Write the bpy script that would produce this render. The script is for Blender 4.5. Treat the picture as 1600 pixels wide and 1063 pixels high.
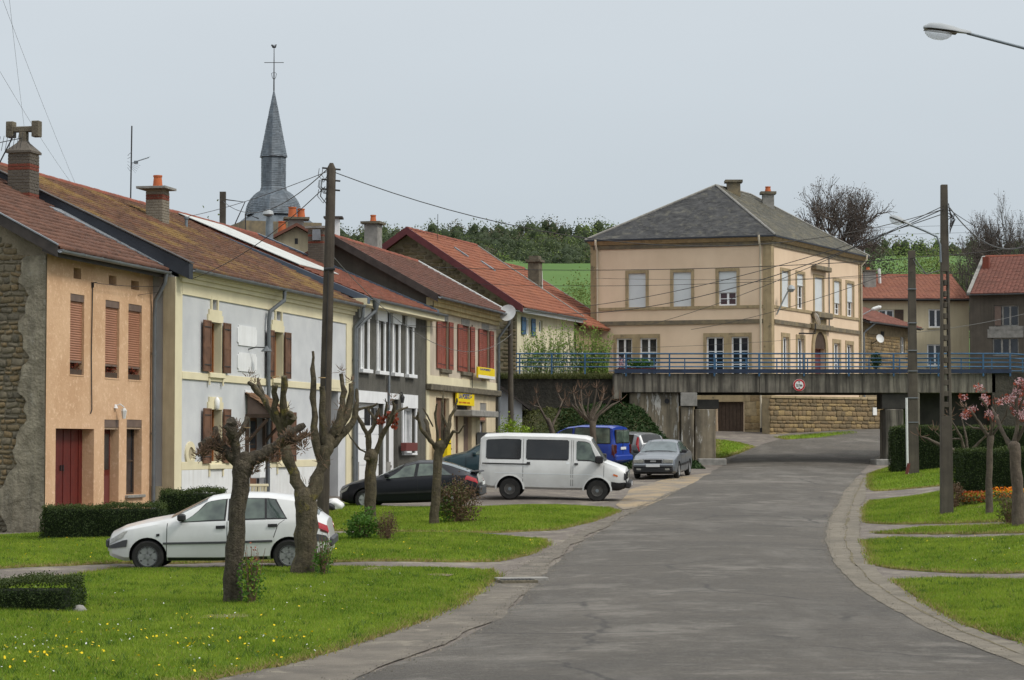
import bpy, bmesh, math, random
import numpy as np
from mathutils import Vector, Matrix, geometry
random.seed(7); RNG = np.random.default_rng(7)
R = math.radians
scene = bpy.context.scene
for o in list(bpy.data.objects): bpy.data.objects.remove(o)

# ------------------------------------------------------------------ camera, sky, sun, exposure
FPX, CX, CY, HOR, CAMZ = 3700.0, 800.0, 531.5, 698.0, 2.6
PITCH = math.atan((HOR - CY) / FPX)
cam_d = bpy.data.cameras.new('camera'); cam = bpy.data.objects.new('camera', cam_d)
scene.collection.objects.link(cam); scene.camera = cam
cam.location = (0, 0, CAMZ); cam.rotation_euler = (R(90) + PITCH, 0, 0)
cam_d.sensor_width = 36.0; cam_d.lens = FPX / 1600 * 36; cam_d.clip_end = 4000; cam_d.clip_start = .5

SUN_EL, SUN_AZ = R(46), R(114)          # azimuth clockwise from +Y (view direction): to the right, a little behind the camera
world = bpy.data.worlds.new('World'); scene.world = world; world.use_nodes = True
wn = world.node_tree; wn.nodes.clear()
def _n(t, typ, **kw):
    n = t.nodes.new(typ)
    for k, v in kw.items(): setattr(n, k, v)
    return n
sky = _n(wn, 'ShaderNodeTexSky', sky_type='NISHITA', sun_disc=False, sun_elevation=SUN_EL, sun_rotation=SUN_AZ,
         air_density=1.0, dust_density=4.0, ozone_density=1.0, altitude=200)
hsv = _n(wn, 'ShaderNodeHueSaturation'); hsv.inputs['Saturation'].default_value = .4; hsv.inputs['Value'].default_value = .075
wn.links.new(sky.outputs[0], hsv.inputs['Color'])
# the even veil of high cloud over that sky: a little brighter overhead, as overcast is
tc = _n(wn, 'ShaderNodeTexCoord'); sep = _n(wn, 'ShaderNodeSeparateXYZ'); wn.links.new(tc.outputs['Generated'], sep.inputs[0])
ramp = _n(wn, 'ShaderNodeValToRGB')
ramp.color_ramp.elements[0].position = 0.0; ramp.color_ramp.elements[0].color = (.385, .442, .487, 1)
ramp.color_ramp.elements[1].position = 1.0; ramp.color_ramp.elements[1].color = (1.2, 1.22, 1.23, 1)
e = ramp.color_ramp.elements.new(.19); e.color = (.475, .52, .558, 1); e = ramp.color_ramp.elements.new(.5); e.color = (.80, .84, .865, 1)
wn.links.new(sep.outputs['Z'], ramp.inputs[0])
nz = _n(wn, 'ShaderNodeTexNoise'); nz.inputs['Scale'].default_value = 2.2; nz.inputs['Detail'].default_value = 4
mpw = _n(wn, 'ShaderNodeMapping'); mpw.inputs['Scale'].default_value = (1, 1, 3.0)
wn.links.new(tc.outputs['Generated'], mpw.inputs[0]); wn.links.new(mpw.outputs[0], nz.inputs[0])
cl = _n(wn, 'ShaderNodeMapRange'); cl.inputs['From Min'].default_value = .3; cl.inputs['From Max'].default_value = .7
cl.inputs['To Min'].default_value = .96; cl.inputs['To Max'].default_value = 1.05
wn.links.new(nz.outputs['Fac'], cl.inputs['Value'])
mul = _n(wn, 'ShaderNodeMix', data_type='RGBA', blend_type='MULTIPLY'); mul.inputs['Factor'].default_value = 1
wn.links.new(ramp.outputs[0], mul.inputs[6]); wn.links.new(cl.outputs[0], mul.inputs[7])
veil = _n(wn, 'ShaderNodeMix', data_type='RGBA'); veil.inputs['Factor'].default_value = .88
wn.links.new(hsv.outputs[0], veil.inputs[6]); wn.links.new(mul.outputs[2], veil.inputs[7])
bgn = _n(wn, 'ShaderNodeBackground'); bgn.inputs['Strength'].default_value = 1.0
wo = _n(wn, 'ShaderNodeOutputWorld'); wn.links.new(veil.outputs[2], bgn.inputs[0]); wn.links.new(bgn.outputs[0], wo.inputs[0])

sun_d = bpy.data.lights.new('sun', 'SUN'); sun = bpy.data.objects.new('sun', sun_d); scene.collection.objects.link(sun)
sun_d.energy = 1.5; sun_d.angle = R(14); sun_d.color = (1.0, .94, .85)
_sd = Vector((math.sin(SUN_AZ) * math.cos(SUN_EL), math.cos(SUN_AZ) * math.cos(SUN_EL), math.sin(SUN_EL)))
sun.rotation_euler = (-_sd).to_track_quat('-Z', 'Y').to_euler(); sun.location = (30, -20, 60)
vs = scene.view_settings; vs.view_transform = 'Standard'; vs.look = 'None'; vs.gamma = 1; vs.exposure = 0.48; vs.use_curve_mapping = False
scene.render.resolution_x, scene.render.resolution_y = 1024, 680
scene.cycles.max_bounces = 5; scene.cycles.diffuse_bounces = 3; scene.cycles.glossy_bounces = 2; scene.cycles.transmission_bounces = 3
scene.cycles.transparent_max_bounces = 6
scene.cycles.use_adaptive_sampling = True; scene.cycles.adaptive_threshold = .02
try: scene.cycles.use_denoising = True
except Exception: pass

# ------------------------------------------------------------------ measuring helpers (the survey of the place)
_ct, _st = math.cos(PITCH), math.sin(PITCH)
def ray(px, py):
    u, v = (px - CX) / FPX, (CY - py) / FPX
    return np.array([u, _ct - v * _st, _st + v * _ct])
def W(px, py, Y):
    d = ray(px, py); return Vector(d * (Y / d[1]) + np.array([0, 0, CAMZ]))
class Plane:
    """vertical facade plane: origin (x, y), x-axis running left to right along the facade, y-axis inward"""
    def __init__(s, ox, oy, ang): s.o = np.array([ox, oy]); s.ang = ang; s.e = np.array([math.cos(ang), math.sin(ang)]); s.n = np.array([-s.e[1], s.e[0]])
    def uv(s, px, py, b=0.0):
        d = ray(px, py); p0 = s.o + s.n * b
        t = (p0 @ s.n) / (d[:2] @ s.n); p = d * t
        return float((p[:2] - s.o) @ s.e), float(p[2] + CAMZ)
    def box(s, x0, x1, y0, y1, b=0.0):
        """image box -> (a0, a1, z0, z1), heights read at the box's middle"""
        xm = (x0 + x1) / 2
        return s.uv(x0, y1, b)[0], s.uv(x1, y1, b)[0], s.uv(xm, y1, b)[1], s.uv(xm, y0, b)[1]
    def world(s, a, b, z): p = s.o + s.e * a + s.n * b; return Vector((p[0], p[1], z))

# ------------------------------------------------------------------ terrain
_PY = [-80, 0, 15, 26, 36, 43, 49, 58, 66, 75, 82, 88, 98, 103.4, 108, 115, 123, 135, 170, 230, 300, 360, 450, 600, 900, 1600]
_PD = [2.3, 2.45, 2.52, 2.55, 2.45, 2.27, 2.14, 2.0, 1.90, 1.76, 1.48, 1.18, .93, .83, .60, -.05, -.80, -1.3, -3, -9, -19.3, -27.5, -36, -42, -48, -60]
_yy = np.arange(-100, 1600, .5); _dd = np.interp(_yy, _PY, _PD)
_dd = np.convolve(np.pad(_dd, 8, mode='edge'), np.ones(17) / 17, 'valid')
# road edges by distance (world X)
_EY = [-80, 10, 20, 25.8, 29.6, 33.4, 37.3, 40.4, 45.5, 51.2, 53, 61.4, 63.7, 71.9, 79.3, 81.9, 87.9, 96.6, 100, 108, 113, 118, 124, 140]
_EL = [-9, -8, -3.4, -1.68, -.8, -.27, .15, .44, .84, 1.44, 1.65, 2.69, 3.0, 4.08, 5.35, 5.8, 6.95, 8.25, 8.71, 9.9, 11.2, 13.0, 16.5, 24]
_ER = [12, 11, 7.5, 6.01, 5.73, 5.73, 5.75, 5.8, 6.13, 6.79, 7.05, 8.22, 8.54, 9.9, 11.11, 11.55, 12.77, 14.3, 14.9, 16.4, 18.0, 20.0, 24.5, 33]
def sst(t): t = np.clip(t, 0, 1); return t * t * (3 - 2 * t)
def zg(X, Y):
    X = np.asarray(X, float); Y = np.asarray(Y, float)
    z = CAMZ - np.interp(Y, _yy, _dd)
    xl = np.interp(Y, _EY, _EL); xr = np.interp(Y, _EY, _ER)
    near = 1 - sst((Y - 96) / 8)
    z = z + .50 * sst((X - xr - .8) / 6.0) * near + .05 * sst((xl - X - 2) / 8.0) * near * sst((Y - 30) / 15)
    z = z + .05 * np.sin(X * .9 + .3 * Y) * np.sin(Y * .37 + 1) * near * sst(np.maximum(xl - X, X - xr) / 3)
    return z
def gz(x, y): return float(zg(x, y))
def G(px, py):
    """where the line of sight through an image point meets the terrain"""
    d = ray(px, py); t0, t = 8.0, 8.0
    while t < 700:
        p = d * t
        if CAMZ + p[2] < gz(p[0], p[1]): break
        t0 = t; t += .5
    for _ in range(30):
        m = (t0 + t) / 2; p = d * m
        if CAMZ + p[2] < gz(p[0], p[1]): t = m
        else: t0 = m
    p = d * t; return float(p[0]), float(p[1])
def onground(px, Y):
    d = ray(px, 740); x = d[0] / d[1] * Y; return Vector((x, Y, gz(x, Y)))

# ------------------------------------------------------------------ materials
MATS = {}
def lin(h, k=1.0):
    h = h.lstrip('#'); o = []
    for i in (0, 2, 4):
        c = int(h[i:i + 2], 16) / 255; c = c / 12.92 if c <= .04045 else ((c + .055) / 1.055) ** 2.4; o.append(min(1, c * k))
    return (*o, 1)
def newmat(name):
    m = bpy.data.materials.new(name); m.use_nodes = True; t = m.node_tree; t.nodes.clear()
    out = _n(t, 'ShaderNodeOutputMaterial'); b = _n(t, 'ShaderNodeBsdfPrincipled'); t.links.new(b.outputs[0], out.inputs[0])
    MATS[name] = m; return m, t, b
def coords(t, kind='Object', scale=(1, 1, 1)):
    c = _n(t, 'ShaderNodeTexCoord'); mp = _n(t, 'ShaderNodeMapping'); mp.inputs['Scale'].default_value = scale
    t.links.new(c.outputs[kind], mp.inputs[0]); return mp.outputs[0]
def noise(t, vec, scale, detail=5, rough=.6):
    n = _n(t, 'ShaderNodeTexNoise'); n.inputs['Scale'].default_value = scale; n.inputs['Detail'].default_value = detail
    n.inputs['Roughness'].default_value = rough; t.links.new(vec, n.inputs['Vector']); return n.outputs['Fac']
def mrange(t, v, a, b, c=0., d=1.):
    n = _n(t, 'ShaderNodeMapRange'); n.inputs[1].default_value = a; n.inputs[2].default_value = b
    n.inputs[3].default_value = c; n.inputs[4].default_value = d; t.links.new(v, n.inputs[0]); return n.outputs[0]
def mix(t, f, a, b, mode='MIX'):
    n = _n(t, 'ShaderNodeMix', data_type='RGBA', blend_type=mode)
    for i, v in ((0, f), (6, a), (7, b)):
        if isinstance(v, (int, float)): n.inputs[i].default_value = v
        elif isinstance(v, tuple): n.inputs[i].default_value = v
        else: t.links.new(v, n.inputs[i])
    return n.outputs[2]
def bump(t, b, h, strength=.4, dist=.02):
    n = _n(t, 'ShaderNodeBump'); n.inputs['Strength'].default_value = strength; n.inputs['Distance'].default_value = dist
    t.links.new(h, n.inputs['Height']); t.links.new(n.outputs[0], b.inputs['Normal']); return n
def pm(name, c1, c2=None, scale=2.0, rough=.85, bmp=0., bscale=30., bdist=.02, spec=.3, metal=0., streak=None, streak_amt=.6, sx=6., szc=.5,
       spots=None, spot_scale=1.5, spot_lo=.58, spot_hi=.68, rnd=0., kind='Object', lo=.35, hi=.65, coat=0.):
    m, t, b = newmat(name)
    v = coords(t, kind)
    col = c1
    if c2 is not None: col = mix(t, mrange(t, noise(t, v, scale), lo, hi), c1, c2)
    if spots is not None: col = mix(t, mrange(t, noise(t, v, spot_scale, 7, .7), spot_lo, spot_hi), col, spots)
    if streak is not None:
        v2 = coords(t, kind, (sx, sx, szc)); col = mix(t, mrange(t, noise(t, v2, 1.0, 4), .45, .75, 0, streak_amt), col, streak)
    if rnd:
        a = _n(t, 'ShaderNodeAttribute', attribute_name='rnd'); f = mrange(t, a.outputs['Fac'], 0, 1, 1 - rnd, 1 + rnd)
        col = mix(t, 1.0, col, f, 'MULTIPLY')
    if isinstance(col, tuple): b.inputs['Base Color'].default_value = col
    else: t.links.new(col, b.inputs['Base Color'])
    b.inputs['Roughness'].default_value = rough; b.inputs['Metallic'].default_value = metal
    b.inputs['Specular IOR Level'].default_value = spec; b.inputs['Coat Weight'].default_value = coat
    if bmp: bump(t, b, noise(t, v, bscale, 6, .65), bmp, bdist)
    return m
def tree_leaf(name, c1, c2, trans=.25, rough=.6):
    m, t, b = newmat(name); a = _n(t, 'ShaderNodeAttribute', attribute_name='rnd')
    col = mix(t, a.outputs['Fac'], c1, c2); t.links.new(col, b.inputs['Base Color'])
    b.inputs['Roughness'].default_value = rough; b.inputs['Specular IOR Level'].default_value = .2
    tr = _n(t, 'ShaderNodeBsdfTranslucent'); t.links.new(col, tr.inputs[0]); ms = _n(t, 'ShaderNodeMixShader'); ms.inputs[0].default_value = trans
    out = [n for n in t.nodes if n.type == 'OUTPUT_MATERIAL'][0]
    t.links.new(b.outputs[0], ms.inputs[1]); t.links.new(tr.outputs[0], ms.inputs[2]); t.links.new(ms.outputs[0], out.inputs[0]); return m

# ------------------------------------------------------------------ object helpers
COL = scene.collection
def tag(o, label=None, cat=None, group=None, kind=None):
    if label: o['label'] = label
    if cat: o['category'] = cat
    if group: o['group'] = group
    if kind: o['kind'] = kind
    return o
def empty(name, loc=(0, 0, 0), rz=0.0, label=None, cat=None, group=None):
    o = bpy.data.objects.new(name, None); COL.objects.link(o); o.location = loc; o.rotation_euler = (0, 0, rz); o.empty_display_size = .3
    return tag(o, label, cat, group)
def link(name, me, mat=None, parent=None, loc=None, rz=None):
    o = bpy.data.objects.new(name, me); COL.objects.link(o)
    if mat is not None and len(me.materials) == 0: me.materials.append(MATS[mat] if isinstance(mat, str) else mat)
    if parent: o.parent = parent
    if loc is not None: o.location = loc
    if rz is not None: o.rotation_euler = (0, 0, rz)
    return o
def me_np(name, V, F, rnd=None, smooth=False):
    """numpy verts (N,3) and faces (M,k) -> mesh; rnd: one value per face"""
    V = np.asarray(V, np.float32); F = np.asarray(F, np.int32); me = bpy.data.meshes.new(name); M, k = F.shape
    me.vertices.add(len(V)); me.vertices.foreach_set('co', V.ravel())
    me.loops.add(M * k); me.loops.foreach_set('vertex_index', F.ravel())
    me.polygons.add(M); me.polygons.foreach_set('loop_start', np.arange(0, M * k, k, dtype=np.int32))
    me.polygons.foreach_set('loop_total', np.full(M, k, np.int32))
    if smooth: me.polygons.foreach_set('use_smooth', np.ones(M, bool))
    me.update(calc_edges=True)
    if rnd is not None:
        at = me.attributes.new('rnd', 'FLOAT', 'FACE'); at.data.foreach_set('value', np.asarray(rnd, np.float32))
    return me
class MB:
    def __init__(s): s.v = []; s.f = []
    def add(s, vs, fs):
        o = len(s.v); s.v += [tuple(p) for p in vs]; s.f += [tuple(i + o for i in f) for f in fs]; return s
    def box(s, x0, x1, y0, y1, z0, z1):
        if x0 > x1: x0, x1 = x1, x0
        if y0 > y1: y0, y1 = y1, y0
        if z0 > z1: z0, z1 = z1, z0
        return s.add([(x0, y0, z0), (x1, y0, z0), (x1, y1, z0), (x0, y1, z0), (x0, y0, z1), (x1, y0, z1), (x1, y1, z1), (x0, y1, z1)],
                     [(0, 3, 2, 1), (4, 5, 6, 7), (0, 1, 5, 4), (1, 2, 6, 5), (2, 3, 7, 6), (3, 0, 4, 7)])
    def hexa(s, p): return s.add(p, [(0, 3, 2, 1), (4, 5, 6, 7), (0, 1, 5, 4), (1, 2, 6, 5), (2, 3, 7, 6), (3, 0, 4, 7)])
    def quad(s, a, b, c, d): return s.add([a, b, c, d], [(0, 1, 2, 3)])
    def prism(s, pts, axis, t0, t1):
        """2-D outline swept along an axis: 'x' -> pts are (y,z); 'y' -> (x,z); 'z' -> (x,y)"""
        def P(p, t): return (t, p[0], p[1]) if axis == 'x' else (p[0], t, p[1]) if axis == 'y' else (p[0], p[1], t)
        n = len(pts); vs = [P(p, t0) for p in pts] + [P(p, t1) for p in pts]
        fs = [tuple(range(n)), tuple(range(2 * n - 1, n - 1, -1))] + [(i, i + n, (i + 1) % n + n, (i + 1) % n) for i in range(n)]
        return s.add(vs, fs)
    def slab(s, p00, p10, p11, p01, th):
        """a roof sheet through four corners with thickness th below"""
        dn = Vector((0, 0, -th)); t = [Vector(p) for p in (p00, p10, p11, p01)]
        return s.hexa([p + dn for p in t] + t)
    def tube(s, pts, radii, seg=8, cap=True, jit=0.):
        pts = [Vector(p) for p in pts]; n = len(pts)
        if not hasattr(radii, '__len__'): radii = [radii] * n
        up = None; rings = []
        for i in range(n):
            d = (pts[min(i + 1, n - 1)] - pts[max(i - 1, 0)]).normalized()
            if up is None: up = d.orthogonal().normalized()
            up = (up - d * up.dot(d)); up = up.normalized() if up.length > 1e-6 else d.orthogonal().normalized()
            sd = d.cross(up); r = radii[i]
            rings.append([pts[i] + (up * math.cos(2 * math.pi * k / seg) + sd * math.sin(2 * math.pi * k / seg)) * r * (1 + (random.uniform(-jit, jit) if jit else 0)) for k in range(seg)])
        vs = [p for rg in rings for p in rg]
        fs = [(i * seg + k, i * seg + (k + 1) % seg, (i + 1) * seg + (k + 1) % seg, (i + 1) * seg + k) for i in range(n - 1) for k in range(seg)]
        if cap: fs += [tuple(range(seg - 1, -1, -1)), tuple((n - 1) * seg + k for k in range(seg))]
        return s.add(vs, fs)
    def lathe(s, prof, c=(0, 0, 0), seg=16, rot=0.0, square=False):
        cx, cy, cz = c; vs = []; n = len(prof)
        for r, z in prof:
            for k in range(seg):
                a = rot + 2 * math.pi * k / seg; vs.append((cx + r * math.cos(a), cy + r * math.sin(a), cz + z))
        fs = [(i * seg + k, i * seg + (k + 1) % seg, (i + 1) * seg + (k + 1) % seg, (i + 1) * seg + k) for i in range(n - 1) for k in range(seg)]
        fs += [tuple(range(seg - 1, -1, -1)), tuple((n - 1) * seg + k for k in range(seg))]
        return s.add(vs, fs)
    def build(s, name, mat, parent=None, smooth=None, bevel=0., loc=None, rz=None):
        me = bpy.data.meshes.new(name); me.from_pydata(s.v, [], s.f); me.update()
        bm = bmesh.new(); bm.from_mesh(me); bmesh.ops.recalc_face_normals(bm, faces=bm.faces)
        if bevel: bmesh.ops.bevel(bm, geom=[e for e in bm.edges if e.calc_face_angle(0) > .6], offset=bevel, segments=1, affect='EDGES', clamp_overlap=True)
        bm.to_mesh(me); bm.free()
        if smooth is not None: me.shade_smooth(); me.set_sharp_from_angle(angle=R(smooth))
        return link(name, me, mat, parent, loc, rz)
def B(name, mat, parent, x0, x1, y0, y1, z0, z1, bevel=0.): return MB().box(x0, x1, y0, y1, z0, z1).build(name, mat, parent, bevel=bevel)
def copy_tree(o, parent=None):
    c = o.copy(); COL.objects.link(c)
    if parent: c.parent = parent
    for ch in list(o.children): copy_tree(ch, c)
    return c
def wall_holes(mb, x0, x1, z0, z1, holes, depth=.25, y=0.0):
    """facade sheet with true openings and their reveals"""
    xs = sorted({x0, x1, *[h[0] for h in holes], *[h[1] for h in holes]}); zs = sorted({z0, z1, *[h[2] for h in holes], *[h[3] for h in holes]})
    xs = [x for x in xs if x0 <= x <= x1]; zs = [z for z in zs if z0 <= z <= z1]
    for i in range(len(xs) - 1):
        for j in range(len(zs) - 1):
            xm, zm = (xs[i] + xs[i + 1]) / 2, (zs[j] + zs[j + 1]) / 2
            if any(h[0] < xm < h[1] and h[2] < zm < h[3] for h in holes): continue
            mb.quad((xs[i], y, zs[j]), (xs[i + 1], y, zs[j]), (xs[i + 1], y, zs[j + 1]), (xs[i], y, zs[j + 1]))
    for h in holes:
        a, b, c, d = h[:4]; dp = h[4] if len(h) > 4 else depth
        mb.quad((a, y, c), (a, y, d), (a, y + dp, d), (a, y + dp, c)); mb.quad((b, y, d), (b, y, c), (b, y + dp, c), (b, y + dp, d))
        mb.quad((a, y, d), (b, y, d), (b, y + dp, d), (a, y + dp, d)); mb.quad((b, y, c), (a, y, c), (a, y + dp, c), (b, y + dp, c))
    return mb
# ------------------------------------------------------------------ palette
pm('stucco_orange', (.60, .395, .245, 1), (.50, .31, .18, 1), .7, bmp=.45, bscale=14, bdist=.03, spots=(.68, .47, .31, 1), spot_scale=9, spot_lo=.53, spot_hi=.66, streak=(.45, .26, .14, 1), streak_amt=.18, sx=2.2, szc=.3)
pm('stucco_grey', (.46, .475, .495, 1), (.56, .572, .583, 1), .8, bmp=.3, bscale=60, streak=(.42, .44, .46, 1), streak_amt=.22, sx=1.6, szc=.25, spots=(.66, .67, .66, 1), spot_scale=5, spot_lo=.66, spot_hi=.7)
pm('trim_cream', (.68, .62, .43, 1), (.61, .55, .38, 1), 1.0, bmp=.1, streak=(.44, .40, .28, 1), streak_amt=.22, sx=1.8, szc=.3)
pm('plinth_white', (.70, .71, .71, 1), (.62, .63, .63, 1), 1.5, bmp=.2, bscale=40, streak=(.45, .44, .40, 1), streak_amt=.4)
pm('tan_render', (.40, .345, .235, 1), (.33, .285, .19, 1), 1.5, bmp=.2, streak=(.22, .19, .13, 1))
pm('grey_render', (.34, .335, .33, 1), (.29, .285, .28, 1), 1.2, bmp=.2)
pm('roughcast_dark', (.105, .10, .085, 1), (.075, .072, .062, 1), 2.5, bmp=.9, bscale=45, bdist=.04, streak=(.15, .145, .125, 1), streak_amt=.6)
pm('white_paint', (.74, .75, .76, 1), (.66, .67, .68, 1), 2.0, rough=.55, streak=(.5, .5, .48, 1), streak_amt=.3)
pm('pvc_white', (.78, .79, .80, 1), None, rough=.35, spec=.5)
pm('post_wall_up', (.52, .45, .36, 1), (.43, .37, .29, 1), 1.0, bmp=.3, bscale=30, streak=(.24, .205, .16, 1), streak_amt=.45, sx=2.2, szc=.3)
pm('post_wall_low', (.64, .54, .37, 1), (.54, .45, .30, 1), 1.1, bmp=.3, bscale=30, streak=(.27, .22, .15, 1), streak_amt=.5, sx=2.4, szc=.3)
pm('post_cornice', (.60, .49, .27, 1), (.45, .36, .2, 1), 1.5, streak=(.22, .17, .1, 1), streak_amt=.5)
pm('ledge_dark', (.085, .075, .055, 1), (.16, .14, .10, 1), 3, bmp=.6, bscale=20, bdist=.05)
pm('shutter_brown', (.085, .043, .026, 1), (.17, .085, .05, 1), 2.5, rough=.6, bmp=.15)
pm('shutter_red', (.28, .082, .055, 1), (.21, .06, .042, 1), 2, rough=.6, streak=(.15, .04, .03, 1), streak_amt=.5)
pm('shutter_dark_red', (.13, .035, .03, 1), None, rough=.7)
pm('roller_brown', (.35, .17, .105, 1), (.30, .14, .085, 1), 1.5, rough=.5)
pm('box_brown', (.17, .12, .095, 1), (.12, .085, .07, 1), 3, rough=.6)
pm('door_red', (.115, .016, .012, 1), (.085, .012, .01, 1), 6, rough=.5, bmp=.1)
pm('wood_dark', (.05, .032, .022, 1), (.075, .05, .035, 1), 5, rough=.7, bmp=.2)
pm('wood_orange', (.30, .11, .035, 1), (.24, .09, .03, 1), 3, rough=.45)
pm('beige_panel', (.36, .26, .18, 1), None, rough=.7)
pm('black_flash', (.02, .024, .032, 1), (.032, .037, .047, 1), 1.2, rough=.55, bmp=.1)
pm('slate_flash', (.065, .085, .115, 1), (.09, .115, .15, 1), 1.2, rough=.5, bmp=.1)
pm('zinc', (.23, .25, .27, 1), (.16, .175, .19, 1), 3, rough=.5, metal=.3, spots=(.33, .34, .35, 1), spot_scale=6)
pm('pipe_grey', (.13, .145, .155, 1), (.10, .11, .12, 1), 3, rough=.5)
pm('pipe_cream', (.55, .49, .38, 1), None, rough=.6)
pm('verge_maroon', (.115, .028, .032, 1), (.085, .02, .025, 1), 3, rough=.6)
pm('fascia_dark', (.035, .03, .028, 1), (.06, .05, .045, 1), 3, rough=.7)
pm('stone_a', (.21, .165, .095, 1), (.12, .095, .06, 1), 4, bmp=.7, bscale=12, bdist=.04, rnd=.0)
pm('stone_b', (.25, .185, .10, 1), (.15, .11, .062, 1), 4, bmp=.7, bscale=12, bdist=.04)
pm('stone_c', (.16, .14, .10, 1), (.09, .08, .06, 1), 4, bmp=.7, bscale=12, bdist=.04)
pm('mortar_gable', (.24, .205, .145, 1), (.15, .13, .09, 1), 2, bmp=.7, bscale=18, bdist=.05)
pm('plaster_old', (.29, .26, .195, 1), (.165, .145, .105, 1), 2.6, bmp=1.0, bscale=7, bdist=.09, streak=(.085, .08, .065, 1), streak_amt=.6, spots=(.30, .28, .23, 1), spot_scale=6, spot_lo=.58, spot_hi=.68)
pm('ochre_a', (.36, .26, .125, 1), (.25, .18, .09, 1), 5, bmp=.6, bscale=14, bdist=.04)
pm('ochre_b', (.28, .20, .105, 1), (.19, .135, .075, 1), 5, bmp=.6, bscale=14, bdist=.04)
pm('ochre_c', (.20, .15, .085, 1), (.13, .10, .06, 1), 5, bmp=.6, bscale=14, bdist=.04)
pm('gable_a', (.22, .17, .11, 1), (.15, .115, .075, 1), 5, bmp=.6, bscale=14, bdist=.04)
pm('gable_b', (.165, .13, .085, 1), (.11, .085, .06, 1), 5, bmp=.6, bscale=14, bdist=.04)
pm('mortar_ochre', (.30, .24, .15, 1), (.20, .16, .10, 1), 3, bmp=.4)
pm('mortar_dark', (.27, .225, .16, 1), (.19, .155, .11, 1), 3, bmp=.4)
pm('brick_grey', (.12, .105, .085, 1), (.08, .07, .06, 1), 6, bmp=.4)
pm('brick_buff', (.25, .22, .17, 1), (.17, .15, .12, 1), 6, bmp=.4)
pm('brick_red', (.19, .05, .03, 1), (.13, .04, .026, 1), 6, bmp=.4)
pm('terracotta', (.45, .12, .04, 1), (.36, .095, .035, 1), 4, rough=.7)
pm('cap_concrete', (.27, .26, .24, 1), (.18, .175, .16, 1), 4, bmp=.4)
pm('render_pink', (.70, .545, .395, 1), (.64, .49, .35, 1), .7, bmp=.1, bscale=60, streak=(.52, .39, .26, 1), streak_amt=.22, sx=1.2, szc=.3)
pm('sandstone', (.38, .295, .175, 1), (.29, .225, .13, 1), 2.0, bmp=.35, streak=(.15, .12, .075, 1), streak_amt=.55, spots=(.15, .125, .08, 1), spot_scale=3)
pm('sandstone_dark', (.12, .105, .08, 1), (.21, .17, .105, 1), 3.0, bmp=.4)
pm('roller_grey', (.62, .655, .67, 1), (.57, .60, .62, 1), 1, rough=.5)
pm('render_cream', (.55, .48, .33, 1), (.48, .42, .29, 1), .8, bmp=.1, streak=(.36, .30, .2, 1), streak_amt=.4)
pm('render_cream2', (.62, .57, .42, 1), (.52, .47, .33, 1), .8, bmp=.1, streak=(.36, .31, .2, 1), streak_amt=.45)
pm('render_brown', (.105, .09, .072, 1), (.075, .065, .052, 1), 1.2, bmp=.4, streak=(.05, .043, .035, 1))
def m_conc(name, c1, c2, lime, amt=.9):
    m, t, b = newmat(name); v = coords(t); col = mix(t, mrange(t, noise(t, v, 1.3, 6, .7), .35, .65), c1, c2)
    col = mix(t, mrange(t, noise(t, coords(t, scale=(4.5, 4.5, .22)), 1.0, 5, .7), .42, .62, 0, amt), col, (.035, .032, .028, 1))
    col = mix(t, mrange(t, noise(t, coords(t, scale=(1.2, 1.2, .5)), 1.0, 4, .6), .5, .68, 0, .7), col, (.05, .046, .04, 1))
    if lime: col = mix(t, mrange(t, noise(t, coords(t, scale=(3.2, 3.2, .55)), 1.0, 6, .75), .56, .62, 0, .9), col, (.50, .49, .46, 1))
    t.links.new(col, b.inputs['Base Color']); b.inputs['Roughness'].default_value = .9; b.inputs['Specular IOR Level'].default_value = .2; bump(t, b, noise(t, v, 25, 6, .7), .4, .02)
m_conc('concrete', (.23, .212, .172, 1), (.155, .142, .118, 1), False); m_conc('concrete_lime', (.27, .23, .165, 1), (.19, .162, .12, 1), True, .5)
pm('concrete_shaded', (.035, .033, .03, 1), (.055, .052, .045, 1), 2, bmp=.3)  # dark copy of the concrete: shade under the deck put into its colour
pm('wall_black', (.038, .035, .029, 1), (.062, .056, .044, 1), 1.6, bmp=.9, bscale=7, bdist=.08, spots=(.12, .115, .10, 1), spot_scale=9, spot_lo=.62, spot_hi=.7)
pm('blue_paint', (.045, .115, .21, 1), (.03, .08, .15, 1), 4, rough=.5)
pm('blue_dark', (.022, .037, .075, 1), (.015, .024, .045, 1), 4, rough=.5)
pm('sign_red', (.42, .012, .018, 1), None, rough=.4)
pm('sign_white', (.72, .72, .70, 1), None, rough=.4)
pm('sign_black', (.012, .012, .012, 1), None, rough=.5)
pm('sign_yellow', (.80, .60, .015, 1), (.72, .53, .01, 1), 3, rough=.4)
pm('sign_blue', (.02, .05, .22, 1), None, rough=.4)
pm('plaque_blue', (.20, .30, .52, 1), None, rough=.4)
pm('wood_pole', (.045, .036, .028, 1), (.075, .062, .048, 1), 3, rough=.85, bmp=.5, bscale=25, streak=(.025, .02, .016, 1), streak_amt=.7, sx=12)
pm('conc_pole', (.095, .082, .064, 1), (.06, .052, .042, 1), 2, rough=.9, bmp=.3, streak=(.035, .03, .025, 1), streak_amt=.6, sx=7)
pm('cable', (.028, .026, .026, 1), None, rough=.6)
pm('cable_light', (.11, .11, .11, 1), None, rough=.6)
pm('iron', (.03, .03, .032, 1), None, rough=.6)
pm('galv', (.20, .23, .25, 1), (.14, .165, .185, 1), 4, rough=.45, metal=.4)
pm('lamp_grey', (.30, .32, .33, 1), None, rough=.45)
pm('dish_white', (.66, .67, .66, 1), (.56, .57, .56, 1), 4, rough=.5)
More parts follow.
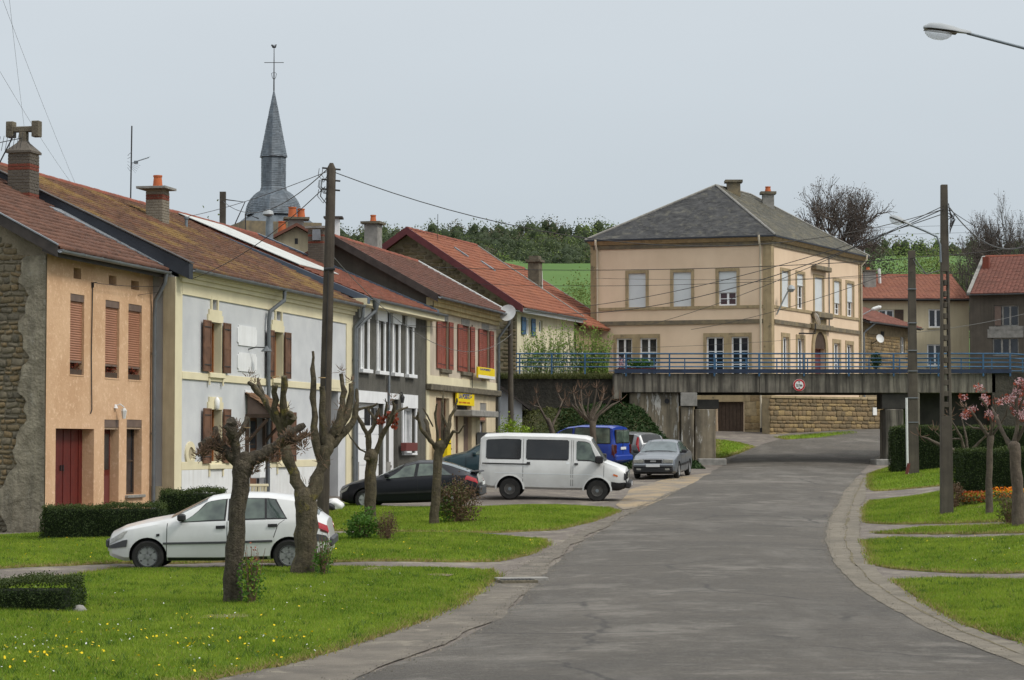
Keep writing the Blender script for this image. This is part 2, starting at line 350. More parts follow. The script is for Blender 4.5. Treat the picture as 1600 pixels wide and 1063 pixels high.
pm('slate', (.036, .037, .039, 1), (.07, .07, .07, 1), 2.5, rough=.8, spots=(.115, .11, .09, 1), spot_scale=2.2, spot_lo=.52, spot_hi=.70, rnd=.16)
pm('slate_moss', (.085, .083, .07, 1), (.13, .125, .10, 1), 1.2, rough=.8, spots=(.19, .165, .10, 1), spot_scale=1.6, spot_lo=.5, spot_hi=.7, rnd=.16)
pm('church_slate', (.10, .125, .15, 1), (.15, .175, .20, 1), 2, rough=.6, streak=(.045, .05, .056, 1), streak_amt=.6, sx=3, rnd=.16)
pm('bark', (.125, .105, .074, 1), (.06, .05, .037, 1), 9, rough=.95, bmp=1.0, bscale=22, bdist=.10, streak=(.035, .027, .02, 1), streak_amt=.8, sx=22, szc=3, spots=(.16, .13, .035, 1), spot_scale=3.5, spot_lo=.60, spot_hi=.74)
pm('bark_moss', (.115, .095, .06, 1), (.06, .05, .034, 1), 6, rough=.95, bmp=1.0, bscale=16, bdist=.05, streak=(.03, .025, .016, 1), streak_amt=.8, sx=22, szc=3, spots=(.19, .155, .035, 1), spot_scale=4, spot_lo=.57, spot_hi=.72)
pm('bark_grey', (.13, .105, .08, 1), (.075, .06, .046, 1), 6, rough=.95, bmp=.8, bscale=20, bdist=.03, streak=(.04, .032, .025, 1), streak_amt=.7, sx=20, szc=3)
pm('bark_dark', (.05, .043, .037, 1), (.035, .03, .026, 1), 3, rough=.95)
pm('bark_far', (.105, .09, .077, 1), (.075, .065, .056, 1), 3, rough=.95)
pm('grit', (.20, .178, .14, 1), (.09, .08, .066, 1), 9, rough=1, rnd=.45)
pm('twig', (.19, .12, .08, 1), (.12, .078, .053, 1), 6, rough=.9)
pm('cut_wood', (.40, .28, .15, 1), (.30, .20, .10, 1), 8, rough=.8)
pm('car_white', (.60, .61, .61, 1), (.52, .525, .52, 1), 1.2, rough=.28, spec=.5, coat=.4)
pm('van_white', (.58, .59, .585, 1), (.49, .495, .485, 1), 1.2, rough=.38, spec=.5, coat=.15)
pm('car_black', (.007, .008, .012, 1), None, rough=.3, spec=.28, coat=.08)
pm('car_blue', (.012, .045, .30, 1), None, rough=.28, spec=.5, coat=.4)
pm('car_grey', (.15, .165, .185, 1), None, rough=.3, spec=.5, metal=.4, coat=.3)
pm('car_teal', (.010, .035, .045, 1), None, rough=.3, spec=.5, coat=.3)
pm('car_silver', (.26, .27, .28, 1), None, rough=.3, spec=.5, metal=.4, coat=.3)
pm('plastic_black', (.014, .014, .016, 1), (.022, .022, .024, 1), 4, rough=.55)
pm('plastic_grey', (.05, .052, .056, 1), None, rough=.55)
pm('tyre', (.016, .016, .016, 1), (.026, .025, .024, 1), 8, rough=.85, bmp=.2)
pm('rim', (.42, .43, .44, 1), (.34, .35, .36, 1), 5, rough=.35, metal=.5)
pm('rim_alloy', (.27, .275, .28, 1), (.20, .205, .21, 1), 6, rough=.4, metal=.4)
pm('rim_steel', (.10, .097, .092, 1), (.06, .058, .055, 1), 8, rough=.55, metal=.3)
pm('lamp_red', (.36, .012, .018, 1), None, rough=.18, spec=.6, coat=.5)
pm('lamp_dark_red', (.07, .006, .008, 1), None, rough=.18, spec=.6, coat=.5)
pm('lamp_clear', (.33, .33, .30, 1), (.22, .22, .20, 1), 14, rough=.12, spec=.7, coat=.6)
pm('lamp_orange', (.55, .13, .02, 1), None, rough=.3)
pm('plate_white', (.62, .63, .64, 1), None, rough=.5)
def glass(name, col, rough=.06, spec=.6, var=None):
    m, t, b = newmat(name); v = coords(t)
    if var: t.links.new(mix(t, mrange(t, noise(t, v, 1.6, 3), .4, .62), col, var), b.inputs['Base Color'])
    else: b.inputs['Base Color'].default_value = col
    b.inputs['Roughness'].default_value = rough; b.inputs['Specular IOR Level'].default_value = spec
glass('pane_dark', (.012, .014, .018, 1), var=(.03, .033, .04, 1))
glass('pane_curtain', (.30, .31, .32, 1), var=(.48, .49, .50, 1))
glass('pane_red', (.05, .012, .015, 1))
glass('car_glass', (.035, .05, .046, 1), var=(.11, .145, .12, 1))
glass('car_glass_dark', (.008, .009, .010, 1), var=(.018, .018, .018, 1))
glass('screen_glass', (.11, .14, .15, 1), rough=.08, var=(.06, .08, .085, 1))
def lampglass():
    m, t, b = newmat('lamp_glass'); b.inputs['Base Color'].default_value = (.75, .8, .83, 1); b.inputs['Roughness'].default_value = .25; b.inputs['Alpha'].default_value = .45
lampglass()
def tile(name, c1, c2, lichen=None, lo=.55, hi=.68, lscale=.8, dirt=(.06, .04, .03, 1), damt=.5, moss2=None):
    m, t, b = newmat(name); v = coords(t); a = _n(t, 'ShaderNodeAttribute', attribute_name='rnd')
    col = mix(t, a.outputs['Fac'], c1, c2)
    col = mix(t, mrange(t, noise(t, v, 1.1, 6, .7), .42, .7, 0, damt), col, dirt)
    if lichen:
        n1 = noise(t, v, lscale, 3, .6); n2 = noise(t, v, 7.0, 5, .75)
        s = _n(t, 'ShaderNodeMath', operation='ADD'); t.links.new(n1, s.inputs[0]); t.links.new(mrange(t, n2, 0, 1, -.22, .22), s.inputs[1])
        col = mix(t, mrange(t, s.outputs[0], lo, hi), col, lichen)
    t.links.new(col, b.inputs['Base Color']); b.inputs['Roughness'].default_value = .85; b.inputs['Specular IOR Level'].default_value = .25
    bump(t, b, noise(t, v, 40, 4), .3, .01)
tile('tile_brown', (.15, .072, .048, 1), (.095, .05, .037, 1), None, damt=.45)
tile('tile_lichen', (.14, .065, .036, 1), (.08, .042, .028, 1), (.19, .118, .04, 1), lo=.50, hi=.66, lscale=.45, damt=.7, dirt=(.075, .048, .035, 1))
tile('tile_red_old', (.20, .068, .041, 1), (.135, .05, .034, 1), (.16, .09, .04, 1), lo=.6, hi=.75, damt=.55, dirt=(.10, .05, .035, 1))
tile('tile_post', (.14, .062, .045, 1), (.095, .047, .037, 1), (.15, .095, .055, 1), lo=.6, hi=.78, damt=.5)
tile('tile_red', (.28, .108, .06, 1), (.195, .08, .05, 1), None, damt=.4, dirt=(.20, .055, .035, 1))
tile('tile_red_far', (.27, .115, .075, 1), (.20, .088, .062, 1), None, damt=.5, dirt=(.17, .065, .05, 1))
tile('tile_plum', (.215, .092, .07, 1), (.155, .07, .056, 1), None, damt=.4)
tile('tile_porch', (.20, .115, .06, 1), (.15, .085, .05, 1), None, damt=.3)
pm('tile_ridge', (.24, .07, .04, 1), (.15, .055, .037, 1), 2.5, bmp=.3)
pm('skylight_white', (.50, .51, .48, 1), (.43, .44, .41, 1), 1.0, rough=.4, streak=(.34, .34, .30, 1), streak_amt=.5)
# leaves
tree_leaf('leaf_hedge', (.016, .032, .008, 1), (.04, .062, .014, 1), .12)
tree_leaf('leaf_hedge_lit', (.03, .05, .011, 1), (.062, .085, .02, 1), .15)  # paler copy of the hedge leaf, daylight on the tops put into the colour
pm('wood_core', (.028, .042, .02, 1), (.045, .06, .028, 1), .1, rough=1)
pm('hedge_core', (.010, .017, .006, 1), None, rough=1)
tree_leaf('leaf_bush', (.045, .115, .015, 1), (.10, .20, .035, 1), .3)
tree_leaf('leaf_lime', (.15, .25, .02, 1), (.27, .36, .04, 1), .3)
tree_leaf('leaf_ivy', (.014, .034, .010, 1), (.04, .075, .02, 1), .15)
tree_leaf('leaf_rust', (.085, .052, .034, 1), (.14, .088, .05, 1), .2)
tree_leaf('leaf_olive', (.06, .075, .022, 1), (.12, .125, .04, 1), .25)
tree_leaf('leaf_red', (.20, .035, .02, 1), (.33, .09, .05, 1), .3)
tree_leaf('blossom_pink', (.42, .20, .22, 1), (.66, .48, .49, 1), .3)
tree_leaf('blossom_white', (.55, .56, .44, 1), (.70, .70, .62, 1), .3)
tree_leaf('leaf_willow', (.15, .235, .045, 1), (.27, .36, .09, 1), .4)
tree_leaf('flower_orange', (.55, .10, .005, 1), (.75, .26, .01, 1), .2)
tree_leaf('flower_rust', (.22, .035, .008, 1), (.38, .09, .015, 1), .2)
tree_leaf('leaf_forest', (.065, .092, .036, 1), (.13, .16, .066, 1), .3)  # hill wood leaves lightened: distance haze put into their colour
tree_leaf('leaf_forest_dark', (.045, .064, .034, 1), (.082, .10, .052, 1), .25)
tree_leaf('leaf_forest_bare', (.095, .082, .056, 1), (.16, .14, .085, 1), .25); tree_leaf('leaf_bud', (.075, .058, .05, 1), (.12, .095, .08, 1), .2)
tree_leaf('leaf_forest_lime', (.11, .17, .04, 1), (.19, .24, .065, 1), .25)
tree_leaf('grass_blade', (.08, .155, .009, 1), (.30, .385, .042, 1), .38); tree_leaf('grass_weed', (.045, .10, .012, 1), (.10, .17, .025, 1), .3)
tree_leaf('grass_dry', (.22, .185, .06, 1), (.34, .28, .11, 1), .3)
tree_leaf('dandelion', (.72, .50, .01, 1), (.80, .60, .02, 1), .2)
tree_leaf('daisy', (.62, .63, .60, 1), (.75, .75, .72, 1), .2)

# ground materials
def m_lawn():
    m, t, b = newmat('lawn'); v = coords(t)
    col = mix(t, mrange(t, noise(t, v, .7, 5, .65), .35, .65), (.12, .215, .012, 1), (.22, .32, .03, 1))
    col = mix(t, mrange(t, noise(t, v, 5, 6, .75), .35, .7, 0, .75), col, (.065, .125, .012, 1))
    col = mix(t, mrange(t, noise(t, v, .45, 6, .7), .60, .72, 0, .65), col, (.23, .22, .06, 1))
    a = _n(t, 'ShaderNodeAttribute', attribute_name='dry')
    sm = _n(t, 'ShaderNodeMath', operation='ADD'); t.links.new(a.outputs['Fac'], sm.inputs[0]); t.links.new(mrange(t, noise(t, v, 2.5, 5, .7), .2, .8, -.45, .45), sm.inputs[1])
    col = mix(t, mrange(t, sm.outputs[0], .35, .8), col, (.27, .215, .09, 1))
    t.links.new(col, b.inputs['Base Color']); b.inputs['Roughness'].default_value = .95; b.inputs['Specular IOR Level'].default_value = .1
    bump(t, b, noise(t, v, 45, 5, .8), 1.0, .05)
m_lawn()
def m_road():
    m, t, b = newmat('asphalt'); v = coords(t)
    col = mix(t, mrange(t, noise(t, v, .22, 5, .6), .35, .65), (.070, .061, .050, 1), (.128, .112, .092, 1))
    v2 = coords(t, scale=(.35, 1.0, 1)); col = mix(t, mrange(t, noise(t, v2, .9, 6, .7), .45, .68, 0, .8), col, (.066, .059, .050, 1))
    v3 = coords(t, scale=(.6, .8, 1)); col = mix(t, mrange(t, noise(t, v3, .55, 7, .72), .53, .60, 0, .85), col, (.20, .182, .156, 1))
    col = mix(t, mrange(t, noise(t, coords(t, scale=(.9, .28, 1)), .8, 5, .65), .52, .64, 0, .55), col, (.185, .17, .148, 1)); col = mix(t, mrange(t, noise(t, coords(t, scale=(.22, 1.3, 1)), .7, 5, .7), .56, .66, 0, .6), col, (.06, .054, .047, 1))
    col = mix(t, mrange(t, noise(t, coords(t, scale=(.7, 1, 1)), 3.2, 8, .85), .46, .64, 0, .6), col, (.055, .05, .043, 1)); col = mix(t, mrange(t, noise(t, coords(t, scale=(.8, 1, 1)), 5.0, 8, .85), .54, .68, 0, .55), col, (.23, .21, .18, 1))
    vo = _n(t, 'ShaderNodeTexVoronoi', feature='DISTANCE_TO_EDGE'); vo.inputs['Scale'].default_value = .33
    nn = _n(t, 'ShaderNodeTexNoise'); nn.inputs['Scale'].default_value = 1.5; nn.inputs['Detail'].default_value = 4; t.links.new(v, nn.inputs['Vector'])
    ad = _n(t, 'ShaderNodeMix', data_type='RGBA'); ad.inputs[0].default_value = .35; t.links.new(v, ad.inputs[6]); t.links.new(nn.outputs['Color'], ad.inputs[7]); t.links.new(ad.outputs[2], vo.inputs['Vector'])
    crack = mrange(t, vo.outputs['Distance'], .004, .014, 1, 0); where = mrange(t, noise(t, v, .3, 3), .46, .56)
    cm = _n(t, 'ShaderNodeMath', operation='MULTIPLY'); t.links.new(crack, cm.inputs[0]); t.links.new(where, cm.inputs[1])
    cm2 = _n(t, 'ShaderNodeMath', operation='MULTIPLY'); t.links.new(cm.outputs[0], cm2.inputs[0]); cm2.inputs[1].default_value = .8
    col = mix(t, cm2.outputs[0], col, (.03, .028, .026, 1))
    col = mix(t, mrange(t, noise(t, v, 30, 4, .95), .4, .62, 0, .6), col, (.05, .047, .043, 1)); col = mix(t, mrange(t, noise(t, v, 24, 4, .95), .52, .7, 0, .5), col, (.24, .225, .20, 1))
    t.links.new(col, b.inputs['Base Color']); b.inputs['Roughness'].default_value = .8; b.inputs['Specular IOR Level'].default_value = .3
    bump(t, b, noise(t, v, 34, 6, .9), .9, .02)
m_road()
pm('gravel_grey', (.175, .152, .132, 1), (.12, .104, .092, 1), .8, rough=.95, bmp=.8, bscale=45, bdist=.03, spots=(.275, .245, .195, 1), spot_scale=1.4, spot_lo=.5, spot_hi=.68)
pm('gravel_tan', (.34, .265, .17, 1), (.26, .205, .14, 1), .9, rough=.95, bmp=.9, bscale=40, bdist=.04, spots=(.20, .18, .155, 1), spot_scale=.9, spot_lo=.45, spot_hi=.62)
pm('gutter_conc', (.185, .163, .127, 1), (.125, .11, .087, 1), 1.1, rough=.9, bmp=.5, bscale=40, bdist=.02, spots=(.095, .085, .066, 1), spot_scale=2.6, spot_lo=.50, spot_hi=.68)
pm('verge_pale', (.165, .146, .12, 1), (.108, .096, .081, 1), 1.6, rough=.95, bmp=.7, bscale=45, bdist=.03, spots=(.235, .21, .165, 1), spot_scale=1.7, spot_lo=.54, spot_hi=.68)
pm('dirt_line', (.085, .072, .045, 1), (.16, .135, .08, 1), 5, rough=1)
pm('dirt_bare', (.20, .165, .10, 1), (.14, .115, .075, 1), 4, rough=1, bmp=.6)
pm('field_green', (.06, .125, .022, 1), (.08, .15, .03, 1), .05, rough=1)
pm('bank_earth', (.035, .05, .018, 1), (.075, .07, .035, 1), .9, rough=1, bmp=1.0, bscale=8, bdist=.1)
pm('hill_floor', (.045, .055, .025, 1), (.075, .08, .035, 1), .05, rough=1)
# ------------------------------------------------------------------ ground
def grid_sheet(name, mat, xs, ys, off=0.0):
    X, Y = np.meshgrid(np.array(xs), np.array(ys)); Z = zg(X, Y) + off
    V = np.stack([X.ravel(), Y.ravel(), Z.ravel()], 1); nx, ny = len(xs), len(ys)
    i, j = np.meshgrid(np.arange(nx - 1), np.arange(ny - 1)); a = (j * nx + i).ravel()
    return link(name, me_np(name, V, np.stack([a, a + 1, a + nx + 1, a + nx], 1), smooth=True), mat)
xs = list(np.concatenate([np.linspace(-900, -60, 15), np.linspace(-50, -16, 18), np.arange(-15, 32, .5), np.linspace(33, 70, 20), np.linspace(80, 900, 15)]))
ys = list(np.concatenate([np.linspace(-80, 5, 12), np.arange(6, 130, .5), np.linspace(131, 200, 40)]))
tag(grid_sheet('ground', 'gravel_grey', xs, ys), kind='structure')
xs = list(np.linspace(-900, 900, 90)); ys = list(np.concatenate([np.linspace(190, 460, 60), np.linspace(480, 1500, 30)]))
tag(grid_sheet('hillside', 'field_green', xs, ys, .3), kind='structure')

def smooth_line(pts, step=.35, jit=0.):
    """densify a world polyline"""
    out = []
    for (x0, y0), (x1, y1) in zip(pts[:-1], pts[1:]):
        n = max(1, int(math.hypot(x1 - x0, y1 - y0) / step))
        for k in range(n):
            t = k / n; out.append((x0 + (x1 - x0) * t + random.uniform(-jit, jit), y0 + (y1 - y0) * t + random.uniform(-jit, jit)))
    return out
def drape(name, mat, poly, off, step=.5, jit=0., crown=0., dry=False, curb=.0, dens=.35):
    """a sheet laid on the terrain inside a world outline; curb: its skirt goes down that far"""
    b = smooth_line(poly + [poly[0]], dens, jit); nb = len(b)
    bx = np.array(b); x0, y0 = bx.min(0); x1, y1 = bx.max(0)
    gx, gy = np.meshgrid(np.arange(x0, x1, step), np.arange(y0, y1, step)); P = np.stack([gx.ravel(), gy.ravel()], 1) + RNG.uniform(-.1, .1, (gx.size, 2)) * step
    inside = np.zeros(len(P), bool)
    for k in range(nb):
        xa, ya = b[k]; xb, yb = b[(k + 1) % nb]
        c = ((ya > P[:, 1]) != (yb > P[:, 1])); xi = xa + (P[:, 1] - ya) * (xb - xa) / ((yb - ya) if yb != ya else 1e-9); inside ^= c & (P[:, 0] < xi)
    P = P[inside]; d = np.full(len(P), 9e9)
    for s in range(0, len(P), 4000):
        d[s:s + 4000] = np.sqrt(((P[s:s + 4000, None, :] - bx[None]) ** 2).sum(2)).min(1)
    keep = d > step * .4; P = P[keep]; d = d[keep]
    allp = [Vector(p) for p in b] + [Vector(p) for p in P]
    v, e, f, ov, oe, of = geometry.delaunay_2d_cdt(allp, [(k, (k + 1) % nb) for k in range(nb)], [], 1, 1e-4)
    V = np.array([(p.x, p.y, 0.) for p in v]); dd = np.sqrt(((V[:, None, :2] - bx[None]) ** 2).sum(2)).min(1) if len(V) * nb < 3e7 else np.zeros(len(V))
    V[:, 2] = zg(V[:, 0], V[:, 1]) + off + crown * sst(dd / 1.0)
    faces = [tuple(q) for q in f]
    if curb:
        bi = [i for i in range(len(v)) if dd[i] < 1e-3]
        ec = {}
        for q in faces:
            for k in range(3):
                a, c = q[k], q[(k + 1) % 3]; key = (min(a, c), max(a, c)); ec.setdefault(key, []).append((a, c))
        extra = {}; VV = [tuple(p) for p in V]
        for key, l in ec.items():
            if len(l) == 1:
                a, c = l[0]
                for i in (a, c):
                    if i not in extra: extra[i] = len(VV); VV.append((V[i, 0], V[i, 1], V[i, 2] - curb))
                faces.append((c, a, extra[a], extra[c]))
        V = np.array(VV)
    me = bpy.data.meshes.new(name); me.from_pydata([tuple(p) for p in V], [], faces); me.update()
    for p in me.polygons: p.use_smooth = True
    if dry:
        at = me.attributes.new('dry', 'FLOAT', 'POINT'); val = np.zeros(len(V), np.float32); val[:len(dd)] = np.exp(-dd / .35); at.data.foreach_set('value', val)
    return link(name, me, mat)
def gp(*pts): return [G(x, y) for x, y in pts]

# road: the carriageway through the bridge
EY = np.concatenate([np.arange(-60, 20, 4.), np.arange(20, 126, 1.)])
def sm(arr):
    f = np.interp(np.arange(-80, 141, .5), _EY, arr); f = np.convolve(np.pad(f, 8, mode='edge'), np.ones(17) / 17, 'valid'); return np.interp(EY, np.arange(-80, 141, .5), f)
RL, RRt = sm(_EL), sm(_ER)
V = []; F = []; NC = 14
for i, y in enumerate(EY):
    for k in range(NC + 1):
        t = k / NC; x = RL[i] + (RRt[i] - RL[i]) * t + (random.uniform(-.06, .06) if k in (0, NC) else 0)
        V.append((x, y, gz(x, y) + .012 + .06 * (1 - (2 * t - 1) ** 2)))
for i in range(len(EY) - 1):
    for k in range(NC): a = i * (NC + 1) + k; F.append((a, a + 1, a + NC + 2, a + NC + 1))
tag(link('road', me_np('road', V, F, smooth=True), 'asphalt'), kind='structure')

def strip(name, mat, left, right, off, n=60, curve=0., rows=8, wob=.0):
    """a band between two world polylines sampled evenly"""
    def samp(p):
        p = np.array(p); s = np.concatenate([[0], np.cumsum(np.hypot(*np.diff(p, axis=0).T))]); t = np.linspace(0, s[-1], n)
        return np.stack([np.interp(t, s, p[:, 0]), np.interp(t, s, p[:, 1])], 1)
    A, Bq = samp(left), samp(right); V = []; F = []
    if wob: A = A + np.convolve(RNG.normal(0, wob * 2, n + 4), np.ones(5) / 5, 'valid')[:, None]; Bq = Bq + np.convolve(RNG.normal(0, wob * 3, n + 4), np.ones(5) / 5, 'valid')[:, None]
    for i in range(n):
        for k in range(rows + 1):
            q = A[i] + (Bq[i] - A[i]) * k / rows; V.append((q[0], q[1], gz(q[0], q[1]) + off - curve * (1 - (2 * k / rows - 1) ** 2)))
    for i in range(n - 1):
        for k in range(rows): a = i * (rows + 1) + k; F.append((a, a + 1, a + rows + 2, a + rows + 1))
    return tag(link(name, me_np(name, V, F, smooth=True), mat), kind='structure')
# right hand concrete channel, its joint, and the left hand pale verge
ra = gp((1700, 1075), (1600, 1043), (1500, 1004), (1400, 955), (1335, 915), (1302, 880), (1290, 850), (1296, 810), (1318, 772), (1338, 748))
rb = gp((1700, 1046), (1600, 1012), (1500, 975), (1425, 932), (1378, 900), (1352, 870), (1345, 840), (1348, 805), (1352, 775), (1358, 748))
strip('gutter', 'gutter_conc', ra, rb, .022, 140, .012, wob=.03)
rm = [((a[0] + b[0]) / 2, (a[1] + b[1]) / 2) for a, b in zip(ra, rb)]
strip('gutter_joint', 'dirt_line', [(x + .02, y) for x, y in rm], [(x + .07, y) for x, y in rm], .0145, 140, wob=.03)
la = gp((250, 1085), (420, 1050), (540, 1016), (640, 983), (715, 950), (765, 918), (800, 893), (850, 865), (910, 830), (975, 800), (1040, 773))
lb = gp((470, 1085), (600, 1046), (700, 1008), (770, 968), (815, 935), (838, 910), (868, 875), (915, 842), (962, 815), (1010, 790), (1062, 765))
strip('verge', 'verge_pale', la, lb, .017, 140, .0, wob=.045)
lw = gp((330, 1085), (480, 1054), (590, 1020), (680, 985), (745, 955), (785, 925))
def grit(line, n, spread, size):
    p = np.array(line); s_ = np.concatenate([[0], np.cumsum(np.hypot(*np.diff(p, axis=0).T))]); t = RNG.uniform(0, s_[-1], n); P = np.stack([np.interp(t, s_, p[:, 0]) + RNG.normal(0, spread, n), np.interp(t, s_, p[:, 1]) + RNG.normal(0, spread, n)], 1)
    z = zg(P[:, 0], P[:, 1]) + .03; C_ = np.stack([P[:, 0], P[:, 1], z], 1); tet = np.array([(1, 0, -.6), (-.6, .9, -.6), (-.6, -.9, -.6), (0, 0, .6)]); V = C_[:, None] + (tet[None] + RNG.normal(0, .25, (n, 4, 3))) * (RNG.uniform(.4, 1.3, n) * size)[:, None, None]
    F = (np.array([(0, 1, 3), (1, 2, 3), (2, 0, 3)])[None] + (np.arange(n) * 4)[:, None, None]).reshape(-1, 3); return tag(link('gravel', me_np('gravel', V.reshape(-1, 3), F, np.repeat(RNG.random(n), 3)), 'grit'), kind='stuff')
grit(lb, 3600, .13, .009); grit(la, 1600, .10, .009); grit(ra, 2600, .07, .008); grit(rm, 1200, .05, .008)
yard = drape('gravel_yard', 'gravel_tan', gp((985, 765), (1030, 752), (1085, 742), (1112, 740), (1105, 748), (1060, 766), (1010, 792), (975, 797), (962, 790)), .014, .5, .02, dens=.6)
tag(yard, kind='structure')
LAWN = {}
def lawn(key, *px, crown=.07):
    o = drape('lawn', 'lawn', gp(*px), .03, .35, .03, crown, dry=True, curb=.06, dens=.25); tag(o, kind='structure'); LAWN[key] = o; return o
lawn('L1', (-160, 1100), (200, 1085), (330, 1064), (460, 1036), (560, 1006), (650, 976), (718, 946), (762, 916), (778, 902), (768, 893), (600, 890), (400, 888), (190, 891), (90, 906), (0, 913), (-160, 922))
lawn('L2', (-160, 890), (0, 889), (100, 885), (180, 881), (350, 879), (500, 880), (780, 878), (828, 868), (857, 853), (848, 845), (760, 839), (620, 837), (520, 838), (300, 835), (60, 837), (-160, 842))
lawn('L3', (512, 830), (640, 832), (780, 833), (870, 829), (925, 816), (966, 801), (950, 795), (860, 792), (760, 795), (640, 796), (512, 786))
lawn('R1', (1398, 909), (1470, 906), (1720, 906), (1720, 1050), (1600, 1006), (1510, 979), (1450, 946))
lawn('R2', (1351, 847), (1400, 842), (1720, 838), (1720, 893), (1400, 890), (1364, 884))
lawn('R3', (1366, 834), (1440, 826), (1720, 822), (1720, 833), (1440, 835), crown=.04)
lawn('R4', (1352, 795), (1362, 784), (1500, 764), (1720, 742), (1720, 812), (1570, 816), (1450, 819), (1352, 818))
lawn('R5', (1359, 742), (1400, 728), (1470, 714), (1600, 706), (1720, 705), (1720, 742), (1500, 757), (1365, 768), (1357, 762))
lawn('B1', (1118, 688), (1150, 692), (1178, 699), (1160, 707), (1135, 715), (1112, 720), crown=.15)
lawn('B2', (1212, 684), (1260, 681), (1332, 676), (1340, 679), (1290, 686), (1230, 688))
# worn spots in the turf
for x, y, w in ((350, 975, 34), (585, 898, 26), (690, 908, 22), (1440, 806, 20), (1530, 798, 40)):
    a, b_ = G(x, y); r = w / 200
    pts = [(a + r * 2.0 * math.cos(t) * random.uniform(.7, 1.2), b_ + r * 2.2 * math.sin(t) * random.uniform(.7, 1.2)) for t in np.linspace(0, 2 * math.pi, 12, endpoint=False)]
    o = drape('bare_patch', 'dirt_bare', pts, .108, .2, .02, dens=.12); tag(o, kind='structure')

def scatter_on(me, n, rng):
    me.calc_loop_triangles(); nt = len(me.loop_triangles); tri = np.zeros(nt * 3, np.int32); me.loop_triangles.foreach_get('vertices', tri); tri = tri.reshape(-1, 3)
    co = np.zeros(len(me.vertices) * 3, np.float32); me.vertices.foreach_get('co', co); co = co.reshape(-1, 3)
    A, Bv, Cv = co[tri[:, 0]], co[tri[:, 1]], co[tri[:, 2]]; ar = np.linalg.norm(np.cross(Bv - A, Cv - A)[:, 2:3], axis=1)
    idx = rng.choice(nt, n, p=ar / ar.sum()); u = rng.random((n, 1)); v = rng.random((n, 1)); sw = (u + v) > 1; u = np.where(sw, 1 - u, u); v = np.where(sw, 1 - v, v)
    return A[idx] + (Bv - A)[idx] * u + (Cv - A)[idx] * v, ar.sum()
def blades(name, pts, h, w, mat, rng, lean=.5):
    n = len(pts); a = rng.uniform(0, 2 * math.pi, n); H = rng.uniform(.6, 1.3, n) * h; wv = np.stack([np.cos(a), np.sin(a), np.zeros(n)], 1) * (w / 2)
    tip = pts + np.stack([rng.normal(0, lean, n) * H, rng.normal(0, lean, n) * H, H], 1); base = pts - np.array([0, 0, .01])
    V = np.stack([base - wv, base + wv, tip], 1).reshape(-1, 3); F = np.arange(3 * n).reshape(-1, 3)
    x, y = pts[:, 0], pts[:, 1]; lf = np.sin(x * 1.7 + 1.3 * np.sin(y * .9)) * np.sin(y * 1.1 + 1.7 * np.sin(x * .7)) * .5 + np.sin(x * 4.1 + y * 2.3) * np.sin(y * 3.7 - x) * .3
    return tag(link(name, me_np(name, V, F, np.clip(.45 + .38 * lf + rng.normal(0, .22, n), 0, 1)), mat), kind='stuff')
for key, dn, h, w in (('L1', 1100, .038, .012), ('L2', 560, .042, .015), ('L3', 330, .05, .02), ('R1', 1000, .038, .012), ('R2', 650, .04, .014), ('R3', 300, .05, .02), ('R4', 280, .06, .02), ('R5', 140, .06, .026), ('B1', 60, .08, .03), ('B2', 60, .1, .03)):
    me = LAWN[key].data; _, area = scatter_on(me, 4, RNG); P, _ = scatter_on(me, int(min(area * dn, 190000)), RNG)
    vis = np.abs(P[:, 0] / P[:, 1]) < .30; P = P[vis]
    blades('grass', P, h, w, 'grass_blade', RNG)
    dryp = P[RNG.random(len(P)) < .05]; blades('grass', dryp + RNG.normal(0, .05, dryp.shape) * [1, 1, 0], h, w, 'grass_dry', RNG)
for key, n in (('L1', 420), ('L2', 260), ('R1', 120), ('R2', 150), ('R4', 120), ('L3', 120)):
    P, _ = scatter_on(LAWN[key].data, n, RNG); q = np.repeat(P, 14, 0) + RNG.normal(0, .05, (n * 14, 3)) * [1, 1, 0]; blades('grass', q, .07, .016, 'grass_weed', RNG, .7)
# ragged dry fringe along the lawn edges
for key in LAWN:
    me = LAWN[key].data; val = np.zeros(len(me.vertices), np.float32); me.attributes['dry'].data.foreach_get('value', val)
    co = np.zeros(len(me.vertices) * 3, np.float32); me.vertices.foreach_get('co', co); co = co.reshape(-1, 3)[val > .97]
    co = co[np.abs(co[:, 0] / co[:, 1]) < .30]
    if len(co): 
        q = np.repeat(co, 16, 0) + RNG.normal(0, .06, (len(co) * 16, 3)) * [1, 1, 0]; q[:, 2] = zg(q[:, 0], q[:, 1]) + .03; blades('grass', q, .055, .018, 'grass_dry', RNG, .8)
        q = np.repeat(co, 10, 0) + RNG.normal(0, .06, (len(co) * 10, 3)) * [1, 1, 0]; q[:, 2] = zg(q[:, 0], q[:, 1]) + .03; blades('grass', q, .06, .016, 'grass_blade', RNG, .8)
def flowers(name, pts, r, mat, h=.05):
    n = len(pts); V = []; ang = np.linspace(0, 2 * math.pi, 6, endpoint=False)
    rr = RNG.uniform(.7, 1.2, n) * r; tilt = RNG.normal(0, .45, (n, 2)); hh = RNG.uniform(.5, 1.4, n) * h
    P = np.array(pts)
    ring = np.stack([np.cos(ang), np.sin(ang)], 1)
    V = P[:, None, :] + np.concatenate([ring[None] * rr[:, None, None], (ring[None] * tilt[:, None, :]).sum(2, keepdims=True) * rr[:, None, None] + hh[:, None, None]], 2)
    V[:, :, 1] -= 0; F = np.arange(6 * n).reshape(-1, 6)
    return link(name, me_np(name, V.reshape(-1, 3), F, RNG.random(n)), mat)
P, _ = scatter_on(LAWN['L1'].data, 9000, RNG)
u = 800 + 3700 * P[:, 0] / P[:, 1]; nearness = np.exp(-((P[:, 1] - 28.5) / 3.4) ** 2) * np.exp(-((u - 300) / 420) ** 2)
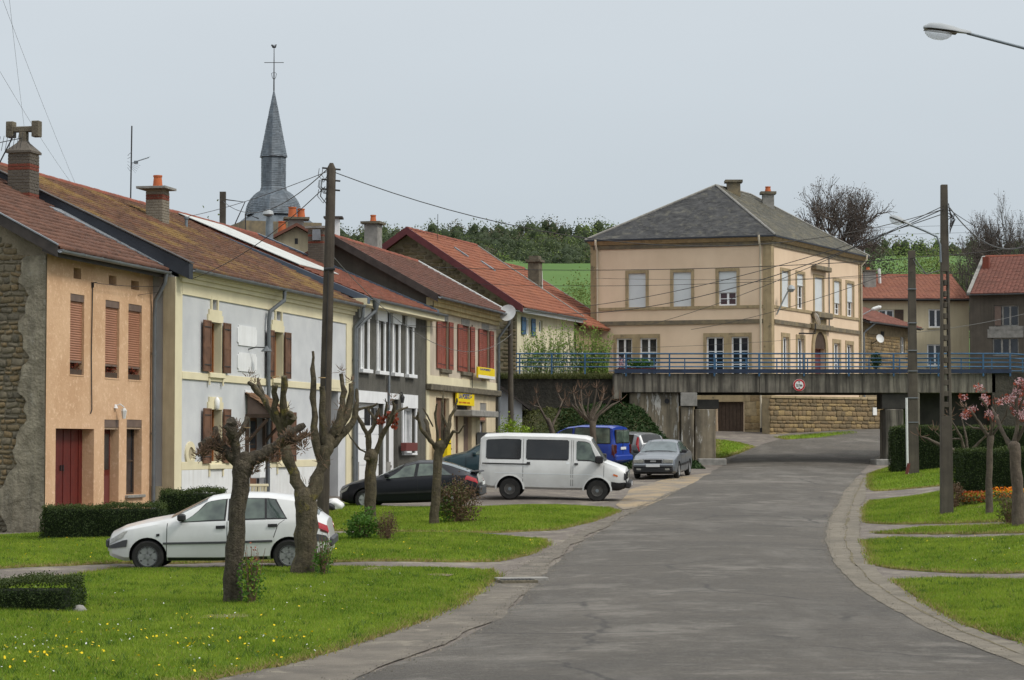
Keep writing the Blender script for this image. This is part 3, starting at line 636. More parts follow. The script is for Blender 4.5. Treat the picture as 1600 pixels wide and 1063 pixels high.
clump = (np.sin(P[:, 0] * 2.3 + 1) * np.sin(P[:, 1] * 1.9) > .0) * .8 + .2
pd = P[RNG.random(len(P)) < nearness * clump * .18]; P2, _ = scatter_on(LAWN['L2'].data, 130, RNG); P3, _ = scatter_on(LAWN['R2'].data, 20, RNG)
tag(flowers('dandelions', np.concatenate([pd, P2, P3]), .015, 'dandelion'), 'yellow dandelion heads scattered over the lawns', 'flowers', kind='stuff')
pd = P[RNG.random(len(P)) < (nearness * .12 + .02) * (1.1 - clump)]; P2, _ = scatter_on(LAWN['R2'].data, 40, RNG)
tag(flowers('daisies', np.concatenate([pd, P2]), .010, 'daisy'), 'small white daisies scattered over the lawns', 'flowers', kind='stuff')
# ------------------------------------------------------------------ building kit (all in a house's own frame: x along the front, y inward, z up)
def at_a(pl, px, py, a):
    """where a sight line meets the cross plane at distance a along the front -> (b, z)"""
    d = ray(px, py); t = (pl.o @ pl.e + a) / (d[:2] @ pl.e); p = d * t
    return float((p[:2] - pl.o) @ pl.n), float(p[2] + CAMZ)
def tiles(name, mat, parent, p00, p10, p11, p01, tw=.22, th=.30, lift=.035, roll=.03, stuff=True):
    p00, p10, p11, p01 = [np.array(p, float) for p in (p00, p10, p11, p01)]
    L = max(np.linalg.norm(p10 - p00), np.linalg.norm(p11 - p01)); S = np.linalg.norm(p01 - p00); nc, nr = max(2, int(L / tw)), max(2, int(S / th))
    nrm = np.cross(p10 - p00, p01 - p00); nrm /= np.linalg.norm(nrm)
    if nrm[2] < 0: nrm = -nrm
    I, J = np.meshgrid(np.arange(nc), np.arange(nr)); I = I.ravel(); J = J.ravel(); N = len(I)
    uo = np.array([0, .28, .72, 1.0]); ho = np.array([0, roll, roll, 0.])
    jit = RNG.normal(0, .006, N)
    V = np.zeros((N, 12, 3))
    for r, (vo, hl) in enumerate(((0., lift), (1.06, 0.))):
        for c in range(4):
            u = (I + uo[c]) / nc; v = np.minimum((J + vo) / nr, 1.02)
            V[:, r * 4 + c] = (p00 * (1 - u)[:, None] + p10 * u[:, None]) * (1 - v)[:, None] + (p01 * (1 - u)[:, None] + p11 * u[:, None]) * v[:, None] + nrm * (hl + ho[c] + jit)[:, None]
    for c in range(4): V[:, 8 + c] = V[:, c] - nrm * (lift + ho[c] + .01)
    base = (np.arange(N) * 12)[:, None]; F = []
    for c in range(3): F.append(base + [c, c + 1, 5 + c, 4 + c])
    for c in range(3): F.append(base + [8 + c, 9 + c, c + 1, c])
    rnd = np.clip(RNG.beta(1.6, 1.6, N), 0, 1); o = link(name, me_np(name, V.reshape(-1, 3), np.concatenate(F), np.tile(rnd, 6)), mat, parent)
    if stuff: o['kind'] = 'stuff'
    return o
def slates(name, mat, parent, p00, p10, p11, p01, th=.16, tw=.22):
    """thin slates on a plane that may narrow to a point"""
    p00, p10, p11, p01 = [np.array(p, float) for p in (p00, p10, p11, p01)]
    S = np.linalg.norm((p01 + p11) / 2 - (p00 + p10) / 2); nr = int(S / th); nrm = np.cross(p10 - p00, (p01 + p11) / 2 - p00); nrm /= np.linalg.norm(nrm)
    if nrm[2] < 0: nrm = -nrm
    V = []; F = []; rd = []
    for j in range(nr):
        v0, v1 = j / nr, min(1, (j + 1.04) / nr); A0, B0 = p00 + (p01 - p00) * v0, p10 + (p11 - p10) * v0; A1, B1 = p00 + (p01 - p00) * v1, p10 + (p11 - p10) * v1
        n = max(1, int(np.linalg.norm(B0 - A0) / tw))
        for i in range(n):
            k = len(V); q = RNG.uniform(.008, .02)
            V += [A0 + (B0 - A0) * i / n + nrm * q, A0 + (B0 - A0) * (i + 1) / n + nrm * q, A1 + (B1 - A1) * (i + 1) / n + nrm * .002, A1 + (B1 - A1) * i / n + nrm * .002]
            F.append((k, k + 1, k + 2, k + 3)); rd.append(RNG.random())
    o = link(name, me_np(name, V, F, rd), mat, parent); o['kind'] = 'stuff'; return o
def roof_pair(h, x0, x1, ye, ze, yr, zr, mat, yb=None, tw=.22, th=.30, back=True, ridge='tile_ridge'):
    """front slope of real tiles, plain back slope, ridge tiles; returns the roof part"""
    deck = MB().slab((x0, ye, ze), (x1, ye, ze), (x1, yr, zr), (x0, yr, zr), .10)
    if back:
        yb = yb if yb is not None else 2 * yr - ye; deck.slab((x0, yr, zr), (x1, yr, zr), (x1, yb, ze), (x0, yb, ze), .10)
    rf = deck.build('roof', mat, h)
    tiles('tiles', mat, rf, (x0, ye - .06, ze - .03 + .01), (x1, ye - .06, ze - .03 + .01), (x1, yr, zr + .01), (x0, yr, zr + .01), tw, th)
    if ridge:
        n = int((x1 - x0) / .38); r = MB()
        for i in range(n):
            a, b = x0 + (x1 - x0) * i / n, x0 + (x1 - x0) * (i + 1) / n + .03
            pts = [(yr + math.cos(t) * .14, zr + math.sin(t) * .12 - .01 + random.uniform(-.006, .006)) for t in np.linspace(0, math.pi, 6)]
            r.prism(pts, 'x', a, b)
        r.build('ridge_tiles', ridge, rf)['kind'] = 'stuff'
    return rf
def verge(h, x0, x1, ye, ze, yr, zr, up, dn, mat, name='verge_board'):
    return MB().hexa([(x0, ye, ze - dn), (x1, ye, ze - dn), (x1, yr, zr - dn), (x0, yr, zr - dn), (x0, ye, ze + up), (x1, ye, ze + up), (x1, yr, zr + up), (x0, yr, zr + up)]).build(name, mat, h)
def gutter(h, x0, x1, y, z, mat='zinc', r=.075):
    m = MB(); pts = [(y + math.cos(t) * r, z + math.sin(t) * r) for t in np.linspace(math.pi, 2 * math.pi, 8)] + [(y + math.cos(t) * (r - .012), z + math.sin(t) * (r - .012)) for t in np.linspace(2 * math.pi, math.pi, 8)]
    m.prism(pts, 'x', x0, x1)
    n = max(2, int((x1 - x0) / 1.1))
    for i in range(n + 1):
        x = x0 + .05 + (x1 - x0 - .1) * i / n; m.box(x - .012, x + .012, y - r - .006, y + r + .05, z - .004, z + .012)
    return m.build('gutter', mat, h, smooth=40)
def pipe(h, pts, r=.05, mat='pipe_grey', name='downpipe', clips=True):
    m = MB().tube(pts, r, 10)
    if clips:
        a, b = Vector(pts[-2]), Vector(pts[-1]); n = max(1, int((a - b).length / 1.6))
        for i in range(n): p = a.lerp(b, (i + .5) / n); m.tube([p + Vector((0, 0, -.03)), p + Vector((0, 0, .03))], r * 1.22, 10)
    return m.build(name, mat, h, smooth=50)
def window(h, bx, depth=.22, mat='pvc_white', pane='pane_dark', nx=2, nz=1, bar=.06, y=0., mid=.03, sill=None, name='window'):
    a, b, c, d = bx; m = MB(); y0, y1 = y + depth - .07, y + depth
    m.box(a, b, y0, y1, c, c + bar).box(a, b, y0, y1, d - bar, d).box(a, a + bar, y0, y1, c + bar, d - bar).box(b - bar, b, y0, y1, c + bar, d - bar)
    iw, ih = (b - a - 2 * bar), (d - c - 2 * bar)
    for i in range(1, nx):
        x = a + bar + iw * i / nx; m.box(x - bar * .7, x + bar * .7, y0 - .004, y1, c + bar, d - bar)
    for j in range(1, nz):
        z = c + bar + ih * j / nz
        for i in range(nx):
            w = bar * .7; m.box(a + bar + iw * i / nx + (w if i else 0), a + bar + iw * (i + 1) / nx - (w if i < nx - 1 else 0), y0 + .01, y1 - .004, z - .018, z + .018)
    w = m.build(name, mat, h)
    for i in range(nx):
        for j in range(nz):
            x0, x1 = a + bar + iw * i / nx, a + bar + iw * (i + 1) / nx; z0, z1 = c + bar + ih * j / nz, c + bar + ih * (j + 1) / nz
            B('pane', pane, w, x0, x1, y1 - .035, y1 - .025, z0, z1)
    if sill: B('sill', sill, h, a - .08, b + .08, y - .09, y + depth - .08, c - .08, c - .005, bevel=.01)
    return w
def backing(h, bx, depth, mat='plastic_black', y=0.): return B('room_shade', mat, h, bx[0] - .05, bx[1] + .05, y + depth + .002, y + depth + .03, bx[2] - .05, bx[3] + .05)
def shutter(h, x0, x1, z0, z1, mat, y=-.06, louvre=False, hinge='iron', panels=2):
    m = MB(); f = .07
    m.box(x0 + .01, x1 - .01, y + .012, y + .03, z0 + .01, z1 - .01)
    m.box(x0, x0 + f, y, y + .042, z0, z1).box(x1 - f, x1, y, y + .042, z0, z1)
    k = panels; H = z1 - z0
    for i in range(k + 1):
        zc = z0 + H * i / k; m.box(x0 + f, x1 - f, y + .002, y + .04, max(z0, zc - f * .6), min(z1, zc + f * .6))
    if louvre:
        for i in range(k):
            za, zb = z0 + H * i / k + f * .7, z0 + H * (i + 1) / k - f * .7
            if i == 0: continue
            n = int((zb - za) / .07)
            for q in range(n):
                z = za + (zb - za) * (q + .5) / n; m.hexa([(x0 + f, y - .004, z - .02), (x1 - f, y - .004, z - .02), (x1 - f, y + .012, z - .012), (x0 + f, y + .012, z - .012), (x0 + f, y - .004, z - .008), (x1 - f, y - .004, z - .008), (x1 - f, y + .012, z + .02), (x0 + f, y + .012, z + .02)])
    s = m.build('shutter', mat, h)
    for z in (z0 + .18, z1 - .18): B('hinge', hinge, s, x0 + .02, x1 - .02, y - .006, y - .001, z - .012, z + .012)
    return s
def roller(h, bx, mat, y=.05, pitch=.055, name='roller_shutter', bulge=.008):
    a, b, c, d = bx; m = MB(); n = max(2, int((d - c) / pitch))
    for i in range(n):
        z0, z1 = c + (d - c) * i / n, c + (d - c) * (i + 1) / n; zm = z0 + (z1 - z0) * .5
        m.prism([(y + .03, z0 + .001), (y + .004, z0 + .003), (y + .004 - bulge * 1.5, zm), (y + .004, z1 - .001), (y + .03, z1)], 'x', a + .01, b - .01)
    o = m.build(name, mat, h); B('bottom_rail', 'box_brown' if 'brown' in mat else 'roller_grey', o, a + .005, b - .005, y - .012, y + .035, c - .05, c); return o
def stone_mesh(seed, r=.16):
    rr = random.Random(seed); bm = bmesh.new(); bmesh.ops.create_cube(bm, size=1.0)
    for v in bm.verts: v.co.x += rr.uniform(-.09, .09); v.co.z += rr.uniform(-.12, .12); v.co.y += rr.uniform(-.08, .08)
    bmesh.ops.bevel(bm, geom=list(bm.edges), offset=r, segments=1, affect='EDGES', clamp_overlap=True)
    me = bpy.data.meshes.new('stone'); bm.to_mesh(me); bm.free(); me.shade_smooth(); me.set_sharp_from_angle(angle=R(55)); return me
def stone_set(mats, n=4, r=.16):
    out = []
    for m in mats:
        for i in range(n): me = stone_mesh(hash(m) % 999 + i * 7, r); me.materials.append(MATS[m]); out.append(me)
    return out
def lay_stones(parent, P, rz, u0, u1, z0, z1, rh, rw, meshes, proud=.05, thick=.22, inside=None, gap=.03, name='stone', lim=300, seed=1, tilt=.05):
    """courses of individual stones on a face; P(u, z) -> point of the face in the parent's frame, rz turns the stone's long side along it"""
    rr = random.Random(seed); z = z0; cnt = 0
    while z < z1 - .02:
        h = min(rr.uniform(*rh), z1 - z); u = u0 - rr.uniform(0, rw[0] * .8)
        while u < u1:
            w = rr.uniform(*rw); a, b = max(u, u0), min(u + w, u1)
            if b - a > .06 and cnt < lim and (inside is None or (inside((a + b) / 2, z + h / 2) and inside((a + b) / 2, z + h))):
                o = bpy.data.objects.new(name, rr.choice(meshes)); COL.objects.link(o); o.parent = parent
                p = P((a + b) / 2, z + h / 2, thick / 2 - proud - rr.uniform(0, .02)); o.location = p; o.rotation_euler = (rr.uniform(-.04, .04), rr.uniform(-tilt, tilt), rz + rr.uniform(-.03, .03))
                o.scale = (b - a - gap, thick, h - gap); cnt += 1
            u += w
        z += h
    return cnt
_bk = {}
def brick_me(mat):
    if mat not in _bk:
        bm = bmesh.new(); bmesh.ops.create_cube(bm, size=1.0); bmesh.ops.bevel(bm, geom=list(bm.edges), offset=.05, segments=1, affect='EDGES')
        me = bpy.data.meshes.new('brick'); bm.to_mesh(me); bm.free(); me.materials.append(MATS[mat]); _bk[mat] = me
    return _bk[mat]
def chimney(h, cx, cy, w, d, z0, z1, brick='brick_grey', red_rows=(), row=.085, blen=.24, mortar='mortar_dark', bricks=True, name='chimney'):
    c = B(name, mortar, h, cx - w / 2 + .012, cx + w / 2 - .012, cy - d / 2 + .012, cy + d / 2 - .012, z0, z1)
    if not bricks: return c
    n = int((z1 - z0) / row)
    for j in range(n):
        z = z0 + (j + .5) * row; me = brick_me('brick_red' if (n - 1 - j) in red_rows else brick)
        for side in range(2):                       # the street face and the end face (the two on view)
            Ln = w if side == 0 else d; k = max(1, round(Ln / blen)); off = .5 * (j % 2)
            for i in range(-1, k + 1):
                a, b = max(0, (i + off) / k * Ln), min(Ln, (i + 1 + off) / k * Ln)
                if b - a < .03: continue
                o = bpy.data.objects.new('brick', me); COL.objects.link(o); o.parent = c; o.scale = (b - a - .012, .06, row - .014)
                if side == 0: o.location = (cx - w / 2 + (a + b) / 2, cy - d / 2 + .028 + random.uniform(-.003, .003), z)
                else: o.location = (cx - w / 2 + .0275 + random.uniform(-.003, .003), cy - d / 2 + (a + b) / 2, z); o.rotation_euler = (0, 0, R(90))
    return c
def pot(parent, cx, cy, z, r=.13, h=.32, mat='terracotta', name='chimney_pot'):
    return MB().lathe([(r * 1.1, 0), (r * 1.1, .05), (r, .06), (r * .82, h - .06), (r * .95, h - .05), (r * .95, h), (r * .7, h), (r * .7, h - .1)], (cx, cy, z), 14).build(name, mat, parent, smooth=40)
def text(parent, body, size, mat, loc, rz=0., name='lettering', ext=.004, width=None, bold=0.):
    cu = bpy.data.curves.new(name, 'FONT'); cu.body = body; cu.size = size; cu.align_x = 'CENTER'; cu.align_y = 'CENTER'; cu.extrude = ext; cu.offset = bold
    ob = bpy.data.objects.new(name, cu); COL.objects.link(ob); bpy.context.view_layer.update()
    me = bpy.data.meshes.new_from_object(ob.evaluated_get(bpy.context.evaluated_depsgraph_get())); bpy.data.objects.remove(ob)
    o = link(name, me, mat, parent); o.location = loc; o.rotation_euler = (R(90), 0, rz)
    if width:
        xs = [v.co.x for v in me.vertices]; o.scale = (width / (max(xs) - min(xs)), 1, 1)
    return o
def dish(parent, c, r, aim, name='dish', mat='dish_white'):
    """shallow bowl facing aim (a vector in the parent's frame)"""
    m = MB(); prof = [(r * t, .22 * r * t * t) for t in (0.02, .35, .7, 1.0)]; m.lathe(prof + [(r, .22 * r + .015), (r * .7, .125 * r), (r * .02, .02)], (0, 0, 0), 20)
    o = m.build(name, mat, parent, smooth=60); o.location = c; o.rotation_euler = Vector(aim).to_track_quat('Z', 'Y').to_euler(); return o
def gable_house_shell(h, L, D, zb, ze, zr, yr, mats, holes=(), y=0., x0=0., depth=.22, wall_name='facade', zg_=None):
    fr, sd = mats
    wall_holes(MB(), x0, x0 + L, zb, ze, list(holes), depth, y).build(wall_name, fr, h)
    for i, x in enumerate((x0, x0 + L)):
        xx = x + (.004 if i == 0 else -.004)
        m = MB(); m.add([(xx, y, zb), (xx, D, zb), (xx, D, zg_ or ze), (xx, yr, zr), (xx, y, zg_ or ze)], [(0, 1, 2, 3, 4)]); m.build('gable_wall', sd, h)
    MB().quad((x0, D, zb), (x0 + L, D, zb), (x0 + L, D, ze), (x0, D, ze)).build('rear_wall', sd, h)
# ------------------------------------------------------------------ the row of houses on the left
ALPHA = math.atan(800 / FPX); _p = W(272, 600, 61.7); ROW = Plane(_p.x, _p.y, R(90) - ALPHA); RZ = ROW.ang
def row_house(name, label): return empty(name, (ROW.o[0], ROW.o[1], 0), RZ, label, 'house', 'row of houses along the street')
uv, bx = ROW.uv, ROW.box
# ---- house 1: orange front, rubble gable
h1 = row_house('stone_house', 'house with orange stucco front, brown roller shutters and rubble stone gable')
b1 = .6; aL = uv(72, 600, b1)[0]; zb = gz(*ROW.world(aL, b1, 0)[:2]) - .8
ze1 = uv(180, 417, b1 - .35)[1] + .12; slope = .53; yr1 = 7.4; zr1 = ze1 + (yr1 - b1 + .35) * slope
vents = [bx(115, 127, 419, 436, b1), bx(170, 182, 431, 446, b1), bx(205, 217, 439, 453, b1)]
wins = [bx(109, 131, 460, 586, b1), bx(164, 186, 470, 591, b1), bx(200, 221, 476, 594, b1)]
door = bx(86, 146, 670, 800, b1); ndoor = bx(162, 185, 656, 800, b1); lwin = bx(197, 221, 656, 773, b1)
H1 = [(*v, .2) for v in vents] + [(*w, .25) for w in wins] + [(*door, .38), (*ndoor, .3), (*lwin, .3)]
gable_house_shell(h1, -aL, 14.2, zb, ze1 + .3, zr1 - .12, yr1, ('stucco_orange', 'mortar_gable'), H1, y=b1, x0=aL, wall_name='facade')
for v in vents: backing(h1, v, .2, 'wood_dark', b1)
for w in wins:
    a, b, c, d = w
    backing(h1, w, .25, 'plastic_black', b1); B('shutter_box', 'box_brown', h1, a + .003, b - .003, b1 + .015, b1 + .16, d - .17, d - .003)
    roller(h1, (a, b, c + .34, d - .17), 'roller_brown', b1 + .06); B('sill', 'stucco_orange', h1, a - .01, b + .01, b1 - .012, b1 + .2, c - .03, c + .004)
    fl = empty('flower_trough', (0, 0, 0)); fl.parent = h1
    B('trough', 'wood_dark', fl, a + .03, b - .03, b1 + .04, b1 + .18, c + .005, c + .14)
    n = 120; P = np.stack([RNG.uniform(a + .04, b - .04, n), RNG.uniform(b1 + .03, b1 + .2, n), RNG.uniform(c + .1, c + .31, n)], 1); t = RNG.normal(0, .022, (n, 3, 3))
    link('flowers', me_np('flowers', (P[:, None] + t).reshape(-1, 3), np.arange(3 * n).reshape(-1, 3), RNG.random(n)), 'leaf_red', fl)['kind'] = 'stuff'
# red double door set deep, with its planks
a, b, c, d = door; dr = B('door', 'door_red', h1, a, b, b1 + .33, b1 + .37, c, d)
for i in range(10):
    x = a + (b - a) * i / 10; B('plank', 'door_red', dr, x + .008, x + (b - a) / 10 - .008, b1 + .315 - (.012 if i % 2 else 0), b1 + .329, c + .02, d - .02)
B('door_handle', 'iron', dr, (a + b) / 2 - .2, (a + b) / 2 - .17, b1 + .27, b1 + .3, c + .98, c + 1.12); B('door_handle', 'iron', dr, (a + b) / 2 - .05, (a + b) / 2 - .02, b1 + .27, b1 + .3, c + .98, c + 1.12)
for q in (ndoor, lwin):
    a, b, c, d = q; B('shutter_box', 'box_brown', h1, a + .003, b - .003, b1 + .012, b1 + .16, d - .19, d - .003); B('slat_rail', 'beige_panel', h1, a + .02, b - .02, b1 + .03, b1 + .07, d - .24, d - .19)
a, b, c, d = ndoor; dr = B('door', 'door_red', h1, a, b, b1 + .24, b1 + .29, c, d - .19); B('door_panel', 'shutter_dark_red', dr, a + .1, b - .1, b1 + .225, b1 + .238, c + .2, c + .9); B('door_panel', 'pane_dark', dr, a + .1, b - .1, b1 + .225, b1 + .238, c + 1.05, d - .35)
window(h1, (lwin[0], lwin[1], lwin[2], lwin[3] - .19), .28, 'wood_dark', 'pane_dark', 2, 2, .05, b1, sill='cap_concrete')
# wall lantern and house number
lx, lz = uv(182, 642, b1); wl = empty('wall_lantern', (0, 0, 0)); wl.parent = h1
MB().tube([(lx - .12, b1, lz + .12), (lx - .10, b1 - .14, lz + .16), (lx, b1 - .2, lz + .09)], .015, 6).lathe([(.07, 0), (.02, .1)], (lx - .12, b1 - .02, lz + .06), 8).build('bracket', 'white_paint', wl)
MB().lathe([(.04, -.2), (.075, 0), (.03, .07)], (lx, b1 - .2, lz), 6).build('lamp_shade', 'dish_white', wl)
nx_, nz_ = uv(192.5, 648, b1); np_ = B('number_plate', 'plaque_blue', h1, nx_ - .05, nx_ + .05, b1 - .015, b1 - .003, nz_ - .06, nz_ + .06); text(np_, '8', .1, 'sign_white', (nx_, b1 - .017, nz_))
# cable on the wall
p0, p1, p2 = uv(143, 442, b1), uv(141, 560, b1), uv(143, 640, b1)
pipe(h1, [(p0[0], b1 - .03, p0[1]), (p1[0], b1 - .03, p1[1]), (p2[0] - .05, b1 - .03, p2[1]), (p2[0] - .12, b1 - .03, p2[1] - .1)], .014, 'cable', 'wall_cable', False)
MB().box(p0[0] - .03, p0[0] + .03, b1 - .14, b1, p0[1] - .01, p0[1] + .01).box(p0[0] - .015, p0[0] + .015, b1 - .06, b1, p0[1] - .12, p0[1]).build('cable_bracket', 'iron', h1)
# rubble gable: individual stones, old plaster along the corner
SM = stone_set(('stone_a', 'stone_b', 'stone_c', 'mortar_gable'), 4, .10)
lay_stones(h1, lambda u, z, o: (aL + o, u, z), R(90), b1 + .4, b1 + 1.65, zb + .5, ze1 + .8, (.09, .19), (.12, .36), SM, .018, .2, lambda u, z: z < ze1 - .25 + (u - b1) * slope, .02, 'stone', 300, 5, .24)
m = MB(); nz = 70; zt = ze1 - .1; pts = []
for i in range(nz + 1):
    z = zb + (zt - zb) * i / nz; w = .55 + .10 * math.sin(i * .5) + .05 * math.sin(i * 1.3) + random.uniform(-.03, .03) + .55 * (1 - min(1, max(0, (i - 16) / 14))) - .25 * max(0, 1 - i / 12); pts.append((b1 + w, z))
out = [(b1 - .002, zb)] + pts[:] + [(b1 - .002, zt)]
m.add([(aL - .075, y, z) for y, z in out] + [(aL + .0, y + (.05 if 0 < i < len(out) - 1 else 0), z) for i, (y, z) in enumerate(out)], [tuple(range(len(out)))] + [(i, i + 1, i + 1 + len(out), i + len(out)) for i in range(len(out) - 1)])
m.build('plaster_strip', 'plaster_old', h1)
roof_pair(h1, aL - .3, -.02, b1 - .38, ze1 + .06, yr1, zr1 + .06, 'tile_brown')
verge(h1, aL - .33, aL - .3, b1 - .4, ze1 + .06, yr1, zr1 + .06, .05, .22, 'fascia_dark'); verge(h1, aL - .36, aL - .26, b1 - .4, ze1 + .11, yr1, zr1 + .11, .03, .0, 'zinc', 'verge_capping')
MB().hexa([(aL - .3, b1 - .35, ze1 - .16), (-.02, b1 - .35, ze1 - .16), (-.02, b1, ze1 - .02), (aL - .3, b1, ze1 - .02), (aL - .3, b1 - .35, ze1 - .05), (-.02, b1 - .35, ze1 - .05), (-.02, b1, ze1 + .1), (aL - .3, b1, ze1 + .1)]).build('soffit', 'fascia_dark', h1)
gutter(h1, aL - .33, -.03, b1 - .46, ze1 + .0)
g0 = (-.25, b1 - .46, ze1 - .05); pipe(h1, [g0, (-.25, b1 - .42, ze1 - .3), (-.14, b1 - .12, ze1 - .75), (-.14, b1 - .10, ze1 - 1.1), (-.14, b1 - .10, zb)], .055)
# lead valley strip beside the neighbour
MB().hexa([(-.75, b1 + 2.6, ze1 + .02 + 2.95 * slope + .1), (-.02, b1 + 2.6, ze1 + .02 + 2.95 * slope + .1), (-.02, b1 - .3, ze1 + .17), (-.12, b1 - .3, ze1 + .17), (-.75, b1 + 2.6, ze1 + .02 + 2.95 * slope + .14), (-.02, b1 + 2.6, ze1 + .02 + 2.95 * slope + .14), (-.02, b1 - .3, ze1 + .2), (-.12, b1 - .3, ze1 + .2)]).build('lead_flashing', 'zinc', h1)
cb, cz = at_a(ROW, 33, 322, -.75); zc0 = ze1 + (cb - b1 + .35) * slope - .5; zc1 = at_a(ROW, 33, 240, -.75)[1]
ch = chimney(h1, -.62, cb, .62, .62, zc0, zc1, 'brick_grey', (3, 4, 12, 13))
MB().lathe([(.50, 0), (.50, .06), (.17, .30), (.15, .34)], (-.62, cb, zc1), 4, R(45)).build('chimney_crown', 'brick_grey', ch)
cw = MB(); zz = zc1 + .34
cw.box(-.62 - .10, -.62 + .10, cb - .10, cb + .10, zz - .02, zz + .24).box(-.72, -.52, cb - .36, cb + .36, zz + .24, zz + .38)
for s in (-1, 1): cw.box(-.74, -.5, cb + s * .36 - .10, cb + s * .36 + .10, zz + .10, zz + .52)
cw.build('chimney_cowl', 'ledge_dark', ch, bevel=.012)

# ---- house 2: pale grey with cream trim
h2 = row_house('grey_house', 'pale grey house with cream bands, brown shutters, porch and lichen covered roof')
L2 = uv(550, 600)[0]; zb = gz(*ROW.world(2, -.5, 0)[:2]) - .9
ze2 = uv(300, 437)[1]; yb2, zr2 = at_a(ROW, -75, 242, 0.0); 
def bandz(px, y0, y1): return uv(px, y1)[1], uv(px, y0)[1]
U1 = bx(325, 344, 504, 583); U2 = bx(424, 435, 517, 592); U2 = (U2[0], U2[0] + (U1[1] - U1[0]), U1[2], U1[3])
Lw1 = bx(325, 344, 640, 725); v1 = bx(330, 338, 463, 484); v2 = bx(430, 438, 478, 490); v2 = (v2[0], v2[1], v1[3] - .35, v1[3])
pd = bx(390, 412, 650, 760); Lw2 = bx(437, 448, 648, 720); Lw2 = (Lw2[0] - .35, Lw2[1], Lw1[2], Lw1[3]); gd = bx(511, 528, 607, 800)
H2 = [(*U1, .28), (*U2, .28), (*Lw1, .28), (*v1, .2), (*v2, .2), (*pd, .3), (*Lw2, .28), (*gd, .35)]
gable_house_shell(h2, L2, 13.0, zb, ze2, zr2 - .12, yb2, ('stucco_grey', 'grey_render'), H2, x0=0.0)
for v in (v1, v2): backing(h2, v, .2, 'tan_render')
# side return: tan quoin, grey panel
B('quoin', 'trim_cream', h2, -.03, .50, -.035, -.001, zb, ze2 - .02); B('quoin', 'tan_render', h2, -.035, -.005, -.03, .30, zb, ze2 - .02); B('side_plinth', 'tan_render', h2, -.05, -.006, .301, .599, zb, uv(272, 760)[1])
B('quoin', 'trim_cream', h2, L2 - .75, L2 - .01, -.035, -.001, zb, ze2 - .02)
zs0, zs1 = bandz(280, 580, 592); B('string_course', 'trim_cream', h2, .501, L2 - .751, -.05, -.001, zs0, zs1, bevel=.01)
zf0, zf1 = bandz(280, 446, 459); B('frieze', 'trim_cream', h2, .501, L2 - .751, -.04, -.001, zf0, ze2 - .02)
zp0, zp1 = bandz(280, 722, 735); 
segs = [(.501, pd[0] - .1), (pd[1] + .1, gd[0] - .1)]
for x0, x1 in segs:
    B('base_band', 'trim_cream', h2, x0, x1, -.05, -.001, zp0, zp1, bevel=.01); B('plinth', 'plinth_white', h2, x0, x1, -.045, -.001, zb, zp0)
for k, (dy, z0, z1) in enumerate(((.10, -.02, .10), (.17, .10, .19), (.25, .19, .30))): B('cornice', 'trim_cream', h2, .3, L2 + .02, -dy, -.002, ze2 - .10 + z0, ze2 - .10 + z1 - .003)
def cream_surround(q, head=.2, ext=.12):
    a, b, c, d = q; m = MB(); m.box(a - ext, b + ext, -.045, -.001, d, d + head).box(a - ext * .4, a - .002, -.038, -.001, c, d - .002).box(b + .002, b + ext * .4, -.038, -.001, c, d - .002).box(a - .02, b + .02, -.043, -.001, d + head + .001, d + head + .14); m.build('window_surround', 'trim_cream', h2)
for q in (U1, U2, Lw1, Lw2):
    a, b, c, d = q; cream_surround(q); w = (b - a) * .58
    B('sill', 'trim_cream', h2, a - .12, b + .12, -.12, .20, c - .14, c - .004, bevel=.01)
    for s in (a - .10, b + .02): B('sill_bracket', 'trim_cream', h2, s, s + .08, -.08, -.052, c - .34, c - .145)
    shutter(h2, a - w - .03, a - .03, c + .02, d + .02, 'shutter_brown', -.11); shutter(h2, b + .03, b + w + .03, c + .02, d + .02, 'shutter_brown', -.11)
    window(h2, q, .26, 'wood_orange', 'pane_dark', 2, 1, .06)
    for x0 in (a, b - .006): B('reveal', 'trim_cream', h2, x0, x0 + .006, -.03, .185, c, d)
for q in (v1, v2): B('vent_surround', 'trim_cream', h2, q[0] - .10, q[0] - .002, -.044, -.001, q[2] - .1, q[3]); B('vent_surround', 'trim_cream', h2, q[1] + .002, q[1] + .10, -.044, -.001, q[2] - .1, q[3])
# two white name boards with notched outline, lamp between them
for (x0, x1, y0, y1) in ((370, 400, 510, 541), (370, 400, 552, 581)):
    a, b, c, d = bx(x0, x1, y0, y1); n = .09
    MB().prism([(a + n, c), (b - n, c), (b - n, c + n * .6), (b, c + n), (b, d - n), (b - n, d - n * .6), (b - n, d), (a + n, d), (a + n, d - n * .6), (a, d - n), (a, c + n), (a + n, c + n * .6)], 'y', -.03, -.002).build('name_board', 'white_paint', h2)
lx, lz = uv(388, 546); arm = MB().tube([(lx, 0, lz), (lx + .05, -.2, lz + .06), (lx + .2, -.45, lz + .05)], .018, 6).build('lamp_arm', 'iron', h2)
MB().lathe([(.03, .1), (.05, .06), (.16, -.05), (.15, -.06)], (lx + .22, -.47, lz), 10).build('lamp_shade', 'pipe_grey', h2)
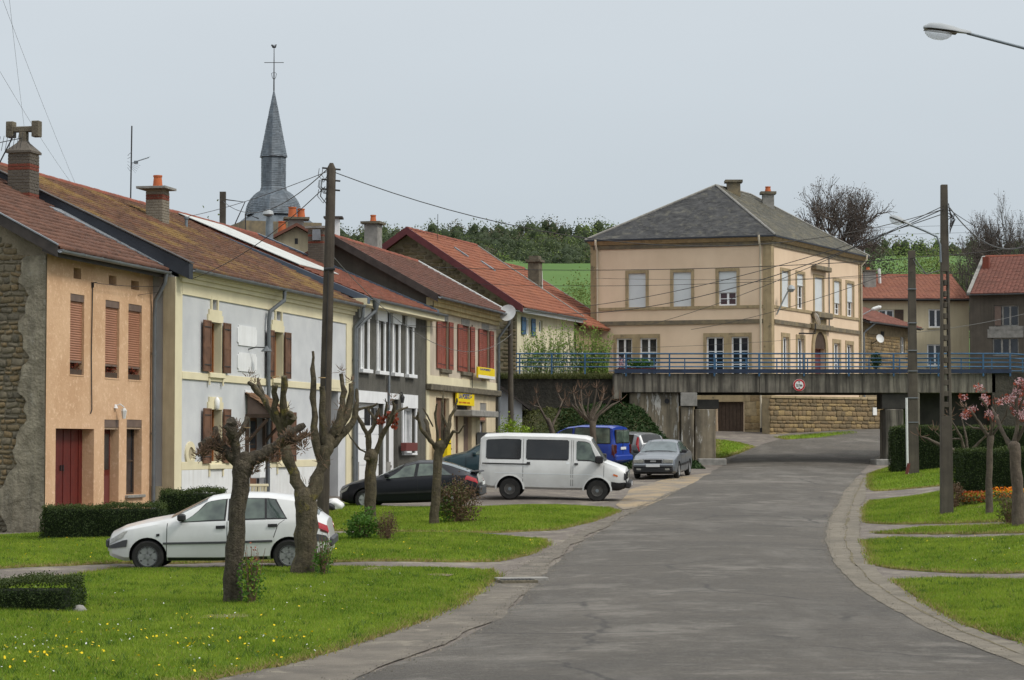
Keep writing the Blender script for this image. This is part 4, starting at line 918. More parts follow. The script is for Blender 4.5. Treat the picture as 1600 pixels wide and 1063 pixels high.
# oval window with cream ring
a, b, c, d = bx(288, 303, 690, 728); cx, cz = (a + b) / 2, (c + d) / 2; rx, rzz = (b - a) / 2, (d - c) / 2; m = MB(); N = 24
for k in range(N):
    t0, t1 = 2 * math.pi * k / N, 2 * math.pi * (k + 1) / N
    def E(t, q, y): return (cx + rx * q * math.cos(t), y, cz + rzz * q * math.sin(t))
    m.hexa([E(t0, .55, -.001), E(t1, .55, -.001), E(t1, 1, -.001), E(t0, 1, -.001), E(t0, .55, -.06), E(t1, .55, -.06), E(t1, 1, -.05), E(t0, 1, -.05)])
ov = m.build('oval_window', 'trim_cream', h2); MB().prism([(cx + rx * .56 * math.cos(t), cz + rzz * .56 * math.sin(t)) for t in np.linspace(0, 2 * math.pi, 20, endpoint=False)], 'y', -.02, -.003).build('pane', 'tan_render', ov)
a, b, c, d = bx(330.5, 336.5, 621, 641); MB().lathe([(.02, c), (.07, c + .05), (.08, d - .08), (.03, d)], ((a + b) / 2, -.1, 0), 10).build('wall_light', 'pvc_white', h2, smooth=50)
# porch: posts, brackets, tiled lean-to
a0, zt = uv(384, 614); a1 = a0 + 1.55; zl = zt - .55; pr = empty('porch', (0, 0, 0)); pr.parent = h2
MB().slab((a0 - .1, -.78, zl), (a1 + .1, -.78, zl), (a1 + .1, -.01, zt), (a0 - .1, -.01, zt), .05).build('porch_deck', 'wood_dark', pr)
tiles('porch_tiles', 'tile_porch', pr, (a0 - .12, -.84, zl), (a1 + .12, -.84, zl), (a1 + .12, -.01, zt + .012), (a0 - .12, -.01, zt + .012), .2, .16, .02, .012)
B('flashing', 'white_paint', pr, a0 - .12, a1 + .12, -.03, -.003, zt, zt + .08)
for x in (a0, a1):
    MB().hexa([(x - .05, -.74, zl - .16), (x + .05, -.74, zl - .16), (x + .05, 0, zl - .16), (x - .05, 0, zl - .16), (x - .05, -.74, zl - .055), (x + .05, -.74, zl - .055), (x + .05, 0, zl - .055), (x - .05, 0, zl - .055)]).build('porch_beam', 'wood_dark', pr)
    B('porch_post', 'wood_dark', pr, x - .05, x + .05, -.10, -.004, zl - 1.3, zl - .17)
    MB().tube([(x, -.06, zl - .85), (x, -.65, zl - .2)], .045, 6).build('porch_brace', 'wood_dark', pr)
    MB().prism([(-.74, zl - .056), (-.06, zl - .056), (-.06, zt - .056)], 'x', x - .02, x + .02).build('porch_gable', 'box_brown', pr)
dd = B('door', 'shutter_brown', h2, pd[0], pd[1], .22, .27, pd[2], pd[3]); B('door_panel', 'pane_dark', dd, pd[0] + .15, pd[1] - .15, .205, .218, pd[2] + 1.1, pd[3] - .15)
B('garage_door', 'wood_dark', h2, gd[0], gd[1], .28, .33, gd[2], gd[3]); B('lintel', 'trim_cream', h2, gd[0] - .3, gd[1] + .05, -.06, -.001, gd[3], gd[3] + .28)
# roof, gutters, flashings
roof_pair(h2, 0.28, L2 - .02, -.32, ze2 + .24, yb2, zr2 + .05, 'tile_lichen', th=.28)
verge(h2, -.02, .28, -.40, ze2 + .18, yb2 + .1, zr2 + .05, .15, .26, 'black_flash', 'verge_flashing')
verge(h2, -.05, .34, -.42, ze2 + .34, yb2 + .1, zr2 + .21, .03, .0, 'fascia_dark', 'verge_capping')
gutter(h2, .28, L2, -.41, ze2 + .2)
gx = uv(424, 455)[0]; gx2 = uv(414, 500)[0]; pipe(h2, [(gx, -.41, ze2 + .12), (gx, -.40, ze2 - .15), (gx2 + .05, -.14, ze2 - .5), (gx2, -.12, ze2 - .8), (gx2, -.12, zb)], .06)
pipe(h2, [(L2 - .1, -.41, ze2 + .12), (L2 - .1, -.38, ze2 - .2), (L2 - .12, -.12, ze2 - .5), (L2 - .12, -.12, ze2 - .8), (L2 - .12, -.12, zb)], .06)
# chimney with slab and pot; vent pipe; aerial is a thing of its own
def roof2(y): return ze2 + .24 + (y + .32) / (yb2 + .32) * (zr2 + .05 - ze2 - .24)
ca = 10.6; cb, cz = at_a(ROW, 246, 350, ca); zc1 = at_a(ROW, 246, 297, ca)[1]
ch = chimney(h2, ca, cb, .62, .55, roof2(cb) - .4, zc1, 'brick_buff', (1, 2)); B('chimney_slab', 'cap_concrete', ch, ca - .55, ca + .45, cb - .45, cb + .5, zc1, zc1 + .07); pot(ch, ca, cb, zc1 + .07, .15, .38)
va = 13.2; vb, vz = at_a(ROW, 291, 376, va); MB().lathe([(.05, -.3), (.05, .28), (.08, .29), (.08, .36), (.02, .38)], (va, vb, roof2(vb)), 10).build('vent_pipe', 'galv', h2, smooth=40)

# ---- house 3: dark roughcast with white windows
h3 = row_house('roughcast_house', 'dark grey roughcast house with white window surrounds and white garage door')
a3, L3 = L2 + .02, uv(665, 600)[0]; zb = gz(*ROW.world(L2 + 3, -.5, 0)[:2]) - .8
ze3 = uv(600, 486)[1]; yb3, zr3 = at_a(ROW, 262, 333, a3)
upw = [bx(*q) for q in ((563.5, 573.5, 497, 577), (589.5, 599, 502, 581), (613.5, 622, 507, 584), (635.5, 643.5, 511, 587))]
zc, zd = upw[0][2], upw[0][3]; upw = [(q[0], q[1], zc, zd) for q in upw]
gar = bx(558, 598, 630, 800); dor = bx(607.5, 621, 624, 800); gwin = bx(629, 648, 638, 708)
gable_house_shell(h3, L3 - a3, 2 * yb3, zb, ze3, zr3 - .1, yb3, ('roughcast_dark', 'roughcast_dark'), [(*q, .18) for q in upw] + [(*gar, .25), (*dor, .25), (*gwin, .2)], x0=a3)
for q in upw:
    a, b, c, d = q; m = MB(); m.box(a - .16, a - .002, -.05, -.001, c, d).box(b + .002, b + .16, -.05, -.001, c, d).box(a - .24, b + .24, -.08, -.001, d + .002, d + .34).box(a - .18, b + .18, -.07, -.001, d + .341, d + .40); m.build('window_surround', 'white_paint', h3)
    B('sill', 'white_paint', h3, a - .22, b + .22, -.16, .1, c - .13, c - .004, bevel=.01); window(h3, q, .17, 'pvc_white', 'pane_curtain', 2, 1, .07)
m = MB(); m.box(gar[0] - .05, gar[1] + .35, -.06, -.001, gar[3] + .002, gar[3] + .40).box(gar[1] + .002, gar[1] + .2, -.05, -.001, zb, gar[3]); m.build('lintel', 'white_paint', h3)
g = B('garage_door', 'white_paint', h3, gar[0], gar[1], .17, .22, gar[2], gar[3]); n = 7
for i in range(n):
    z0, z1 = gar[2] + (gar[3] - gar[2]) * i / n, gar[2] + (gar[3] - gar[2]) * (i + 1) / n; B('panel', 'pvc_white', g, gar[0] + .03, gar[1] - .03, .145, .169, z0 + .015, z1 - .015)
for k in range(2):
    xa = gar[0] + (gar[1] - gar[0]) * (.42 + .26 * k); B('pane', 'pane_dark', g, xa, xa + (gar[1] - gar[0]) * .22, .13, .144, gar[3] - .75, gar[3] - .15)
dr = B('door', 'pvc_white', h3, dor[0], dor[1], .15, .2, dor[2], dor[3]); B('letter_box', 'iron', dr, dor[0] + .3, dor[1] - .3, .135, .149, dor[2] + 1.55, dor[2] + 1.63); B('door_surround', 'white_paint', h3, dor[0] - .05, dor[1] + .05, -.05, -.001, dor[3] + .002, dor[3] + .2)
m = MB(); m.box(gwin[0] - .2, gwin[1] + .2, -.07, -.001, gwin[3] + .002, gwin[3] + .48).box(gwin[0] - .14, gwin[0] - .002, -.05, -.001, gwin[2], gwin[3]).box(gwin[1] + .002, gwin[1] + .18, -.05, -.001, gwin[2], gwin[3]); m.build('window_surround', 'white_paint', h3)
window(h3, gwin, .18, 'pvc_white', 'pane_curtain', 2, 1, .08, sill='white_paint')
q = bx(622, 640, 692, 705); B('flower_box', 'shutter_dark_red', h3, q[0], q[1], -.3, -.1, q[2], q[3], bevel=.01)
lx, lz = uv(621, 621); ln = MB().lathe([(.05, -.2), (.09, 0), (.03, .1), (.01, .16)], (lx, -.18, lz), 6).build('wall_lantern', 'iron', h3); MB().tube([(lx, 0, lz + .1), (lx, -.18, lz + .18)], .015, 5).build('bracket', 'iron', ln)
B('plinth', 'cap_concrete', h3, a3, gar[0] - .02, -.07, -.001, zb, uv(552, 722)[1]); B('plinth', 'cap_concrete', h3, gar[1] + .21, dor[0] - .02, -.07, -.001, zb, uv(602, 722)[1])
MB().hexa([(a3, -.5, ze3 - .02), (L3 + .9, -.5, ze3 - .02), (L3 + .9, .0, ze3 - .02), (a3, .0, ze3 - .02), (a3, -.5, ze3 + .20), (L3 + .9, -.5, ze3 + .20), (L3 + .9, 0, ze3 + .20), (a3, 0, ze3 + .20)]).build('fascia', 'trim_cream', h3)
roof_pair(h3, a3 + .35, L3 - .5, -.5, ze3 + .26, yb3, zr3 + .05, 'tile_red_old', th=.28)
verge(h3, a3 + .02, a3 + .30, -.52, ze3 + .24, yb3 + .1, zr3 + .05, .0, .22, 'slate_flash', 'verge_flashing'); verge(h3, L3 - .49, L3 - .02, -.52, ze3 + .24, yb3, zr3 + .05, .12, .1, 'slate_flash', 'verge_flashing')
gutter(h3, a3 + .3, L3 + .9, -.58, ze3 + .22); 
m = MB().lathe([(.06, -.3), (.07, -.25), (.15, 0), (.15, .06)], (a3 + .8, -.58, ze3 + .12), 10).build('gutter_hopper', 'pipe_grey', h3, smooth=40)
pipe(h3, [(a3 + .8, -.58, ze3 - .18), (a3 + .5, -.3, ze3 - .5), (a3 + .12, -.12, ze3 - .8), (a3 + .12, -.12, zb)], .06); px_ = uv(604.5, 560)[0]; pipe(h3, [(px_, -.08, ze3 - .1), (px_, -.08, gar[3] - .2)], .045, 'zinc')
def roof3(y): return ze3 + .26 + (y + .5) / (yb3 + .5) * (zr3 + .05 - ze3 - .26)
def rp3(x, y, o): return (x, y, roof3(y) + o)
y0, y1 = yb3 * .30, yb3 * .96; x0, x1 = a3 + .32, a3 + 5.0
for i in range(3):
    xa, xb = x0 + (x1 - x0) * i / 3 + .015, x0 + (x1 - x0) * (i + 1) / 3 - .015; MB().hexa([rp3(xa, y0, .075), rp3(xb, y0, .075), rp3(xb, y1, .075), rp3(xa, y1, .075), rp3(xa, y0, .10), rp3(xb, y0, .10), rp3(xb, y1, .10), rp3(xa, y1, .10)]).build('roof_light_sheet', 'skylight_white', h3)
ca = L3 - 1.0; cb, cz = at_a(ROW, 497, 412, ca); zc1 = at_a(ROW, 497, 358, ca)[1]
ch = chimney(h3, ca, cb, .65, .60, roof3(cb) - .5, zc1, 'brick_grey', (2, 5)); B('chimney_slab', 'cap_concrete', ch, ca - .4, ca + .4, cb - .4, cb + .4, zc1, zc1 + .08)
MB().box(ca - .42, ca - .34, cb - .2, cb + .1, zc1 - .45, zc1 - .05).build('grille', 'zinc', ch)

# ---- house 4: the post office
h4 = row_house('post_office', 'beige house with red shutters and two yellow post office signs')
a4, L4 = L3 + .02, uv(775, 600)[0]; zb = gz(*ROW.world(L3 + 4, -.5, 0)[:2]) - .6
ze4 = uv(730, 495)[1]; yb4, zr4 = at_a(ROW, 523, 373, a4)
sw = [(q[0], q[1]) for q in (bx(687, 699, 502, 577), bx(720, 732.5, 507, 580), bx(752, 763, 515, 583))]; zc, zd = bx(687, 699, 502, 577)[2:]
low = [bx(681, 702, 622, 700), bx(712, 737, 646, 800), bx(750, 760, 630, 690)]; trn = bx(712, 737, 634, 641)
holes = [(a, b, zc, zd, .2) for a, b in sw] + [(*q, .25) for q in low] + [(*trn, .2)]
zst = uv(720, 606)[1]
gable_house_shell(h4, L4 - a4, 2 * yb4, zb, ze4, zr4 - .1, yb4, ('post_wall_low', 'ledge_dark'), holes, x0=a4)
wall_holes(MB(), a4 + .003, L4 - .003, zst, ze4 - .003, [q for q in holes if q[2] > zst], .02, -.02).build('upper_render', 'post_wall_up', h4)
for (a, b) in sw:
    w = (b - a) / 2
    MB().box(a, b, .10, .13, zc, zd).build('shutter', 'shutter_red', h4); shutter(h4, a + .01, a + w, zc, zd, 'shutter_red', .05, True, panels=3); shutter(h4, a + w + .01, b - .01, zc, zd, 'shutter_red', .05, True, panels=3)
    shutter(h4, a - w - .05, a - .03, zc, zd, 'shutter_red', -.09, True, panels=3); shutter(h4, b + .03, b + w + .05, zc, zd, 'shutter_red', -.09, True, panels=3)
    B('sill', 'ledge_dark', h4, a - .15, b + .15, -.16, .1, zc - .16, zc - .004, bevel=.02); B('lintel', 'cap_concrete', h4, a - .02, b + .02, -.035, -.021, zd + .002, zd + .24)
    B('apron_panel', 'post_wall_low', h4, a + .02, b - .02, -.035, -.021, zc - .95, zc - .2)
B('string_course', 'trim_cream', h4, a4, L4, -.06, -.021, zst + .02, zst + .34); B('ledge', 'ledge_dark', h4, a4 - .02, L4 + .02, -.24, -.001, zst - .22, zst + .018, bevel=.03)
B('quoin', 'trim_cream', h4, a4 + .005, a4 + .45, -.05, -.021, zst + .341, ze4 - .02); B('quoin', 'trim_cream', h4, a4 + .005, a4 + .45, -.03, -.001, zb, zst - .221)
for dy, z0, z1 in ((.12, 0, .16), (.25, .16, .32), (.40, .32, .46)): B('cornice', 'post_cornice', h4, a4 - .02, L4 + .02, -dy - .02, -.022, ze4 - .10 + z0, ze4 - .10 + z1 - .003)
window(h4, low[0], .22, 'shutter_brown', 'pane_dark', 2, 2, .09, sill='ledge_dark'); B('shop_panel', 'shutter_brown', h4, low[0][0] + .1, (low[0][0] + low[0][1]) / 2, .08, .12, low[0][2] + .1, low[0][3] - .1)
dr = B('door', 'wood_dark', h4, low[1][0], low[1][1], .2, .24, low[1][2], low[1][3]); x0, x1 = low[1][0], low[1][1]; t = (x1 - x0) / 3
B('door_leaf', 'post_wall_low', dr, x0 + t, x0 + 2 * t, .12, .198, low[1][2], low[1][3] - .02); B('door_leaf', 'shutter_brown', dr, x0 + .02, x0 + t - .02, .15, .199, low[1][2], low[1][3] - .02); B('door_leaf', 'box_brown', dr, x0 + 2 * t + .02, x1 - .02, .15, .199, low[1][2], low[1][3] - .02)
backing(h4, trn, .2); B('canopy', 'cap_concrete', h4, *uv(709, 644)[:1], uv(751, 644)[0], -.75, -.001, trn[2] - .26, trn[2] - .02, bevel=.02)
q = low[2]; roller(h4, (q[0], q[1], q[2] + (q[3] - q[2]) * .55, q[3] - .35), 'roller_brown', .06); B('shutter_box', 'cap_concrete', h4, q[0], q[1], .02, .1, q[3] - .35, q[3] - .003); window(h4, (q[0], q[1], q[2], q[3] - .3), .24, 'wood_dark', 'pane_curtain', 1, 1, .06)
q = bx(743, 757, 676, 693); B('meter_cabinet', 'pipe_grey', h4, q[0], q[1], -.5, -.05, q[2] - .3, q[3], bevel=.01)
MB().add([(a4 + .002, -.3, ze4 - .1), (a4 + .002, 2 * yb4, ze4 - .1), (a4 + .002, 2 * yb4, ze4 + .5), (a4 + .002, yb4, zr4 - .03), (a4 + .002, -.3, ze4 + .42)], [(0, 1, 2, 3, 4)]).build('gable_wall', 'render_brown', h4)
roof_pair(h4, a4 - .35, L4 + .25, -.55, ze4 + .40, yb4, zr4 + .05, 'tile_post', th=.28)
verge(h4, a4 - .40, a4 - .36, -.55, ze4 + .40, yb4, zr4 + .05, .06, .24, 'fascia_dark'); verge(h4, L4 + .12, L4 + .38, -.55, ze4 + .42, yb4, zr4 + .08, .09, .08, 'dish_white', 'verge_capping')
gutter(h4, a4 - .4, L4 + .3, -.64, ze4 + .36); pipe(h4, [(L4 - .15, -.64, ze4 + .3), (L4 - .15, -.6, ze4 + .0), (L4 - .1, -.14, ze4 - .6), (L4 - .1, -.14, zb)], .06)
pc = uv(735.5, 540)[0]; pipe(h4, [(pc, -.06, ze4 - .3), (pc, -.06, zst - .1)], .02, 'cable', 'wall_cable', False)
def roof4(y): return ze4 + .40 + (y + .55) / (yb4 + .55) * (zr4 + .05 - ze4 - .40)
ca = L4 - .9; cb, cz = at_a(ROW, 583, 385, ca); cb = max(cb, yb4 - .3); zc1 = at_a(ROW, 583, 351, ca)[1]
ch = chimney(h4, ca, cb, .75, .6, zr4 - 1.2, zc1, mortar='cap_concrete', bricks=False); B('chimney_slab', 'ledge_dark', ch, ca - .5, ca + .5, cb - .42, cb + .42, zc1, zc1 + .1); pot(ch, ca, cb, zc1 + .1, .13, .3)
# the two yellow signs
def post_sign(x0, x1, y0, y1, off, big, label):
    a, b, c, d = bx(x0, x1, y0, y1, off); s = B('post_sign', 'sign_yellow', None, a, b, off - .06, off + .02, c, d, bevel=.01); s.location = (ROW.o[0], ROW.o[1], 0); s.rotation_euler = (0, 0, RZ); tag(s, label, 'sign', 'yellow post office signs')
    w, h = b - a, d - c; f = off - .064
    if big:
        text(s, 'LA POSTE', h * .42, 'sign_blue', (a + w * .40, f, c + h * .60), width=w * .62, bold=.01); [MB().box(a + w * x, a + w * (x + .055), f - .004, f + .002, c + h * .14, c + h * .24).build('fine_print', 'sign_red', s) for x in (.1, .18, .3, .38, .46, .58, .66)]
        z0 = c + h * .42; xb = a + w * .76
    else:
        MB().box(a + .005, b - .005, f - .004, f + .002, c + .01, c + h * .28).build('sign_strip', 'sign_white', s); text(s, 'LA POSTE', h * .22, 'sign_blue', (a + w * .40, f, c + h * .80), width=w * .55, bold=.006); z0 = c + h * .72; xb = a + w * .72
    k = h * (.5 if big else .2)      # the blue bird: three swept strokes
    for i in range(2):
        zz = z0 + k * (.15 + .42 * i); MB().prism([(xb, zz), (xb + k * .75, zz + k * .18), (xb + k * 1.0, zz + k * .42), (xb + k * .55, zz + k * .30), (xb + k * .1, zz + k * .28)], 'y', f - .004, f + .002).build('bird_emblem', 'sign_blue', s)
post_sign(745, 771, 575, 592, -.35, False, 'yellow sign with white lower strip below the upper red shutters'); post_sign(712, 739, 611, 634, -.12, True, 'larger yellow sign over the post office doorway')
q = W(676, 672, 87); pb = empty('letter_box', ROW.world(a4 + 1.1, -.45, gz(*ROW.world(a4 + 1.1, -.45, 0)[:2])), RZ, 'yellow post box standing at the beige house corner', 'post box')
B('box', 'sign_yellow', pb, -.25, .25, -.2, .2, .75, 1.45, bevel=.04); B('slot', 'sign_black', pb, -.15, .15, -.21, -.199, 1.25, 1.29); B('post', 'iron', pb, -.05, .05, -.05, .05, 0, .75)
# ------------------------------------------------------------------ stone gabled house and its lower neighbour beyond the embankment
_p = W(808, 520, 112); P5 = Plane(_p.x, _p.y, R(90) - math.atan(1200 / FPX)); 
h5 = empty('gabled_house', (P5.o[0], P5.o[1], 0), P5.ang, 'house with brown stone gable, maroon verge boards and bright red tiled roof', 'house')
yb5, zr5 = at_a(P5, 637, 360, -.4); ze5 = at_a(P5, 812, 480, -.4)[1]; L5 = P5.uv(897, 520)[0]; zb5 = 4.6
sl5 = (zr5 - ze5) / (yb5 + .4)
w5 = [P5.box(820, 829, 497, 524), P5.box(842, 848, 501, 520)]
gable_house_shell(h5, L5, 2 * yb5, zb5, ze5 + .1, zr5 - .1, yb5, ('render_cream2', 'mortar_dark'), [(*q, .2) for q in w5], x0=0)
a, b, c, d = w5[0]; window(h5, w5[0], .18, 'pvc_white', 'pane_curtain', 2, 1, .06); shutter(h5, a - .62, a - .03, c, d, 'blue_paint', -.08); shutter(h5, b + .03, b + .6, c, d, 'blue_paint', -.08); window(h5, w5[1], .18, 'pvc_white', 'pane_dark', 1, 1, .06)
SM5 = stone_set(('gable_a', 'gable_b', 'ochre_c'), 3, .14)
(ga, gza), (gb_, gzb) = at_a(P5, 592, 388, 0), at_a(P5, 785, 492, 0)
lay_stones(h5, lambda u, z, o: (o, u, z), R(90), .05, yb5 * 1.35, 6.2, zr5, (.16, .21), (.30, .52), SM5, .025, .14, lambda u, z: z < zr5 - .35 - abs(u - yb5) * sl5 and (z > gzb - .3 + (gza - gzb) * (u - gb_) / (ga - gb_) or u < .9), .03, 'stone', 300, 9)
roof_pair(h5, -.5, L5 + .15, -.45, ze5 + .0, yb5, zr5 + .06, 'tile_red', tw=.26, th=.34)
for s in (0, 1):
    ya = -.45 if s == 0 else 2 * yb5 + .45; verge(h5, -.62, -.5, ya, ze5 + .02, yb5, zr5 + .08, .07, .30, 'verge_maroon')
verge(h5, L5 + .15, L5 + .32, -.45, ze5 + .04, yb5, zr5 + .1, .07, .1, 'cap_concrete', 'verge_capping')
B('fascia', 'white_paint', h5, -.4, L5 + .1, -.46, -.38, ze5 - .26, ze5 - .02); gutter(h5, -.4, L5 + .2, -.56, ze5 - .06); B('soffit', 'white_paint', h5, -.4, L5 + .1, -.38, -.002, ze5 - .2, ze5 - .14)
def roof5(y): return ze5 + (y + .45) / (yb5 + .45) * (zr5 + .06 - ze5)
for x, y, w in ((3.2, 3.6, .22), (4.6, 2.7, .3)): MB().hexa([(x, y, roof5(y) + .05), (x + w, y, roof5(y) + .05), (x + w, y + .7, roof5(y + .7) + .05), (x, y + .7, roof5(y + .7) + .05), (x, y, roof5(y) + .13), (x + w, y, roof5(y) + .13), (x + w, y + .7, roof5(y + .7) + .13), (x, y + .7, roof5(y + .7) + .13)]).build('roof_light', 'zinc', h5)
MB().tube([(2.2, yb5 - .6, zr5 - .3), (2.2, yb5 - .6, zr5 + 1.0)], .015, 5).build('roof_rod', 'iron', h5)
hb = empty('tiled_house', (P5.o[0], P5.o[1], 0), P5.ang, 'lower red roofed house behind the stone gabled house, with a tall thin chimney', 'house')
Lb = P5.uv(962, 520)[0]; zrb = zr5 - .55; zeb = ze5 - .35
gable_house_shell(hb, Lb - L5 - .4, 2 * yb5, zb5, zeb, zrb - .1, yb5, ('sandstone', 'sandstone_dark'), [], x0=L5 + .36)
roof_pair(hb, L5 + .33, Lb + .3, -.45, zeb, yb5, zrb, 'tile_red', tw=.26, th=.34); verge(hb, Lb + .3, Lb + .44, -.45, zeb + .02, yb5, zrb + .04, .06, .16, 'cap_concrete', 'verge_capping')
cb, cz = at_a(P5, 836, 440, L5 + 1.6); chimney(hb, L5 + 1.6, cb, .62, .62, cz - 1.0, at_a(P5, 836, 410, L5 + 1.6)[1], mortar='ledge_dark', bricks=False)
zt = at_a(P5, 836, 410, L5 + 1.6)[1]; B('chimney_cap', 'ledge_dark', hb, L5 + 1.2, L5 + 2.0, cb - .4, cb + .4, zt, zt + .12); B('chimney_cap', 'ledge_dark', hb, L5 + 1.34, L5 + 1.86, cb - .26, cb + .26, zt + .121, zt + .32)
cb, cz = at_a(P5, 847, 446, L5 + 2.6); MB().tube([(L5 + 2.6, cb, cz - .3), (L5 + 2.5, cb, cz + .75)], .05, 8).build('vent_pipe', 'dish_white', hb)

# little shed between the post office and the embankment
q = W(793, 650, 101.2); sh = empty('shed', (q.x, q.y, gz(q.x, q.y)), 0, 'small white boarded shed with lean-to roof beside the post office', 'shed')
zt = W(785, 606, 101.2).z - sh.location.z; 
wall_holes(MB(), -.35, .62, -.2, zt - .6, [(-.3, .4, -.2, .95)], .2).build('front_wall', 'white_paint', sh); MB().prism([(-.35, zt - .6), (.62, zt - .6), (-.35, zt + .1)], 'y', 0, 2.2).build('gable', 'white_paint', sh); MB().box(-.349, .619, .21, 2.2, -.2, zt - .62).build('side_wall', 'grey_render', sh)
MB().hexa([(-.4, -.35, zt + .05), (.95, -.35, zt - .95), (.95, 2.4, zt - .95), (-.4, 2.4, zt + .05), (-.4, -.35, zt + .17), (.95, -.35, zt - .83), (.95, 2.4, zt - .83), (-.4, 2.4, zt + .17)]).build('roof', 'fascia_dark', sh); B('hanging_flower', 'leaf_red', sh, .1, .16, -.06, -.02, 1.2, 1.5)

# ------------------------------------------------------------------ church
q = W(427, 360, 150); cz0 = 6.0; s = 3700 / 150 / _ct
chx = empty('church', (q.x, q.y, 0), R(20), 'church tower with slate dome, octagonal drum and tall pointed spire', 'church')
def zpx(y): return W(427, y, 150).z
MB().box(-2.5, 2.5, -2.5, 2.5, cz0, zpx(352)).build('tower', 'sandstone_dark', chx)
def octa(name, prof, mat='church_slate', seg=8, sm=None, par=chx): return MB().lathe(prof, (0, 0, 0), seg, R(22.5)).build(name, mat, par, smooth=sm)
sk = MB().lathe([(3.1, zpx(355)), (2.95, zpx(352)), (2.35, zpx(342)), (1.85, zpx(334))], (0, 0, 0), 4, R(45)).build('roof_skirt', 'church_slate', chx)
# dome and spire shells of separate slates in courses
def slate_shell(name, prof, seg=8, th=.11, tw=.16, rot=R(22.5)):
    V = []; F = []; rd = []
    pr = np.array(prof); s_ = np.concatenate([[0], np.cumsum(np.hypot(*np.diff(pr, axis=0).T))]); nr = int(s_[-1] / th)
    for j in range(nr):
        r0, z0 = np.interp(s_[-1] * j / nr, s_, pr[:, 0]), np.interp(s_[-1] * j / nr, s_, pr[:, 1]); r1, z1 = np.interp(s_[-1] * (j + 1) / nr, s_, pr[:, 0]), np.interp(s_[-1] * (j + 1) / nr, s_, pr[:, 1])
        for k in range(seg):
            c0, c1 = np.array([math.cos(rot + 2 * math.pi * k / seg), math.sin(rot + 2 * math.pi * k / seg), 0]), np.array([math.cos(rot + 2 * math.pi * (k + 1) / seg), math.sin(rot + 2 * math.pi * (k + 1) / seg), 0])
            n = max(1, int(r0 * np.linalg.norm(c1 - c0) / tw))
            for i in range(n):
                ua, ub = i / n, (i + 1) / n; g = 1 + .025 / max(r0, .2) * RNG.uniform(.6, 1.3); k0 = len(V); Z = np.array([0, 0, 1.])
                ca, cbv = c0 + (c1 - c0) * ua, c0 + (c1 - c0) * ub
                V += [ca * r0 * g + Z * z0, cbv * r0 * g + Z * z0, cbv * r1 + Z * z1, ca * r1 + Z * z1]; F.append((k0, k0 + 1, k0 + 2, k0 + 3)); rd.append(RNG.random())
    o = link(name, me_np(name, V, F, rd), 'church_slate', chx); o['kind'] = 'stuff'; return o
dm = [(1.80 * math.cos(t) ** .9 if t < 1.5 else .7, zpx(337) + (zpx(294) - zpx(337)) * math.sin(t)) for t in np.linspace(0, 1.12, 9)] + [(.80, zpx(293))]
slate_shell('dome', dm); slate_shell('drum', [(.78, zpx(297)), (.78, zpx(246))]); slate_shell('spire', [(.87, zpx(246)), (.80, zpx(238)), (.02, zpx(140))])
MB().lathe([(.79, zpx(247)), (.90, zpx(246)), (.86, zpx(244.5)), (.77, zpx(244))], (0, 0, 0), 8, R(22.5)).build('spire_ledge', 'black_flash', chx)
m = MB(); zt = zpx(142); z2 = zpx(70); m.tube([(0, 0, zt), (0, 0, z2)], [.045, .02], 6); zx = zpx(98); 
cxv = Vector((math.cos(R(-20)), math.sin(R(-20)), 0)); m.tube([Vector((0, 0, zx)) - cxv * .62, Vector((0, 0, zx)) + cxv * .62], .022, 5)
for sgn in (-1, 1):
    zh = zpx(122); m.tube([Vector((0, 0, zh + .35)) + cxv * sgn * .05, Vector((0, 0, zh + .28)) + cxv * sgn * .16, Vector((0, 0, zh)) + cxv * sgn * .10, Vector((0, 0, zh - .12))], .02, 4)
m.build('cross', 'iron', chx)
rr = MB(); z0 = zpx(75); rr.tube([Vector((0, 0, z0)) - cxv * .16 + Vector((0, 0, .2)), Vector((0, 0, z0 + .05)) - cxv * .05, Vector((0, 0, z0 + .04)) + cxv * .07, Vector((0, 0, z0 + .22)) + cxv * .13], [.05, .08, .07, .04], 6).build('weathercock', 'iron', chx)

# back house whose gable and chimney rise between the roofs
q = W(463, 380, 104); bh = empty('brown_gabled_house', (q.x, q.y, 0), R(8), 'small brown gabled house between the church and the dark roughcast house', 'house')
zt = W(463, 355, 104).z; MB().prism([(-2.4, 5), (2.4, 5), (2.4, zt - 1.3), (0, zt), (-2.4, zt - 1.3)], 'y', 0, 6).build('walls', 'tan_render', bh)
for sgn in (-1, 1): MB().hexa([(0, -.35, zt + .02), (sgn * 2.7, -.35, zt - 1.42), (sgn * 2.7, 6.2, zt - 1.42), (0, 6.2, zt + .02), (0, -.35, zt + .16), (sgn * 2.7, -.35, zt - 1.28), (sgn * 2.7, 6.2, zt - 1.28), (0, 6.2, zt + .16)]).build('roof', 'tile_post', bh)
B('vent', 'plastic_black', bh, -.07, .07, -.01, .0, zt - .75, zt - .5)
c0 = W(476, 352, 107); lx = c0.x - q.x; zt2 = W(476, 345, 107).z; cc = B('chimney', 'cap_concrete', bh, lx - .35, lx + .35, 2.4, 3.0, zt - 1.5, zt2); B('chimney_slab', 'ledge_dark', cc, lx - .55, lx + .6, 2.2, 3.2, zt2, zt2 + .1); pot(cc, lx - .15, 2.7, zt2 + .1, .2, .48); pot(cc, lx + .25, 2.8, zt2 + .1, .18, .42); pot(cc, lx - .62, 2.4, zt2 - .65, .2, .55)
